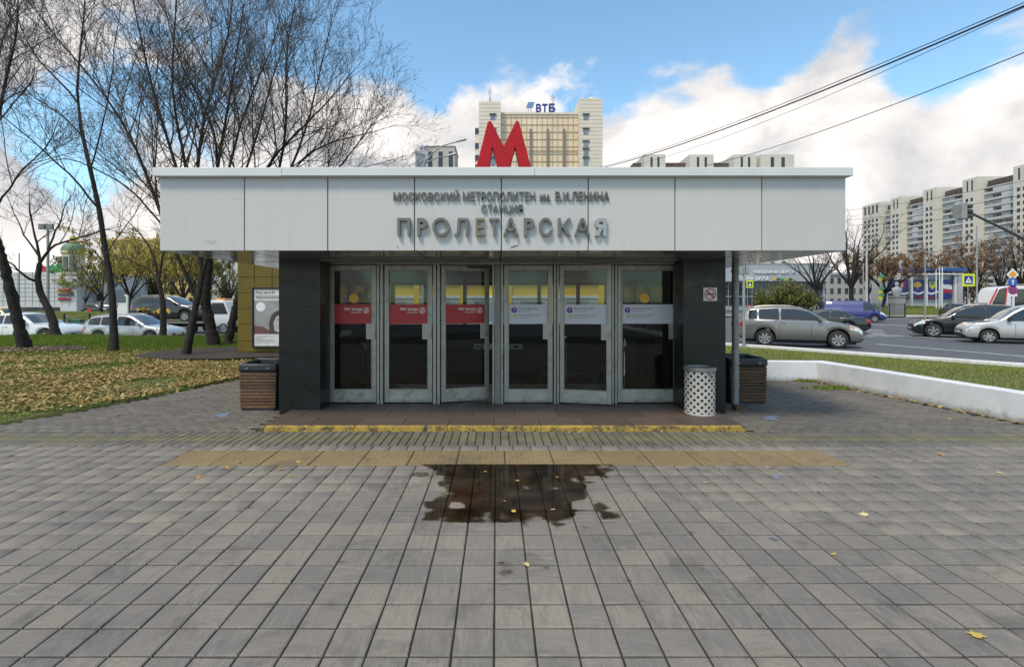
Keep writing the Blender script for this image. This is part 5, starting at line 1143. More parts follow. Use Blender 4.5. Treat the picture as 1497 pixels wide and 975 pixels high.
# low-floor tram at the right edge
def tram():
    d = 66.; x0 = WX(1433, d); e = empty('tram', (x0+8, d, GR), 0, 'white low-floor tram with dark rounded windscreen and red edge', 'tram'); zt = WZ(418.5, d)
    body = car_paint((.66, .66, .66), 0); z0 = GR+.25
    nose = [(x0+.5, z0), (x0+.1, z0+.7), (x0+.25, z0+1.6), (x0+1.2, zt-.35), (x0+2.0, zt-.05), (x0+3.0, zt), (x0+16, zt), (x0+16, z0)]
    MB().prism(nose, d-1.25, d+1.25).build('body', body, e, bevel=.18, segs=4, smooth=True)
    MB().prism([(x0+.30, z0+.35), (x0+.22, z0+.8), (x0+.42, z0+1.7), (x0+1.3, zt-.42), (x0+2.2, zt-.16), (x0+2.0, z0+1.6), (x0+1.75, z0+.35)], d-1.262, d-1.245).build('side_window', M['car_glass'], e)
    for k in range(4): bx('side_window', x0+3.3+3.1*k, x0+5.9+3.1*k, d-1.262, d-1.245, z0+.75, zt-.4, M['car_glass'], e)
    MB().tube([(x0+1.85, d-1.275, z0+.2), (x0+2.05, d-1.275, z0+1.2), (x0+2.25, d-1.275, zt-.4), (x0+2.5, d-1.275, zt-.12)], .07, 6).build('red_edge', paint((.5, .02, .03), .4), e)
    MB().tube([(x0+.12, d-1.2, z0+.3), (x0+.05, d-1.2, z0+.8), (x0+.2, d-1.2, z0+1.65), (x0+1.1, d-1.2, zt-.32)], .09, 6).build('red_edge', paint((.5, .02, .03), .4), e)
    bx('windscreen', x0-.01, x0+.04, d-.9, d+.9, z0+1.0, z0+1.5, M['car_glass'], e); bx('roof_box', x0+5, x0+9, d-.8, d+.8, zt+.002, zt+.3, M['alu'], e, bevel=.05)
    for k in range(3): bx('bogie', x0+3+5*k, x0+5+5*k, d-1.0, d+1.0, GR, z0-.001, M['black'], e)
tram()

# ------------------------------------------------------------------ gold-panelled kiosk with a light box
M['gold'] = pm('gold_panel', (.155, .105, .014), .38, .25, var=.1, scale=1.5, dirt=((.11, .075, .02), .3)); M['stone'] = paint((.45, .44, .42), .7)
def kiosk():
    d = 15.0; x0, x1 = WX(347, d), -3.9; zt = 4.3; e = empty('gold_kiosk', ((x0+x1)/2, d, 0), 0, 'olive gold panelled kiosk standing behind the left end of the pavilion', 'kiosk')
    bx('plinth', x0-.2, x1+.2, d-.35, d+4.2, -.1, .1, M['stone'], e, bevel=.02); bx('core', x0+.03, x1-.03, d+.03, d+3.97, .1, zt-.02, M['joint'], e)
    cols = [x0, x0+.52, x0+1.06, x0+1.6, x0+2.14, x1-.0]; rows_ = [.12, .46, .98, 1.44, 1.93, 2.40, 2.89, 3.35, 3.8, zt]
    for i in range(len(cols)-1):
        for j in range(len(rows_)-1):
            bx('gold_panel', cols[i]+.008, cols[i+1]-.008, d+RNG.normal(0, .003), d+.028, rows_[j]+.007, rows_[j+1]-.007, M['gold'], e)
    for j in range(len(rows_)-1):
        for k in range(4):
            bx('gold_panel', x0, x0+.027, d+.035+k*.985, d+.01+(k+1)*.985, rows_[j]+.007, rows_[j+1]-.007, M['gold'], e); bx('gold_panel', x1-.027, x1, d+.035+k*.985, d+.01+(k+1)*.985, rows_[j]+.007, rows_[j+1]-.007, M['gold'], e)
    bx('roof', x0-.05, x1+.05, d-.05, d+4.05, zt+.002, zt+.1, M['alu_dark'], e)
    # light box with a poster
    y = d-.16; lx0, lx1, z0, z1 = WX(368, y), WX(368, y)+1.24, WZ(508.5, y), WZ(420, y)
    lb = empty('poster_lightbox', ((lx0+lx1)/2, d, z0), 0, 'black framed poster of a dog on the gold kiosk wall', 'poster')
    f = .055; b = MB(); b.box(lx0, lx0+f, y, d-.022, z0, z1); b.box(lx1-f, lx1, y, d-.022, z0, z1); b.box(lx0+f, lx1-f, y, d-.022, z1-f, z1); b.box(lx0+f, lx1-f, y, d-.022, z0, z0+f); b.build('frame', M['black'], lb, bevel=.008)
    a0, a1, c0, c1 = lx0+f+.001, lx1-f-.001, z0+f+.001, z1-f-.001; yp = y+.03
    bx('backing', a0, a1, yp, d-.024, c0, c1, paint((.60, .59, .57), .6), lb); H = c1-c0; W = a1-a0; q = yp-.002
    pz0, pz1 = c0+.21*H, c0+.80*H
    bx('picture', a0, a1, q, yp-.0005, pz0, pz1, pm('poster_grey', (.28, .27, .27), .6, var=.25, scale=3), lb)
    textfit('lettering', 'Ищу друга!', a0+.05, a0+.62, c0+.91*H, c0+.965*H, q, M['ink'], lb, bold=.02)
    for k in range(2): bx('small_print', a0+.05, a1-.1-.2*k, q, yp-.0005, c0+(.865-.03*k)*H, c0+(.88-.03*k)*H, paint((.12, .12, .12), .6), lb)
    for k in range(6): bx('small_print', a0+.05, a0+(.55, .35, .2, .5, .6, .45)[k], q, yp-.0005, c0+(.165-.022*k)*H, c0+(.173-.022*k)*H, paint((.25, .25, .25), .6), lb)
    cz = pz1-.19; cx_ = a0+.2
    MB().add([(cx_+.14*math.cos(2*math.pi*k/28), q-.001, cz+.14*math.sin(2*math.pi*k/28)) for k in range(28)], [tuple(range(28))]).build('round_badge', M['white'], lb)
    # the dog, flat print: dark fur, white muzzle, pricked ears
    def flat(nm, pts, mat, k): MB().add([(a0+x*W, q-.001-.0008*k, pz0+z*(pz1-pz0)) for x, z in pts], [tuple(range(len(pts)))]).build(nm, mat, lb)
    flat('dog_print', [(.42, 0), (.40, .30), (.46, .55), (.56, .66), (.66, .70), (.70, .92), (.76, .72), (.84, .70), (.92, .90), (.95, .66), (1.0, .5), (1.0, 0)], paint((.05, .045, .04), .6), 0)
    flat('dog_print', [(.55, .1), (.52, .34), (.60, .52), (.70, .58), (.74, .44), (.78, .58), (.90, .54), (.96, .36), (.92, .1), (.74, 0)], paint((.42, .40, .38), .6), 1)
    flat('dog_print', [(.68, .18), (.70, .26), (.76, .28), (.81, .25), (.82, .17), (.75, .12)], paint((.02, .02, .02), .5), 2)
    for x in (.64, .86): flat('dog_print', [(x+.022*math.cos(k*.785), .42+.028*math.sin(k*.785)) for k in range(8)], paint((.08, .16, .26), .5), 2)
    flat('dog_print', [(0, 0), (0, .25), (.25, .22), (.42, .10), (.42, 0)], paint((.14, .06, .05), .6), 0.5)
kiosk()

# ------------------------------------------------------------------ street buildings
def joined(name, boxes, mat, parent, kind=None):
    b = MB()
    for q in boxes: b.box(*q)
    o = b.build(name, mat, parent)
    if kind: o['kind'] = kind
    return o
M['win'] = pm('window_glass', (.03, .04, .05), .08, var=.4, scale=.4); M['win_pale'] = pm('pale_window', (.20, .24, .27), .12, var=.4, scale=.3)
# yellow shop row seen through the pavilion
def shop():
    d = 31.0; e = empty('yellow_shop', (2, d, GR), 0, 'low yellow shop front with white band seen through the pavilion glass', 'shop'); x0, x1 = -11., 13.6
    bx('wall', x0, x1, d, d+6, -.5, 2.9, paint((.62, .40, .015), .5, var=.1), e); bx('display_band', x0+.2, x1-.2, d-.06, d-.002, .2, 1.86, paint((.34, .36, .37), .5), e)
    bx('name_board', x0, x1, d-.12, d-.003, 1.87, 2.04, paint((.6, .6, .58), .5), e); bx('roof', x0-.2, x1+.2, d-.2, d+6.2, 2.902, 3.05, M['alu_dark'], e)
    for k in range(8): bx('pilaster', x0+2.9*k, x0+2.9*k+.35, d-.14, d-.062, -.2, 2.9, paint((.62, .40, .015), .5, var=.1), e)
    for k in range(8): bx('window', x0+2.9*k+.9, x0+2.9*k+2.3, d-.07, d-.061, .45, 1.7, M['win_pale'], e)
shop()
# bank tower
def bank():
    d = 172.; e = empty('bank_tower', (WX(790, d), d, GR), 0, 'tall bronze glass office tower between two pale stone piers, blue letters on top', 'building')
    st = pm('pale_stone', (.66, .58, .48), .75, var=.07, scale=.25); gl = pm('bronze_glass', (.74, .57, .38), .35, .05, var=.16, scale=.12); fr = paint((.42, .32, .21), .5)
    X = lambda u: WX(u, d); Z = lambda v: WZ(v, d)
    a, b_, c, f = X(700), X(732), X(847), X(881); zt, zg = Z(149), Z(164); dep = 24
    bx('pier', a, b_, d, d+dep, 0, zt, st, e); bx('pier', c, f, d, d+dep, 0, zt+1.2, st, e); bx('glass_wall', b_+.01, c-.01, d+2.5, d+dep-1, 0, zg, gl, e)
    b = MB(); n = 15
    for k in range(n+1): x = b_+(c-b_)*k/n; b.box(x-.08, x+.08, d+2.3, d+2.49, 20, zg)
    for k in range(26):
        z = zg-1.0-2.6*k
        if z > 20: b.box(b_+.02, c-.02, d+2.32, d+2.48, z-.09, z+.09)
    b.build('mullion_grid', fr, e)['kind'] = 'stuff'
    for u in (776.5, 801.5, 826): bx('fin', X(u-1.5), X(u+1.5), d+1.7, d+2.28, 20, Z(186), paint((.20, .17, .14), .6), e)
    bx('parapet', b_+.01, c-.01, d+2.2, d+2.6, zg+.01, zg+.7, st, e); bx('floor_band', b_+.01, c-.01, d+2.1, d+2.29, Z(218), Z(217), fr, e)
    for (u0, u1, xa, xb) in ((717, 724, a, b_), (853, 860, c, f)):
        for v in (168, 189, 207, 218, 231): bx('window', X(u0), X(u1), d-.15, d-.01, Z(v+7.5 if v < 218 else v+11), Z(v), M['win_pale'], e); bx('sill', X(u0)-.4, X(u1)+.4, d-.5, d-.02, Z(v)+.02, Z(v)+.35, paint((.16, .13, .1), .6), e)
    b = MB()
    for k in range(38): z = 22+k*1.35; b.box(a+.01, b_-.01, d-.05, d-.002, z, z+.05); b.box(c+.01, f-.01, d-.05, d-.002, z, z+.05)
    b.build('stone_joints', paint((.33, .31, .28), .8), e)['kind'] = 'stuff'
    for v in (182, 204, 222, 236): bx('balcony', a-1.5, a-.01, d+4, d+9, Z(v+8), Z(v), M['win'], e)
    bx('balcony_shaft', a-1.3, a-.02, d+4.2, d+8.8, 10, Z(180), st, e)
    for x, r in ((X(711), 1.15), (X(868), 1.15)):
        MB().lathe([(r*.9, 0), (r, r*.5), (r*.95, r*1.0), (r*.7, r*1.5), (r*.3, r*1.75), (.01, r*1.8)], 16, (x, d+4, zt+(.0 if x < X(800) else 1.2))).build('radome', paint((.62, .62, .62), .5), e, smooth=True)
    for u, v0 in ((716, 118), (811, 127)):
        b = MB(); x = X(u); zb = zt if u < 750 else zg; b.tube([(x, d+5, zb), (x, d+5, Z(v0))], .13, 5)
        for k in range(4): b.tube([(x+.45*math.cos(k*1.57), d+5+.45*math.sin(k*1.57), zb), (x, d+5, Z(v0+8))], .07, 4)
        b.box(x-.6, x-.3, d+4.6, d+5, Z(v0+12), Z(v0+5)); b.box(x+.3, x+.6, d+4.6, d+5, Z(v0+11), Z(v0+5)); b.build('antenna_mast', paint((.45, .45, .46), .5), e)
    MB().tube([(X(867), d+4, zt+3), (X(867), d+4, Z(130))], .07, 4).build('lightning_rod', paint((.3, .3, .3), .5), e)
    MB().tube([(X(836), d+4, zg), (X(836), d+4, Z(148))], .07, 4).build('lightning_rod', paint((.3, .3, .3), .5), e)
    blue = paint((.012, .045, .22), .45); lb = paint((.03, .22, .42), .45)
    for ch, u0, u1, v0 in (('В', 784.5, 792.5, 147.5), ('Т', 793.5, 802, 147.5), ('Б', 803.5, 813.5, 147)): textfit('letter', ch, X(u0), X(u1), Z(160), Z(v0), d+3, blue, e, depth=.6, bold=.04)
    for k in range(3):
        z0 = Z(153.2-k*3.1); z1 = z0+.5; u0 = 770+k*1.0
        MB().prism([(X(u0), z0), (X(u0+10), z0), (X(u0+10.6), z1), (X(u0+.6), z1)], d+2.8, d+3.2).build('emblem_bar', lb, e)
    b = MB()
    for u in (773, 777, 787, 790, 797, 808): b.tube([(X(u), d+3.3, zg), (X(u), d+3.3, Z(158 if u > 780 else 153))], .1, 4)
    b.build('sign_posts', paint((.3, .3, .3), .5), e)
bank()
# pale office block with a blue roof sign, left of the tower
def office():
    d = 150.; X = lambda u: WX(u, d); Z = lambda v: WZ(v, d); e = empty('office_block', (X(635), d, GR), 0, 'pale office block with dark vertical windows left of the red M', 'building')
    bx('wall', X(621), X(665), d, d+12, 0, Z(214.5), paint((.42, .39, .34), .7), e); bx('wall', X(606), X(621)-.01, d+1, d+11, 0, Z(219), paint((.40, .42, .44), .6), e)
    for u in (626, 641, 656): bx('window', X(u), X(u+6), d-.1, d-.01, 10, Z(222), M['win'], e)
    for k in range(4): bx('window', X(608+k*3.2), X(610.4+k*3.2), d+.9, d+.99, 10, Z(224), M['win_pale'], e)
    b = MB()
    for k in range(6): b.box(X(612+k*2), X(613.4+k*2), d+2, d+2.3, Z(218-k*.8), Z(212-(k % 3)*1.5))
    b.build('roof_sign', paint((.02, .05, .22), .5), e); bx('parapet', X(620), X(666), d-.2, d+12.2, Z(214.5)+.01, Z(213.4), paint((.5, .48, .45), .6), e)
office()
# long apartment slabs with projecting stair towers
AW = pm('apartment_concrete', (.58, .55, .47), .85, var=.08, scale=.12); AG = pm('balcony_concrete', (.46, .46, .45), .85, var=.12, scale=.3); AD = pm('roof_brown', (.10, .075, .065), .85, var=.2, scale=.5)
def slab(label, towers, s0, s1, H, to_world, proj=3.5, fh=2.8, shaft=(.28, .68), cat='building', wide=None, low=0):
    """s runs along the facade, q is depth away from the viewer's side"""
    rng = np.random.default_rng(5); c = to_world((s0+s1)/2, 0); e = empty('apartment_block', (c[0], c[1], GR), 0, label, cat, 'long apartment slabs with stair towers')
    def put(name, boxes, mat, stuff=False):
        b = MB()
        for (a, b_, q0, q1, z0, z1) in boxes:
            p0, p1 = to_world(a, q0), to_world(b_, q1); b.box(p0[0], p1[0], p0[1], p1[1], z0, z1)
        o = b.build(name, mat, e)
        if stuff: o['kind'] = 'stuff'
        return o
    put('wall', [(s0, s1, 0, 14, -1, H-5)], AG); put('attic', [(s0+.2, s1-.2, .4, 13, H-4.99, H-2.0)], AD)
    n = int((H-2)/fh)
    for k, (a, b_) in enumerate(towers):
        put('stair_tower', [(a, b_, -proj, 8, -1, H)], AW)
        w = b_-a; cols = [a+w*x for x in ((.3, .62) if not (wide and k in wide) else (.12, .34, .56, .78))]
        put('windows', [(x, x+min(1.5, w*.17), -proj-.06, -proj-.01, j*fh+1, j*fh+2.5) for x in cols for j in range(low, n-2)], M['win'], True)
        put('roof_slots', [(x, x+w*.1, -proj-.06, -proj-.01, H-5.6, H-1.0) for x in cols], M['win'], True)
    t = sorted(towers)
    gaps = [(s0, t[0][0])] + [(t[i][1], t[i+1][0]) for i in range(len(t)-1)] + [(t[-1][1], s1)]
    ban, wi, wp, enc, clutter = [], [], [], [], []
    for a, b_ in gaps:
        if b_-a < 2: continue
        for j in range(low, n-1):
            z = j*fh; ban.append((a+.05, b_-.05, -1.2, -.02, z+.2, z+1.25))
            m_ = max(2, int((b_-a)/3.0)); st = (b_-a-.2)/m_
            for i in range(m_):
                x = a+.1+st*i; kind = rng.random()
                if kind < .45: wp.append((x+.1, x+st-.1, -1.15, -.5, z+1.27, z+2.6))
                elif kind < .62: enc.append((x+.05, x+st-.05, -1.18, -.3, z+1.27, z+2.7))
                else: wi.append((x+.3, x+st-.4, -.08, -.03, z+1.26, z+2.5))
        for i in range(int((b_-a)/1.6)): clutter.append((a+1.6*i, a+1.6*i+rng.uniform(.4, 1.4), -.9, 0, H-5.2+rng.uniform(0, .5), H-3.6+rng.uniform(-.6, .9)))
        ban.append((a+.05, b_-.05, -1.3, .5, H-5.6, H-5.01))
    put('balconies', ban, AG, True); put('windows', wi, M['win'], True); put('balcony_glazing', wp, M['win_pale'], True); put('balcony_cladding', enc, paint((.48, .50, .52), .7), True); put('roof_clutter', clutter, AD, True)
    return e
ax = 213.
slab('very long grey apartment slab with cream stair towers above the park', [(192, 199), (213.7, 220.6), (233.8, 241), (253.9, 261), (268, 281)], 180, 282, 56, lambda s, q: (ax+q, s), 4.0, wide={4})
slab('distant apartment slab showing its tower tops above the fascia', [(55, 63), (72, 81), (88.5, 97), (98.5, 111)], 52, 112, 56.5, lambda s, q: (s, 187+q), 3.5)
# shopping centre on the right with white letters
def centre():
    d = 100.; X = lambda u: WX(u, d); Z = lambda v: WZ(v, d); e = empty('shopping_centre', (X(1140), d, GR), 0, 'grey shopping centre with rows of white letters behind the green shrubs', 'building'); x0, x1 = X(1050), X(1211)
    bx('wall', x0, x1, d+1, d+30, -.2, Z(388), paint((.30, .31, .32), .6), e); bx('fascia', x0-.3, x1+.4, d, d+.99, Z(411.5), Z(386), paint((.33, .35, .37), .55, var=.08), e)
    b = MB(); g_ = MB()
    for k in range(22): x = x0+.5+k*(x1-x0-1)/22; g_.box(x+.08, x+.92, d+.90, d+.98, .9, Z(413)); b.box(x-.06, x+.06, d+.8, d+.97, -.1, Z(412))
    b.box(x0, x1, d+.78, d+.85, 2.6, 2.8); g_.build('glazing', M['win'], e)['kind'] = 'stuff'; b.build('mullions', paint((.25, .25, .26), .5), e)['kind'] = 'stuff'
    w = paint((.72, .73, .74), .5)
    [textfit('lettering', t_, X(a_), X(b_), Z(v1_), Z(v0_), d-.1, w, e, depth=.2, bold=.012) for t_, a_, b_, v1_, v0_ in (('СВАДЕБНЫЙ', 1102, 1137, 400.5, 395.0), ('ЦЕНТР', 1141, 1161, 400.5, 395.3), ('АЗБУКА', 1077, 1101, 410, 405), ('ВКУСА', 1105, 1124, 410, 405))]
    for k, c in enumerate(((.5, .42, .03), (.08, .08, .09), (.06, .3, .05), (.35, .42, .04), (.07, .07, .08))): bx('shop_sign', X(1129+k*6), X(1134+k*6), d-.12, d-.01, Z(410), Z(406.6), paint(c, .5), e)
    bx('parapet', x0-.4, x1+.5, d-.1, d+1.1, Z(386)+.01, Z(385), paint((.4, .42, .44), .5), e)
centre()
# street exhibition pavilion with flag panels
def expo():
    d = 70.; g = .95; X = lambda u: WX(u, d); Z = lambda v: WZ(v, d); e = empty('poster_pavilion', (X(1348), d, g), 0, 'open white framed pavilion with blue poster panels on the park lawn', 'pavilion')
    fr = paint((.60, .61, .62), .5); bl = paint((.015, .03, .16), .4); x0, x1 = X(1294), X(1396)
    bx('back_wall', x0, x1, d+.3, d+2.5, g-.4, Z(402), paint((.42, .43, .45), .6), e); bx('side_wall', x1+.01, X(1404), d-.4, d+3, g-.4, Z(400), paint((.36, .37, .38), .6), e)
    bx('roof', X(1326), X(1406), d-.8, d+3.2, Z(401)+.4, Z(396.5)+.4, paint((.02, .09, .28), .5), e); bx('roof_edge', X(1290), X(1400), d-.9, d-.81, Z(402), Z(400.5), fr, e)
    edges = [1296, 1329.5, 1351.5, 1373, 1393]
    for u in (1294.5, 1331, 1352.5, 1374.5, 1394.5): bx('post', X(u)-.12, X(u)+.12, d-.3, d-.05, g-.4, Z(401.5), fr, e)
    for k in range(4):
        a, b_ = X(edges[k]+2.5), X(edges[k+1]-1.5); z0, z1 = Z(437), Z(409); p = bx('poster_panel', a, b_, d-.02, d+.28, z0, z1, bl, e); h = z1-z0
        if k < 3:
            V = [(a+(b_-a)*i/8, z0+h*(.36+.05*math.sin(i*.8+k))) for i in range(9)] + [(a+(b_-a)*i/8, z0+h*(.27+.05*math.sin(i*.8+k))) for i in range(8, -1, -1)]
            MB().add([(x, d-.03, z) for x, z in V], [(i, i+1, 16-i, 17-i) for i in range(8)]).build('white_wave', fr, p)
            V = [(a+(b_-a)*i/8, z0+h*(.16+.04*math.sin(i*.9+k+1))) for i in range(9)] + [(a+(b_-a)*i/8, z0+.02) for i in range(8, -1, -1)]
            MB().add([(x, d-.03, z) for x, z in V], [(i, i+1, 16-i, 17-i) for i in range(8)]).build('dark_wave', paint((.12, .02, .06), .5), p)
            cx_, cz_, s = (a+b_)/2+(.5 if k == 0 else 0), z0+h*.72, .62
            if k == 0: MB().add([(cx_+x*s, d-.04, cz_+z*s) for x, z in ((-.7, .9), (.7, .9), (.7, -.5), (.4, -.8), (0, -1), (-.4, -.8), (-.7, -.5))], [tuple(range(7))]).build('shield_emblem', paint((.30, .02, .03), .5), p); MB().add([(cx_+x*s, d-.05, cz_+z*s) for x, z in ((-.3, -.5), (.1, -.6), (.35, 0), (.1, .6), (-.2, .4), (-.35, 0))], [tuple(range(6))]).build('shield_emblem', paint((.4, .38, .36), .5), p)
            elif k == 1: MB().add([(cx_+x*s, d-.04, cz_+z*s) for x, z in ((0, -1), (.25, -.45), (.85, -.3), (.95, .5), (.6, .3), (.5, .75), (.2, .6), (0, .95), (-.2, .6), (-.5, .75), (-.6, .3), (-.95, .5), (-.85, -.3), (-.25, -.45))], [tuple(range(14))]).build('eagle_emblem', paint((.50, .33, .03), .5), p)
            else:
                MB().add([(cx_+x*s, d-.04, cz_+z*s) for x, z in ((-.7, .9), (.7, .9), (.7, -.4), (0, -1), (-.7, -.4))], [tuple(range(5))]).build('shield_emblem', paint((.45, .42, .05), .5), p); MB().add([(cx_+x*s, d-.05, cz_+z*s) for x, z in ((-.5, .8), (.5, .8), (.4, .1), (-.4, .1))], [tuple(range(4))]).build('shield_emblem', paint((.03, .2, .12), .5), p)
        else:
            for (f0, f1, c) in ((.55, .78, (.62, .62, .64)), (.34, .53, (.35, .02, .03))):
                V = [(a+(b_-a)*i/6, z0+h*(f1-.06*i/6+.02*math.sin(i*2))) for i in range(7)] + [(a+(b_-a)*i/6, z0+h*(f0-.06*i/6)) for i in range(6, -1, -1)]; MB().add([(x, d-.03, z) for x, z in V], [(i, i+1, 12-i, 13-i) for i in range(6)]).build('flag_stripe', paint(c, .5), p)
expo()
# raised park lawn on the right, median lawn on the left
def grid_lawn(name, x0, x1, y0, y1, zf, n=24):
    V = [(x0+(x1-x0)*i/n, y0+(y1-y0)*j/n, zf(y0+(y1-y0)*j/n)) for j in range(n+1) for i in range(n+1)]; w = n+1
    tag(link(name, make_mesh(name, V, [(j*w+i, j*w+i+1, (j+1)*w+i+1, (j+1)*w+i) for j in range(n) for i in range(n)], M['lawn'], smooth=True)), kind='structure')
grid_lawn('park_lawn', 44, 63.5, 60.5, 74, lambda y: -.12+1.05*float(smooth(60, 68, np.array(y))))
strip('kerb', [(30, 59.7), (63, 59.7)], .4, -.2, .0, M['kerb'])
strip('pavement', [(20, 63.2), (43, 63.2)], 6.5, -.2, -.03, paint((.22, .215, .205), .85))
grid_lawn('median_lawn', -110, -34, 53, 92, lambda y: -.42+.5*float(smooth(53, 70, np.array(y)))-.2*float(smooth(75, 92, np.array(y))))
strip('kerb', [(-110, 52.7), (-34, 52.7)], .5, -.6, -.36, paint((.2, .12, .09), .8))
xy = np.c_[RNG.uniform(-80, -34, 24000), RNG.uniform(53, 70, 24000)]; tag(link('median_grass', blades(xy, -.42+.5*smooth(53, 70, xy[:, 1]), .16, .03, M['grass_right'], 'median_grass')), 'bright green grass of the median lawn across the left road', 'grass', kind='stuff')
xy = np.c_[RNG.uniform(44, 63.5, 12000), RNG.uniform(60.5, 70, 12000)]; tag(link('park_grass', blades(xy, -.12+1.05*smooth(60, 68, xy[:, 1]), .14, .03, M['grass_right'], 'park_grass')), 'grass of the park lawn before the poster pavilion', 'grass', kind='stuff')
# left shopping mall, church tower, yellow house, pale houses
def mall():
    d = 98.; X = lambda u: WX(u, d); Z = lambda v: WZ(v, d); e = empty('retail_mall', (X(60), d, GL), 0, 'pale grey panelled mall with coloured shop signs across the left road', 'building'); x0, x1 = X(-60), X(112)
    w = pm('mall_cladding', (.50, .50, .49), .6, var=.06, scale=.2); bx('wall', x0, x1, d, d+20, -.6, Z(398), w, e); bx('base_band', x0, x1-3.4, d-.25, d-.01, Z(457), Z(449), M['win'], e)
    b = MB()
    for k in range(7): b.box(x0, x1, d-.06, d-.01, Z(402+k*6.2)-.06, Z(402+k*6.2))
    for k in range(16): x = x0+(x1-x0)*k/16; b.box(x-.03, x+.03, d-.06, d-.01, Z(447), Z(398)-.02)
    b.build('panel_joints', paint((.33, .33, .33), .7), e)['kind'] = 'stuff'
    bx('annex', x1+.01, X(131), d+4, d+14, -.6, Z(423), paint((.34, .33, .32), .7), e); bx('window', X(118), X(128), d+3.9, d+3.99, Z(440), Z(430), M['win'], e); bx('entrance', X(114), X(126), d+3.6, d+3.98, Z(458), Z(447), paint((.42, .36, .02), .5), e)
    rr = np.random.default_rng(3)
    for (v, c, u0, u1) in ((413.5, (.10, .30, .04), 86, 104), (424, (.45, .02, .03), 86, 103), (430.5, (.12, .10, .14), 86, 107), (437, (.45, .02, .03), 86, 104)):
        b = MB(); u = u0
        while u < u1:
            w_ = rr.uniform(1.2, 2.2); b.box(X(u), X(u+w_), d-.3, d-.02, Z(v+1.6), Z(v-1.4+rr.uniform(-.5, .8))); u += w_+.35
        b.build('shop_sign', paint(c, .5), e)
    zr = Z(398)
    for (u0, u1, vt, c) in ((66, 78, 386, (.03, .22, .07)), (78, 87, 384, (.03, .25, .08)), (52, 66, 388, (.35, .04, .03))): MB().prism([(X(u0), zr+.01), (X(u1), zr+.01), (X(u1), Z(vt+4)), (X((u0+u1)/2), Z(vt)), (X(u0), Z(vt+5))], d+.5, d+.8).build('roof_billboard', paint(c, .5), e)
mall()
def church():
    d = 200.; X = lambda u: WX(u, d); Z = lambda v: WZ(v, d); e = empty('bell_tower', (X(95), d+4, GL), 0, 'cream church bell tower with green dome and gilded top behind the mall', 'church'); w = paint((.52, .45, .28), .8); x = X(95)
    def tier(r, z0, z1): MB().prism([(x+r*math.cos(math.pi/8+k*math.pi/4), d+4+r*math.sin(math.pi/8+k*math.pi/4)) for k in range(8)], z0, z1, 'z').build('tier', w, e)
    tier(4.6, -.5, Z(404)); tier(4.0, Z(404)+.01, Z(368)); tier(4.4, Z(404)+.02, Z(402)); tier(4.4, Z(369.5), Z(366)); 
    for s in (-1, 0, 1): bx('belfry_arch', x+s*2.4-.8, x+s*2.4+.8, d+.1-.15*(s == 0), d+1.2, Z(396), Z(375), M['win'], e)
    MB().lathe([(4.1, Z(366)), (4.0, Z(362)), (3.2, Z(357)), (1.9, Z(353.5)), (.9, Z(352))], 16, (x, d+4, 0)).build('dome', paint((.09, .17, .11), .6), e, smooth=True)
    MB().lathe([(.9, Z(352)), (.9, Z(349)), (1.3, Z(347)), (1.2, Z(345)), (.5, Z(343)), (.08, Z(341.5)), (.06, Z(336))], 12, (x, d+4, 0)).build('cupola', pm('gilding', (.7, .42, .06), .25, .9, var=.1), e, smooth=True)
church()
def house(name, label, u0, u1, vt, d, col, winc, floors, cols, dep=14, roofc=None):
    X = lambda u: WX(u, d); zt = WZ(vt, d); e = empty(name, (X((u0+u1)/2), d, GL), 0, label, 'building'); x0, x1 = X(u0), X(u1); bx('wall', x0, x1, d, d+dep, -.6, zt, col, e); bx('cornice', x0-.3, x1+.3, d-.4, d+dep+.3, zt+.01, zt+.6, roofc or col, e)
    fw, fh = (x1-x0)/cols, (zt-.5)/floors
    for i in range(cols):
        for j in range(floors): w = bx('window', x0+fw*(i+.28), x0+fw*(i+.72), d-.08, d-.01, .3+fh*(j+.25), .3+fh*(j+.8), winc, e)
    return e
house('yellow_house', 'tall yellow apartment house behind the trees across the left road', 150, 285, 352, 140, pm('yellow_render', (.56, .40, .16), .8, var=.1, scale=.2), M['win'], 6, 11)
house('pale_house', 'white patterned house glimpsed right of the pollard trunks', 310, 372, 350, 130, paint((.50, .50, .48), .8), M['win_pale'], 7, 7)
house('brick_house', 'low reddish shop house behind the white stele', 126, 178, 444, 110, paint((.24, .13, .10), .8), M['win_pale'], 1, 6, roofc=paint((.3, .12, .08), .8))
house('pale_house', 'low grey house between the shopping centre and the lamp post', 1200, 1296, 402, 128, paint((.34, .33, .31), .8), M['win'], 3, 9)

# ------------------------------------------------------------------ background trees and shrubs
RG = 'bare park trees right of the pavilion'
auto_tree('park_tree', 'bare dark park tree with forked trunk right of the shrubs', WX(1206, 62), 62, -.15, 10.5, 4.6, 31, .32, .30, lean=-.35, group=RG, nl=8, dens=(1.3, 1.9, 2.6))
auto_tree('park_tree', 'tall bare park tree beside the grey lamp post', WX(1244, 66), 66, -.1, 15, 5.2, 32, .25, .33, group=RG, nl=8, dens=(1.3, 1.9, 2.6))
auto_tree('rust_tree', 'spreading tree with rusty brown leaves above the poster pavilion', WX(1292, 66.5), 67, .3, 8.2, 6.6, 33, .34, .22, 9000, M['leaf_b'], .15, group=RG, nl=10, lean=.25)
auto_tree('rust_tree', 'tall tree with thin reddish leaves behind the pedestrian sign', WX(1428, 84), 84, .6, 13, 4.2, 34, .2, .22, 5200, M['leaf_b'], .15, group=RG, nl=9)
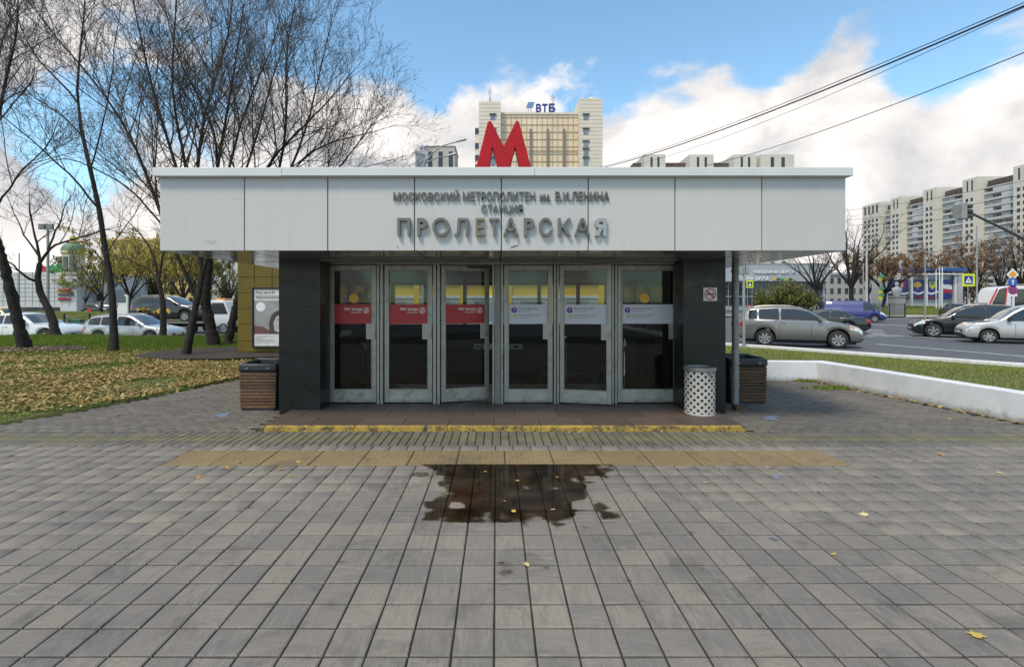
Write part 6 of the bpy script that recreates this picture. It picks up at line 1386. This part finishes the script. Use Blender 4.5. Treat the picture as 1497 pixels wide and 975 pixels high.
for k, (u, d, H, sp) in enumerate(((1335, 96, 12, 5), (1380, 92, 13, 5), (1462, 90, 15, 5.5), (1492, 80, 15, 5), (1530, 75, 15, 6), (1180, 120, 9, 5), (1270, 110, 14, 6), (1300, 120, 13, 6), (1405, 104, 14, 6))):
    lab = ['slender bare tree right behind the rust coloured one', 'bare tree behind the white flagpoles', 'bare tree above the stacked traffic signs', 'dense bare tree at the edge of the picture by the tram', 'bare tree just outside the picture by the tram', 'small bare tree before the shopping centre', 'bare tree behind the grey lamp post', 'bare tree under the far end of the apartment slab', 'bare tree filling the gap left of the pedestrian sign'][k]
    auto_tree('park_tree', lab, WX(u, d), d, .2, H, sp, 40+k, .25, None, 900, M['leaf_b'], .14, RG, 8, (1.0, 1.5, 2.0), .016)
LG2 = 'autumn trees across the left road'
for k, (u, d, H, sp, n) in enumerate(((190, 62, 11, 6.5, 3800), (150, 70, 10, 5.5, 3000), (228, 66, 12, 5.5, 3400), (268, 58, 10, 5, 2800), (296, 64, 11, 5, 2600), (335, 60, 9.5, 4.5, 2400), (125, 100, 9, 5, 3000))):
    lab = ['yellow green autumn tree behind the dark slim trunk', 'olive autumn tree beside the white stele', 'autumn tree above the towed car', 'thin leaved tree behind the leaning near trunk', 'olive tree behind the upright pollard', 'yellowing tree by the pale house', 'low golden tree beside the mall'][k]
    auto_tree('autumn_tree', lab, WX(u, d), d, -.45, H, sp, 60+k, .25, None, int(n*1.7), M['leaf_y'] if k in (0, 2, 3, 6) else M['leaf_g'], .15, LG2, 8, (1.1, 1.5, 2.0), .014)
def treeline(name, label, u0, u1, d, H, n, mat, seed):
    rng = np.random.default_rng(seed); tb = Tubes(); x0, x1 = WX(u0, d), WX(u1, d); m_ = int((x1-x0)/3.2); pts = []
    for k in range(m_):
        x = x0+(x1-x0)*(k+rng.uniform(0, 1))/m_; y = d+rng.uniform(0, 12); h = H*rng.uniform(.6, 1.05); P_, L = resample([np.array([x, y, -.6]), np.array([x+rng.normal(0, .4), y, h*.45]), np.array([x+rng.normal(0, .9), y, h])], 6); tb.add(P_, np.linspace(.22, .05, 6), 4); tips = []
        sprout(rng, tb, P_, .2, .05, L, 0, 2, (.9, 1.1), .05, tips, (.95, .75), minr=.035); pts += tips
    o = link(name, tb.mesh(name, M['twig'])); tag(o, label, 'trees', kind='stuff'); T = np.array(pts); k = rng.integers(0, len(T), n); q = T[k]+rng.normal(0, .7, (n, 3)); q[:, 2] = np.maximum(q[:, 2], rng.uniform(0, 1.5, n)); f = link('foliage', leaves(q, .32, mat, 'foliage', full=True), o); f['kind'] = 'stuff'
treeline('treeline_woods', 'far band of brownish bare trees under the apartment slab', 1175, 1620, 132, 9.5, 18000, leaf_mat('bare_wood', [(0, (.05, .035, .028)), (.5, (.09, .065, .05)), (1, (.14, .095, .06))], .1), 91)
treeline('treeline_woods', 'far band of yellowing trees across the left road', -80, 420, 118, 7.5, 18000, leaf_mat('yellow_wood', [(0, (.06, .055, .02)), (.5, (.14, .11, .03)), (1, (.24, .17, .04))], .1), 92)
def shrub(label, x, y, z, H, W, seed, n, mat, group='shrubs before the shopping centre'):
    rng = np.random.default_rng(seed); e = empty('shrub', (x, y, z), 0, label, 'shrub', group); tb = Tubes(); tips = []
    for k in range(16):
        a = rng.uniform(0, 6.28); s = rng.uniform(.2, 1)*W/2; p1 = np.array([x+math.cos(a)*s*.35, y+math.sin(a)*s*.35, z+H*.45]); p2 = np.array([x+math.cos(a)*s, y+math.sin(a)*s, z+H*rng.uniform(.7, 1)*(1-.3*(2*s/W)**2)]); P_, L = resample([np.array([x+rng.normal(0, .1), y, z-.1]), p1, p2], 7); tb.add(P_, np.linspace(.04, .015, 7), 4); sprout(rng, tb, P_, .04, .015, L, 1, 3, (1, 2, 3), .03, tips, (.6, .6, .4), minr=.01)
    link('stems', tb.mesh('stems', M['twig']), e); T = np.array(tips); k = rng.integers(0, len(T), n); link('foliage', leaves(T[k]+rng.normal(0, .14, (n, 3)), .15, mat, 'foliage', full=True), e)
for k, (u, d, H, W, n) in enumerate(((1112, 56, 3.0, 2.6, 1100), (1128, 57, 3.3, 2.8, 1300), (1146, 56, 3.9, 3.4, 2400), (1164, 56.5, 3.5, 3.0, 1900), (1179, 57, 2.9, 2.6, 1300))):
    shrub(['thin brownish shrub beside the pedestrian sign pole', 'loose brownish green shrub, second from the sign pole', 'tallest fullest green shrub over the grey car roof', 'green shrub right of the tallest one', 'low green shrub at the end of the row by the forked tree'][k], WX(u, d), d, -.1, H, W, 80+k, n, M['leaf_g'])

# ------------------------------------------------------------------ poles, signs, lamps, wires
M['pole'] = pm('grey_pole', (.30, .31, .32), .55, .2, var=.12, scale=1.5); M['concrete_pole'] = paint((.42, .42, .41), .8)
def pole(name, label, u, d, v_top, r=.08, z0=GR, r1=None, cat='pole', mat=None):
    x = WX(u, d); e = empty(name, (x, d, z0), 0, label, cat); MB().tube([(x, d, z0-.05), (x, d, WZ(v_top, d))], [r, r1 or r*.7], 10).build('shaft', mat or M['pole'], e, smooth=True); MB().lathe([(r*1.9, 0), (r*1.9, .05), (r*1.15, .09), (r*1.15, .3)], 10, (x, d, z0)).build('foot', mat or M['pole'], e); return e
def disc(name, x, y, z, r, mat, e, th=.02, n=24): return MB().lathe([(.0005, -th), (r, -th), (r, 0)], n, (x, y, z), 'y').build(name, mat, e)
def ngon(name, pts, y, mat, e): return MB().prism(pts, y-.006, y).build(name, mat, e)
# twin street lamp behind the roof
d = 26.; e = empty('street_lamp', (WX(619, d), d, GR), 0, 'twin headed grey street lamp rising behind the pavilion roof', 'street lamp'); x = WX(619, d)
MB().tube([(x, d, GR), (x, d, WZ(243, d)), (WX(623, d), d, WZ(233, d))], [.11, .08, .06], 10).build('pole', M['pole'], e, smooth=True)
for (pts, k) in (([(621, 238), (632, 224), (648, 213), (668, 207.5)], 0), ([(621, 240), (630, 232), (640, 226), (652, 222)], 1)):
    dd = d+.8*k; MB().tube([(WX(u, d), d+(dd-d)*i/3, WZ(v, d)) for i, (u, v) in enumerate(pts)], .035, 6).build('arm', M['pole'], e, smooth=True)
    u, v = pts[-1]; xx, zz = WX(u, d), WZ(v, d); L_ = .52; MB().add([(xx-.03, dd-.1, zz-.03), (xx-.03, dd+.1, zz-.03), (xx+L_, dd-.12, zz+.10), (xx+L_, dd+.12, zz+.10), (xx-.02, dd-.07, zz+.06), (xx-.02, dd+.07, zz+.06), (xx+L_-.1, dd-.08, zz+.20), (xx+L_-.1, dd+.08, zz+.20)], [(0, 2, 3, 1), (4, 5, 7, 6), (0, 4, 6, 2), (1, 3, 7, 5), (0, 1, 5, 4), (2, 6, 7, 3)]).build('lamp_head', paint((.42, .42, .40), .5), e, bevel=.03, segs=2)
pole('utility_pole', 'pale concrete lamp post beside the tall bare tree', 1267, 58, 366, .14, mat=M['concrete_pole']); pole('utility_pole', 'thin grey post left of the concrete lamp post', 1262, 64, 385, .09); pole('utility_pole', 'thin grey lamp post before the poster pavilion', 1352.5, 59, 372, .08); pole('utility_pole', 'tall grey post behind the pedestrian sign', 1428, 58, 330, .1)
for u, v in ((1368.5, 371), (1373.5, 367), (1377.5, 370)): pole('flagpole', {1368.5: 'white flagpole, first of three from the poster pavilion statue', 1373.5: 'tallest middle white flagpole before the poster pavilion', 1377.5: 'white flagpole nearest the tram of the three'}[u], u, 66, v, .07, .7, .05, 'flagpole', M['white'])['group'] = 'three white flagpoles'
yel = paint((.62, .72, .02), .4); sblue = paint((.012, .03, .22), .4)
def ped_sign(label, u, v, d, s, z0):
    e = pole('crossing_sign', label, u, d, v-1, .035, z0, .035, 'sign'); x, z = WX(u, d), WZ(v, d); y = d-.05
    bx('board', x-s, x+s, y-.01, y, z-s, z+s, yel, e); bx('field', x-s*.68, x+s*.68, y-.014, y-.0102, z-s*.68, z+s*.68, sblue, e); MB().add([(x-s*.52, y-.016, z-s*.45), (x+s*.52, y-.016, z-s*.45), (x, y-.016, z+s*.52)], [(0, 1, 2)]).build('white_triangle', M['white'], e)
    q = y-.018; b = MB(); b.add([(x-s*.07, q, z), (x+s*.07, q, z-.02*s), (x+s*.06, q, z+s*.18), (x-s*.05, q, z+s*.18)], [(0, 1, 2, 3)]); b.add([(x-s*.05, q, z+.0), (x+s*.04, q, z), (x-s*.13, q, z-s*.38), (x-s*.22, q, z-s*.38)], [(0, 1, 2, 3)]); b.add([(x+.0, q-.001, z), (x+s*.07, q-.001, z), (x+s*.2, q-.001, z-s*.38), (x+s*.11, q-.001, z-s*.38)], [(0, 1, 2, 3)]); b.build('walking_figure', M['ink'], e)
ped_sign('bright yellow-green framed pedestrian crossing sign before the tram', 1415, 409.5, 44, .56, GR); 
e = pole('sign_pole', 'grey pole at the kerb behind the slatted bin with a small yellow crossing sign', 1087.5, 20.4, 382, .05, GR, .05, 'pole'); x, d = WX(1087.5, 20.4), 20.4
bx('crossing_board', x+.07, x+.35, d-.07, d-.06, WZ(421, d), WZ(410, d), yel, e); bx('crossing_field', x+.115, x+.305, d-.075, d-.0702, WZ(419, d), WZ(412, d), M['ink'], e); MB().add([(x+.14, d-.077, WZ(418, d)), (x+.28, d-.077, WZ(418, d)), (x+.21, d-.077, WZ(413, d))], [(0, 1, 2)]).build('white_triangle', M['white'], e)
bx('signal_back', x-.22, x-.06, d-.1, d+.1, WZ(401, d), WZ(387, d), M['pole'], e, bevel=.02); bx('signal_back', x+.06, x+.18, d-.1, d+.1, WZ(401, d), WZ(388, d), M['pole'], e, bevel=.02)
# stacked signs
d = 33.; e = pole('sign_stack', 'pole with priority diamond, blue arrow and no-stopping discs stacked', 1479, d, 393, .035, GR, .035, 'sign'); x = WX(1479, d); y = d-.06
def dia(s): return [(x-s, WZ(401.5, d)), (x, WZ(401.5, d)-s), (x+s, WZ(401.5, d)), (x, WZ(401.5, d)+s)]
ngon('priority_board', dia(.42), y, M['white'], e); ngon('priority_field', dia(.27), y-.007, paint((.75, .32, .02), .4), e)
disc('arrow_disc', x, y, WZ(413, d), .31, paint((.02, .10, .45), .4), e); z = WZ(413, d); MB().add([(x-.035, y-.026, z-.18), (x+.035, y-.026, z-.18), (x+.035, y-.026, z+.05), (x-.035, y-.026, z+.05)], [(0, 1, 2, 3)]).add([(x-.12, y-.026, z+.05), (x+.12, y-.026, z+.05), (x, y-.026, z+.22)], [(0, 1, 2)]).build('white_arrow', M['white'], e)
z = WZ(424, d); disc('stop_disc', x, y, z, .31, paint((.45, .02, .03), .4), e); disc('stop_field', x, y-.021, z, .235, paint((.04, .06, .35), .4), e, .004)
b = MB()
for s in (-1, 1): b.add([(x-.17-.03, y-.027-.001*s, z-s*.17+.03*s), (x-.17+.03, y-.027-.001*s, z-s*.17-.03*s), (x+.17+.03, y-.027-.001*s, z+s*.17-.03*s), (x+.17-.03, y-.027-.001*s, z+s*.17+.03*s)], [(0, 1, 2, 3)])
b.build('red_cross', paint((.45, .02, .03), .4), e); bx('small_plate', x-.3, x+.3, y-.012, y, WZ(433.5, d), WZ(429.3, d), M['white'], e)
# yellow-green painted sign post left of the statue
d = 60.; e = pole('painted_post', 'post with yellow and green diamond boards by the blue van', 1287, d, 398, .06, GR, .06, 'sign')
for v, c in ((404, (.05, .22, .12)), (408, (.45, .38, .04)), (422, (.05, .22, .12)), (427, (.5, .42, .04)), (431, (.06, .22, .10)), (436, (.5, .42, .04))):
    z = WZ(v, d); xx = WX(1287+(1.2 if v in (404, 422, 431) else -1), d); MB().prism([(xx-.34, z), (xx, z-.34), (xx+.34, z), (xx, z+.34)], d-.12-.01*(v % 3), d-.08).build('diamond_board', paint(c, .5), e)
# statue bust on a pedestal, railings
d = 62.; x = WX(1311, d); e = empty('monument', (x, d, 0), 0, 'grey bust on a square pedestal behind the railing', 'monument'); zt = WZ(433, d)
b = MB(); b.box(x-.62, x+.62, d-.6, d+.6, -.15, zt-.15); b.box(x-.7, x+.7, d-.68, d+.68, zt-.149, zt); b.build('pedestal', paint((.24, .24, .24), .7), e, bevel=.02)
prof = [(.36, 0), (.42, .12), (.55, .5), (.62, .85), (.50, 1.05), (.18, 1.15), (.15, 1.25), (.22, 1.38), (.25, 1.52), (.22, 1.68), (.10, 1.77), (.005, 1.78)]; q = MB().lathe(prof, 14, (0, 0, 0)); q.v = [(x+a, d+b_*.62, zt+c) for a, b_, c in q.v]; q.build('bust', paint((.30, .31, .32), .6), e, smooth=True)
e = empty('street_railing', (WX(1307, 59), 59, GR), 0, 'dark iron railing beside the blue van', 'railing'); x0, x1 = WX(1278, 59), WX(1323, 59); zt = WZ(444, 59)
for z in (GR+.15, zt-.05): MB().tube([(x0, 59, z), (x1, 59, z)], .03, 5).build('rail', M['rim_dark'], e)
b = MB()
for k in range(30): xx = x0+(x1-x0)*k/29; b.tube([(xx, 59, GR+.15), (xx, 59, zt-.05)], .018, 4)
b.build('bars', M['rim_dark'], e)['kind'] = 'stuff'
for k in range(3): bx('post', x0+(x1-x0)*k/2-.05, x0+(x1-x0)*k/2+.05, 58.95, 59.05, GR, zt+.05, M['rim_dark'], e)
# traffic signal on a mast arm
d = 21.; e = empty('traffic_signal', (WX(1590, d), d, GR), 0, 'traffic light on a long dark mast arm reaching in above the road', 'traffic light'); xp = WX(1590, d)
MB().tube([(xp, d, GR), (xp, d, WZ(395, d))], [.12, .09], 10).build('mast', M['pole'], e, smooth=True); MB().tube([(xp, d, WZ(398, d)), (WX(1520, d), d, WZ(362, d)), (WX(1470, d), d, WZ(336, d)), (WX(1424, d), d, WZ(314, d))], [.09, .07, .055, .05], 8).build('arm', paint((.06, .065, .07), .5), e, smooth=True)
hx, hz0, hz1 = WX(1406.5, d), WZ(321, d), WZ(297, d); bx('signal_head', hx-.10, hx+.12, d-.14, d+.14, hz0, hz1, paint((.26, .27, .26), .6), e, bevel=.03); bx('bracket', hx+.125, WX(1425, d), d-.03, d+.03, WZ(316, d), WZ(312, d), M['rim_dark'], e)
for k in range(3):
    z = hz0+(hz1-hz0)*(.2+.3*k); q = MB().lathe([(.10, 0), (.10, .26)], 12, (0, 0, 0), 'x', a0=-.35*math.pi, a1=1.35*math.pi); q.v = [(hx+.122+a, d+b_, z+c) for a, b_, c in q.v]; q.build('visor', paint((.05, .055, .05), .6), e)
bx('backboard', hx-.4, hx-.105, d-.015, d+.015, hz0+.05, hz1-.1, paint((.20, .21, .2), .7), e)
# overhead wires
def wire(label, a, b_, sag, r, n=24, name='overhead_wire'):
    a, b_ = Vector(a), Vector(b_); pts = []
    for i in range(n+1): t = i/n; p = a.lerp(b_, t); p.z -= sag*4*t*(1-t); pts.append(p)
    o = MB().tube(pts, r, 5).build(name, M['ink']); tag(o, label, 'wire', 'overhead wires')
def far(a, b_, k): a, b_ = Vector(a), Vector(b_); return b_+(b_-a)*k
def wires():
    a, b_ = P(870, 248, 40), P(1505, 6, 13); wire('thickest black overhead cable crossing above the road', a, b_, .45, .030)
    wire('thin cable twisted beside the thickest one', P(872, 246, 40.2), P(1505, 1, 13), .40, .014)
    wire('slim middle overhead wire that meets the thick cable', P(930, 241, 42), P(1505, 8, 15), .5, .012)
    wire('lowest of the long overhead wires', P(1030, 243, 38), P(1510, 72, 15), .35, .018)
    for k, (v0, v1) in enumerate(((308, 262), (322, 283), (330, 305), (376, 352), (398, 386))): wire(['highest thin tram wire before the apartment slab', 'second thin tram wire before the apartment slab', 'third thin tram wire before the apartment slab', 'thin tram wire at signal height', 'lowest thin tram wire over the trees'][k], P(1238, v0, 60), P(1510, v1, 40), .25, .018)
wires()
# left road furniture: stele, bollards with chain, green box, lamp poles, round red sign
d = 60.; x = WX(179, d); e = empty('white_stele', (x, d, GL), 0, 'white slab stele with curved top on the median lawn', 'stele'); MB().prism([(x-.62, -.35), (x+.62, -.35), (x+.62, 2.0), (x+.60, 2.35), (x+.42, 2.52), (x+.1, 2.5), (x+.36, 2.35), (x+.45, 2.1), (x+.45, .9), (x-.62, .9)], d, d+.25).build('slab', paint((.66, .66, .66), .5), e)
bx('lower_panel', x-.60, x+.44, d+.05, d+.2, .9, 1.5, paint((.6, .6, .6), .5), e)
d = 50.
for k, u in enumerate((94, 131, 168, 205)):
    x = WX(u, d); e = empty('bollard', (x, d, GL), 0, ['black bollard beside the green box', 'black bollard left of the silver estate car', 'black bollard hidden behind the estate car roof', 'black bollard by the tow truck'][k], 'bollard', 'chained bollards along the median'); MB().lathe([(.14, 0), (.12, .1), (.085, .2), (.085, .8), (.12, .86), (.12, .92), (.05, 1.0), (.001, 1.03)], 10, (x, d, GL)).build('post', M['rim_dark'], e, smooth=True)
    if k < 3: x2 = WX((131, 168, 205)[k], d); MB().tube([(x+(x2-x)*i/10, d, GL+.82-1.3*(i/10)*(1-i/10)) for i in range(11)], .035, 5).build('chain', M['rim_dark'], e)
x = WX(104, d); e = empty('green_box', (x, d, GL), 0, 'low green utility box on the median', 'box'); bx('housing', x-.62, x+.62, d+.3, d+.9, GL, WZ(468.5, d), paint((.03, .13, .09), .5), e, bevel=.02); bx('lid', x-.68, x+.68, d+.25, d+.95, WZ(468.5, d)+.002, WZ(467, d), paint((.05, .17, .12), .5), e)
pole('lamp_post', 'thin grey lamp post before the mall, left of the crooked tree', 28, 72, 370, .11, GL); e = pole('lamp_post', 'thick grey lamp post before the mall with two floodlights', 70, 64, 330, .2, GL)
for s in (-1, 1): bx('floodlight', WX(70, 64)+s*.5-.4, WX(70, 64)+s*.5+.4, 63.6, 63.9, WZ(336, 64), WZ(328, 64), M['alu_dark'], e)
d = 75.; e = pole('prohibition_sign', 'round red prohibition sign on the far side of the median', 131, d, 451, .05, GL, .05, 'sign'); disc('red_disc', WX(131, d), d-.06, WZ(453.5, d), .34, paint((.5, .02, .03), .4), e)
# small parked cars far off
for k, (u, d, sp, c, hd, lab) in enumerate(((1236, 78, 'sedan', white_c, (1, 0), 'small white car parked before the shopping centre'), (1205, 80, 'suv', silver, (-1, 0), 'small silver car parked under the forked tree'), (142, 90, 'suv', dark_c, (1, 0), 'small dark car parked by the mall entrance'), (160, 92, 'wagon', silver, (1, .2), 'small silver car parked by the low reddish house'), (206, 88, 'sedan', white_c, (-1, 0), 'small white car parked beyond the towed one'), (345, 40, 'van', white_c, (.3, -1), 'white van waiting beside the gold kiosk'))):
    car(lab, (WX(u, d), d, GR if u > 700 else GL), hd, sp, c, 'van' if sp == 'van' else 'car', 'small parked cars far off')

# ------------------------------------------------------------------ people
def person(label, pos, face, top, bottom, skinc=(.42, .27, .19), cap=None, hair=(.02, .015, .012), H=1.76, bag=None):
    """one skinned figure: feet at pos, facing angle in radians"""
    e = empty('person', pos, face, label, 'person'); k = H/1.76
    J = {'pel': (0, 0, .96, .155, .125), 'waist': (0, 0, 1.08, .145, .115), 'chest': (.01, 0, 1.28, .175, .125), 'neckb': (0, 0, 1.46, .075, .07), 'neck': (.01, 0, 1.53, .056, .056), 'head': (.03, 0, 1.63, .085, .078), 'crown': (.025, 0, 1.71, .075, .07)}
    for s, n in ((1, 'l'), (-1, 'r')):
        J.update({'hip'+n: (0, s*.10, .88, .098, .092), 'knee'+n: (.02, s*.11, .50, .066, .064), 'ank'+n: (-.02, s*.115, .10, .046, .046), 'toe'+n: (.15, s*.125, .045, .045, .035),
                  'sh'+n: (0, s*.19, 1.42, .068, .066), 'elb'+n: (-.03, s*.25, 1.13, .050, .048), 'wri'+n: (.10, s*.24, .90, .034, .030), 'palm'+n: (.14, s*.235, .84, .040, .024)})
        for f in range(4): J['f%d%s' % (f, n)] = (.175-.012*f, s*(.222+.012*f-.02), .765+.006*abs(f-1.5), .010, .010)
        J['th'+n] = (.185, s*.20, .83, .012, .011)
    E = [('pel', 'waist'), ('waist', 'chest'), ('chest', 'neckb'), ('neckb', 'neck'), ('neck', 'head'), ('head', 'crown')]
    for n in 'lr': E += [('pel', 'hip'+n), ('hip'+n, 'knee'+n), ('knee'+n, 'ank'+n), ('ank'+n, 'toe'+n), ('chest', 'sh'+n), ('sh'+n, 'elb'+n), ('elb'+n, 'wri'+n), ('wri'+n, 'palm'+n), ('palm'+n, 'th'+n)] + [('palm'+n, 'f%d%s' % (f, n)) for f in range(4)]
    nm = list(J); me = bpy.data.meshes.new('body'); me.from_pydata([tuple(c*k for c in J[q][:3]) for q in nm], [(nm.index(a), nm.index(b_)) for a, b_ in E], [])
    o = link('body', me, e, False); md = o.modifiers.new('skin', 'SKIN'); md.use_smooth_shade = True
    for i, q in enumerate(nm): sv_ = me.skin_vertices[0].data[i]; sv_.radius = (J[q][3]*k, J[q][4]*k); sv_.use_root = (q == 'pel')
    sb_ = o.modifiers.new('sub', 'SUBSURF'); sb_.levels = 2; sb_.render_levels = 2
    dg = bpy.context.evaluated_depsgraph_get(); dg.update(); m2 = bpy.data.meshes.new_from_object(o.evaluated_get(dg)); o.modifiers.clear(); o.data = m2
    m2.materials.clear(); sk = paint(skinc, .55)
    for mt in (top, bottom, sk, M['black']): m2.materials.append(mt)
    mi = []
    for p in m2.polygons:
        c = p.center/k; arm = abs(c.y) > .16 and c.z < 1.3
        mi.append(2 if c.z > 1.485 or (arm and c.z < .905 and c.x > .06) else 3 if c.z < .09 else 0 if c.z > .90 or arm else 1)
    m2.polygons.foreach_set('material_index', mi); m2.polygons.foreach_set('use_smooth', [True]*len(mi))
    hz = 1.66*k; hm = paint(hair, .8); q = MB().lathe([(.088, -.05), (.094, 0), (.088, .06), (.06, .10), (.02, .115), (.001, .117)], 14); q.v = [(a*1.08*k+.012*k, b_*.98*k, c*k+hz) for a, b_, c in q.v]; q.build('hair' if not cap else 'cap', cap or hm, e, world=False, smooth=True)
    if cap: MB().prism([(.08*k, -.07*k), (.17*k, -.055*k), (.20*k, 0), (.17*k, .055*k), (.08*k, .07*k)], hz-.005, hz+.008, 'z').build('cap_peak', cap, e, world=False)
    nose = MB().prism([(.105*k, hz-.035*k), (.13*k, hz-.055*k), (.105*k, hz-.065*k)], -.012*k, .012*k); nose.build('nose', sk, e, world=False)
    for s in (-1, 1):
        MB().lathe([(.001, -.004), (.011, -.002), (.012, .002), (.001, .005)], 8, (.112*k, s*.032*k, hz-.03*k), 'x').build('eye', M['ink'], e, world=False); MB().lathe([(.001, -.012), (.022, -.008), (.026, 0), (.001, .008)], 8, (.03*k, s*.083*k, hz-.045*k), 'y').build('ear', sk, e, world=False)
    MB().box(.104*k, .112*k, -.022*k, .022*k, hz-.092*k, hz-.086*k).build('mouth', paint((.25, .08, .07), .5), e, world=False)
    return e
dk = paint((.014, .014, .016), .8)
person('person in a dark jacket and peaked cap standing inside behind the first red-banded door', (WX(524, 8.7), 8.7, .06), 0.15, dk, paint((.012, .012, .015), .8), cap=M['black'], H=1.74)
person('distant person in an orange work vest behind the grey car', (WX(1096, 52), 52, GR), 3.6, paint((.6, .12, .02), .8), paint((.03, .04, .08), .8))
person('distant person in dark clothes by the park railing', (WX(1194, 66), 66, GR), 2.5, dk, dk, H=1.72)

# ------------------------------------------------------------------ fallen leaves on the paving, small litter, chalk marks
FLM = [paint((.50, .36, .08), .7), paint((.42, .22, .06), .7), paint((.55, .44, .20), .7), paint((.35, .30, .06), .7)]
def maple(n=5):
    pts = []
    for k in range(2*n+1):
        a = -2.5+5.0*k/(2*n); r = 1.0 if k % 2 == 0 else .5; r *= (.75+.25*math.cos(a)); pts.append((r*math.cos(a), r*math.sin(a)))
    pts.append((-.55, 0)); return pts
LFP = maple(); LM = []
for k in range(4):
    V = [(0, 0, .12)] + [(x, y, .10*math.sin(x*4+k)+.12+.1*abs(y)) for x, y in LFP]; n_ = len(LFP); LM.append(make_mesh('fallen_leaf', V, [(0, 1+i, 1+(i+1) % n_) for i in range(n_)], FLM[k]))
spots = [(1428, 930, .055, 0, 'golden maple leaf alone in the near right corner of the paving'), (770, 826, .035, 2, 'pale leaf beside the small damp stain in the middle of the paving'), (1219, 810, .03, 0, 'small golden leaf in the middle of the right paving'), (653, 722, .035, 1, 'rusty leaf on the left edge of the puddle'), (738, 733, .03, 3, 'olive leaf in the middle of the puddle'), (751, 748, .035, 0, 'golden leaf at the near tip of the puddle'), (808, 745, .03, 2, 'pale leaf at the right tip of the puddle'),
 (757, 703, .03, 0, 'golden leaf near the far edge of the puddle'), (815, 698, .03, 1, 'brown leaf in the far right part of the puddle'), (710, 690, .03, 1, 'brown leaf where the puddle meets the yellow strip'), (1031, 706, .03, 2, 'pale leaf near the right tactile slabs'), (1376, 665, .05, 1, 'large rusty leaf far right on the square paving'), (1300, 662, .035, 1, 'brown leaf right of the tactile strip, the farther one'), (1228, 676, .04, 3, 'olive leaf at the right end of the yellow tactile strip'),
 (1225, 691, .03, 1, 'rust red leaf just below the right end of the tactile strip'), (1123, 684, .035, 2, 'pale curled leaf along the lower edge of the right tactile slabs'), (1264, 753, .045, 2, 'pale leaf lying in the right middle paving'), (331, 684, .05, 1, 'rusty leaf left below the tactile strip'), (410, 687, .05, 1, 'largest rusty leaf below the left tactile slabs'), (425, 697, .04, 3, 'olive yellow leaf below the left tactile slabs'), (290, 698, .04, 1, 'brown leaf farthest left below the tactile strip'),
 (348, 677, .05, 1, 'brown leaf on the left tactile slabs'), (436, 676, .04, 0, 'golden leaf on a left middle tactile slab'), (157, 659, .04, 1, 'brown leaf alone on the far left paving'), (1462, 692, .04, 2, 'pale leaf at the right edge of the square paving'), (1390, 613, .05, 1, 'rusty leaf at the foot of the low wall')]
for k, (u, v, s, c, lab) in enumerate(spots):
    d = gd(v); o = link('fallen_leaf', LM[c]); o.location = (WX(u, d), d, .004); o.scale = (s, s, s*.5); o.rotation_euler = (RNG.normal(0, .12), RNG.normal(0, .12), RNG.uniform(0, 6.28)); tag(o, lab, 'leaf', 'fallen leaves on the paving')
# debris caught along the step and the wall foot
n = 160; x = RNG.uniform(-3.1, 3.25, n); y = 6.285-np.abs(RNG.normal(0, .03, n)); tag(link('step_debris', leaves(np.c_[x, y, np.full(n, .004)], .028, M['litter'], 'step_debris')), 'scraps of leaf caught along the yellow step edge', 'leaves', kind='stuff')
n = 260; t = RNG.uniform(0, 1, n); x = 6.62+.55*t-np.abs(RNG.normal(0, .05, n)); y = 10.1-3.4*t; tag(link('wall_foot_debris', leaves(np.c_[x, y, np.full(n, .006)], .05, M['litter'], 'wall_foot_debris')), 'scraps of leaf along the foot of the low wall', 'leaves', kind='stuff')
wd = np.c_[np.r_[RNG.normal(6.35, .22, 260), RNG.normal(6.4, .15, 150)], np.r_[RNG.normal(9.35, .10, 260), RNG.normal(10.15, .05, 150)]]; tag(link('paving_weeds', blades(wd, np.zeros(len(wd)), .06, .012, M['grass'], 'paving_weeds', 1.0)), 'tuft of weeds growing in the paving by the wall corner', 'weeds', kind='stuff')
# blue chalk-paint marks on the paving
def chalk(u, v, w, h, seed, c=(.14, .18, .27)):
    rng = np.random.default_rng(seed); d = gd(v); x = WX(u, d); b = MB()
    for k in range(3): x_, y_ = x+rng.uniform(-.3, .3)*w, d+(k-1)*h/3; n_ = 9; b.add([(x_+w/2*math.cos(2*math.pi*i/n_)*rng.uniform(.6, 1.1), y_+h/4*math.sin(2*math.pi*i/n_)*rng.uniform(.6, 1.1), .0035+.0006*k) for i in range(n_)], [tuple(range(n_))])
    tag(b.build('paint_mark', pm('faded_blue_paint', c, .85, var=.3, scale=25), None), kind='stuff')
chalk(326, 607, .22, .22, 1); chalk(1128, 611, .26, .22, 2); chalk(1137, 697, .10, .10, 3, (.17, .19, .25)); chalk(1130, 788, .05, .04, 4, (.11, .115, .18))
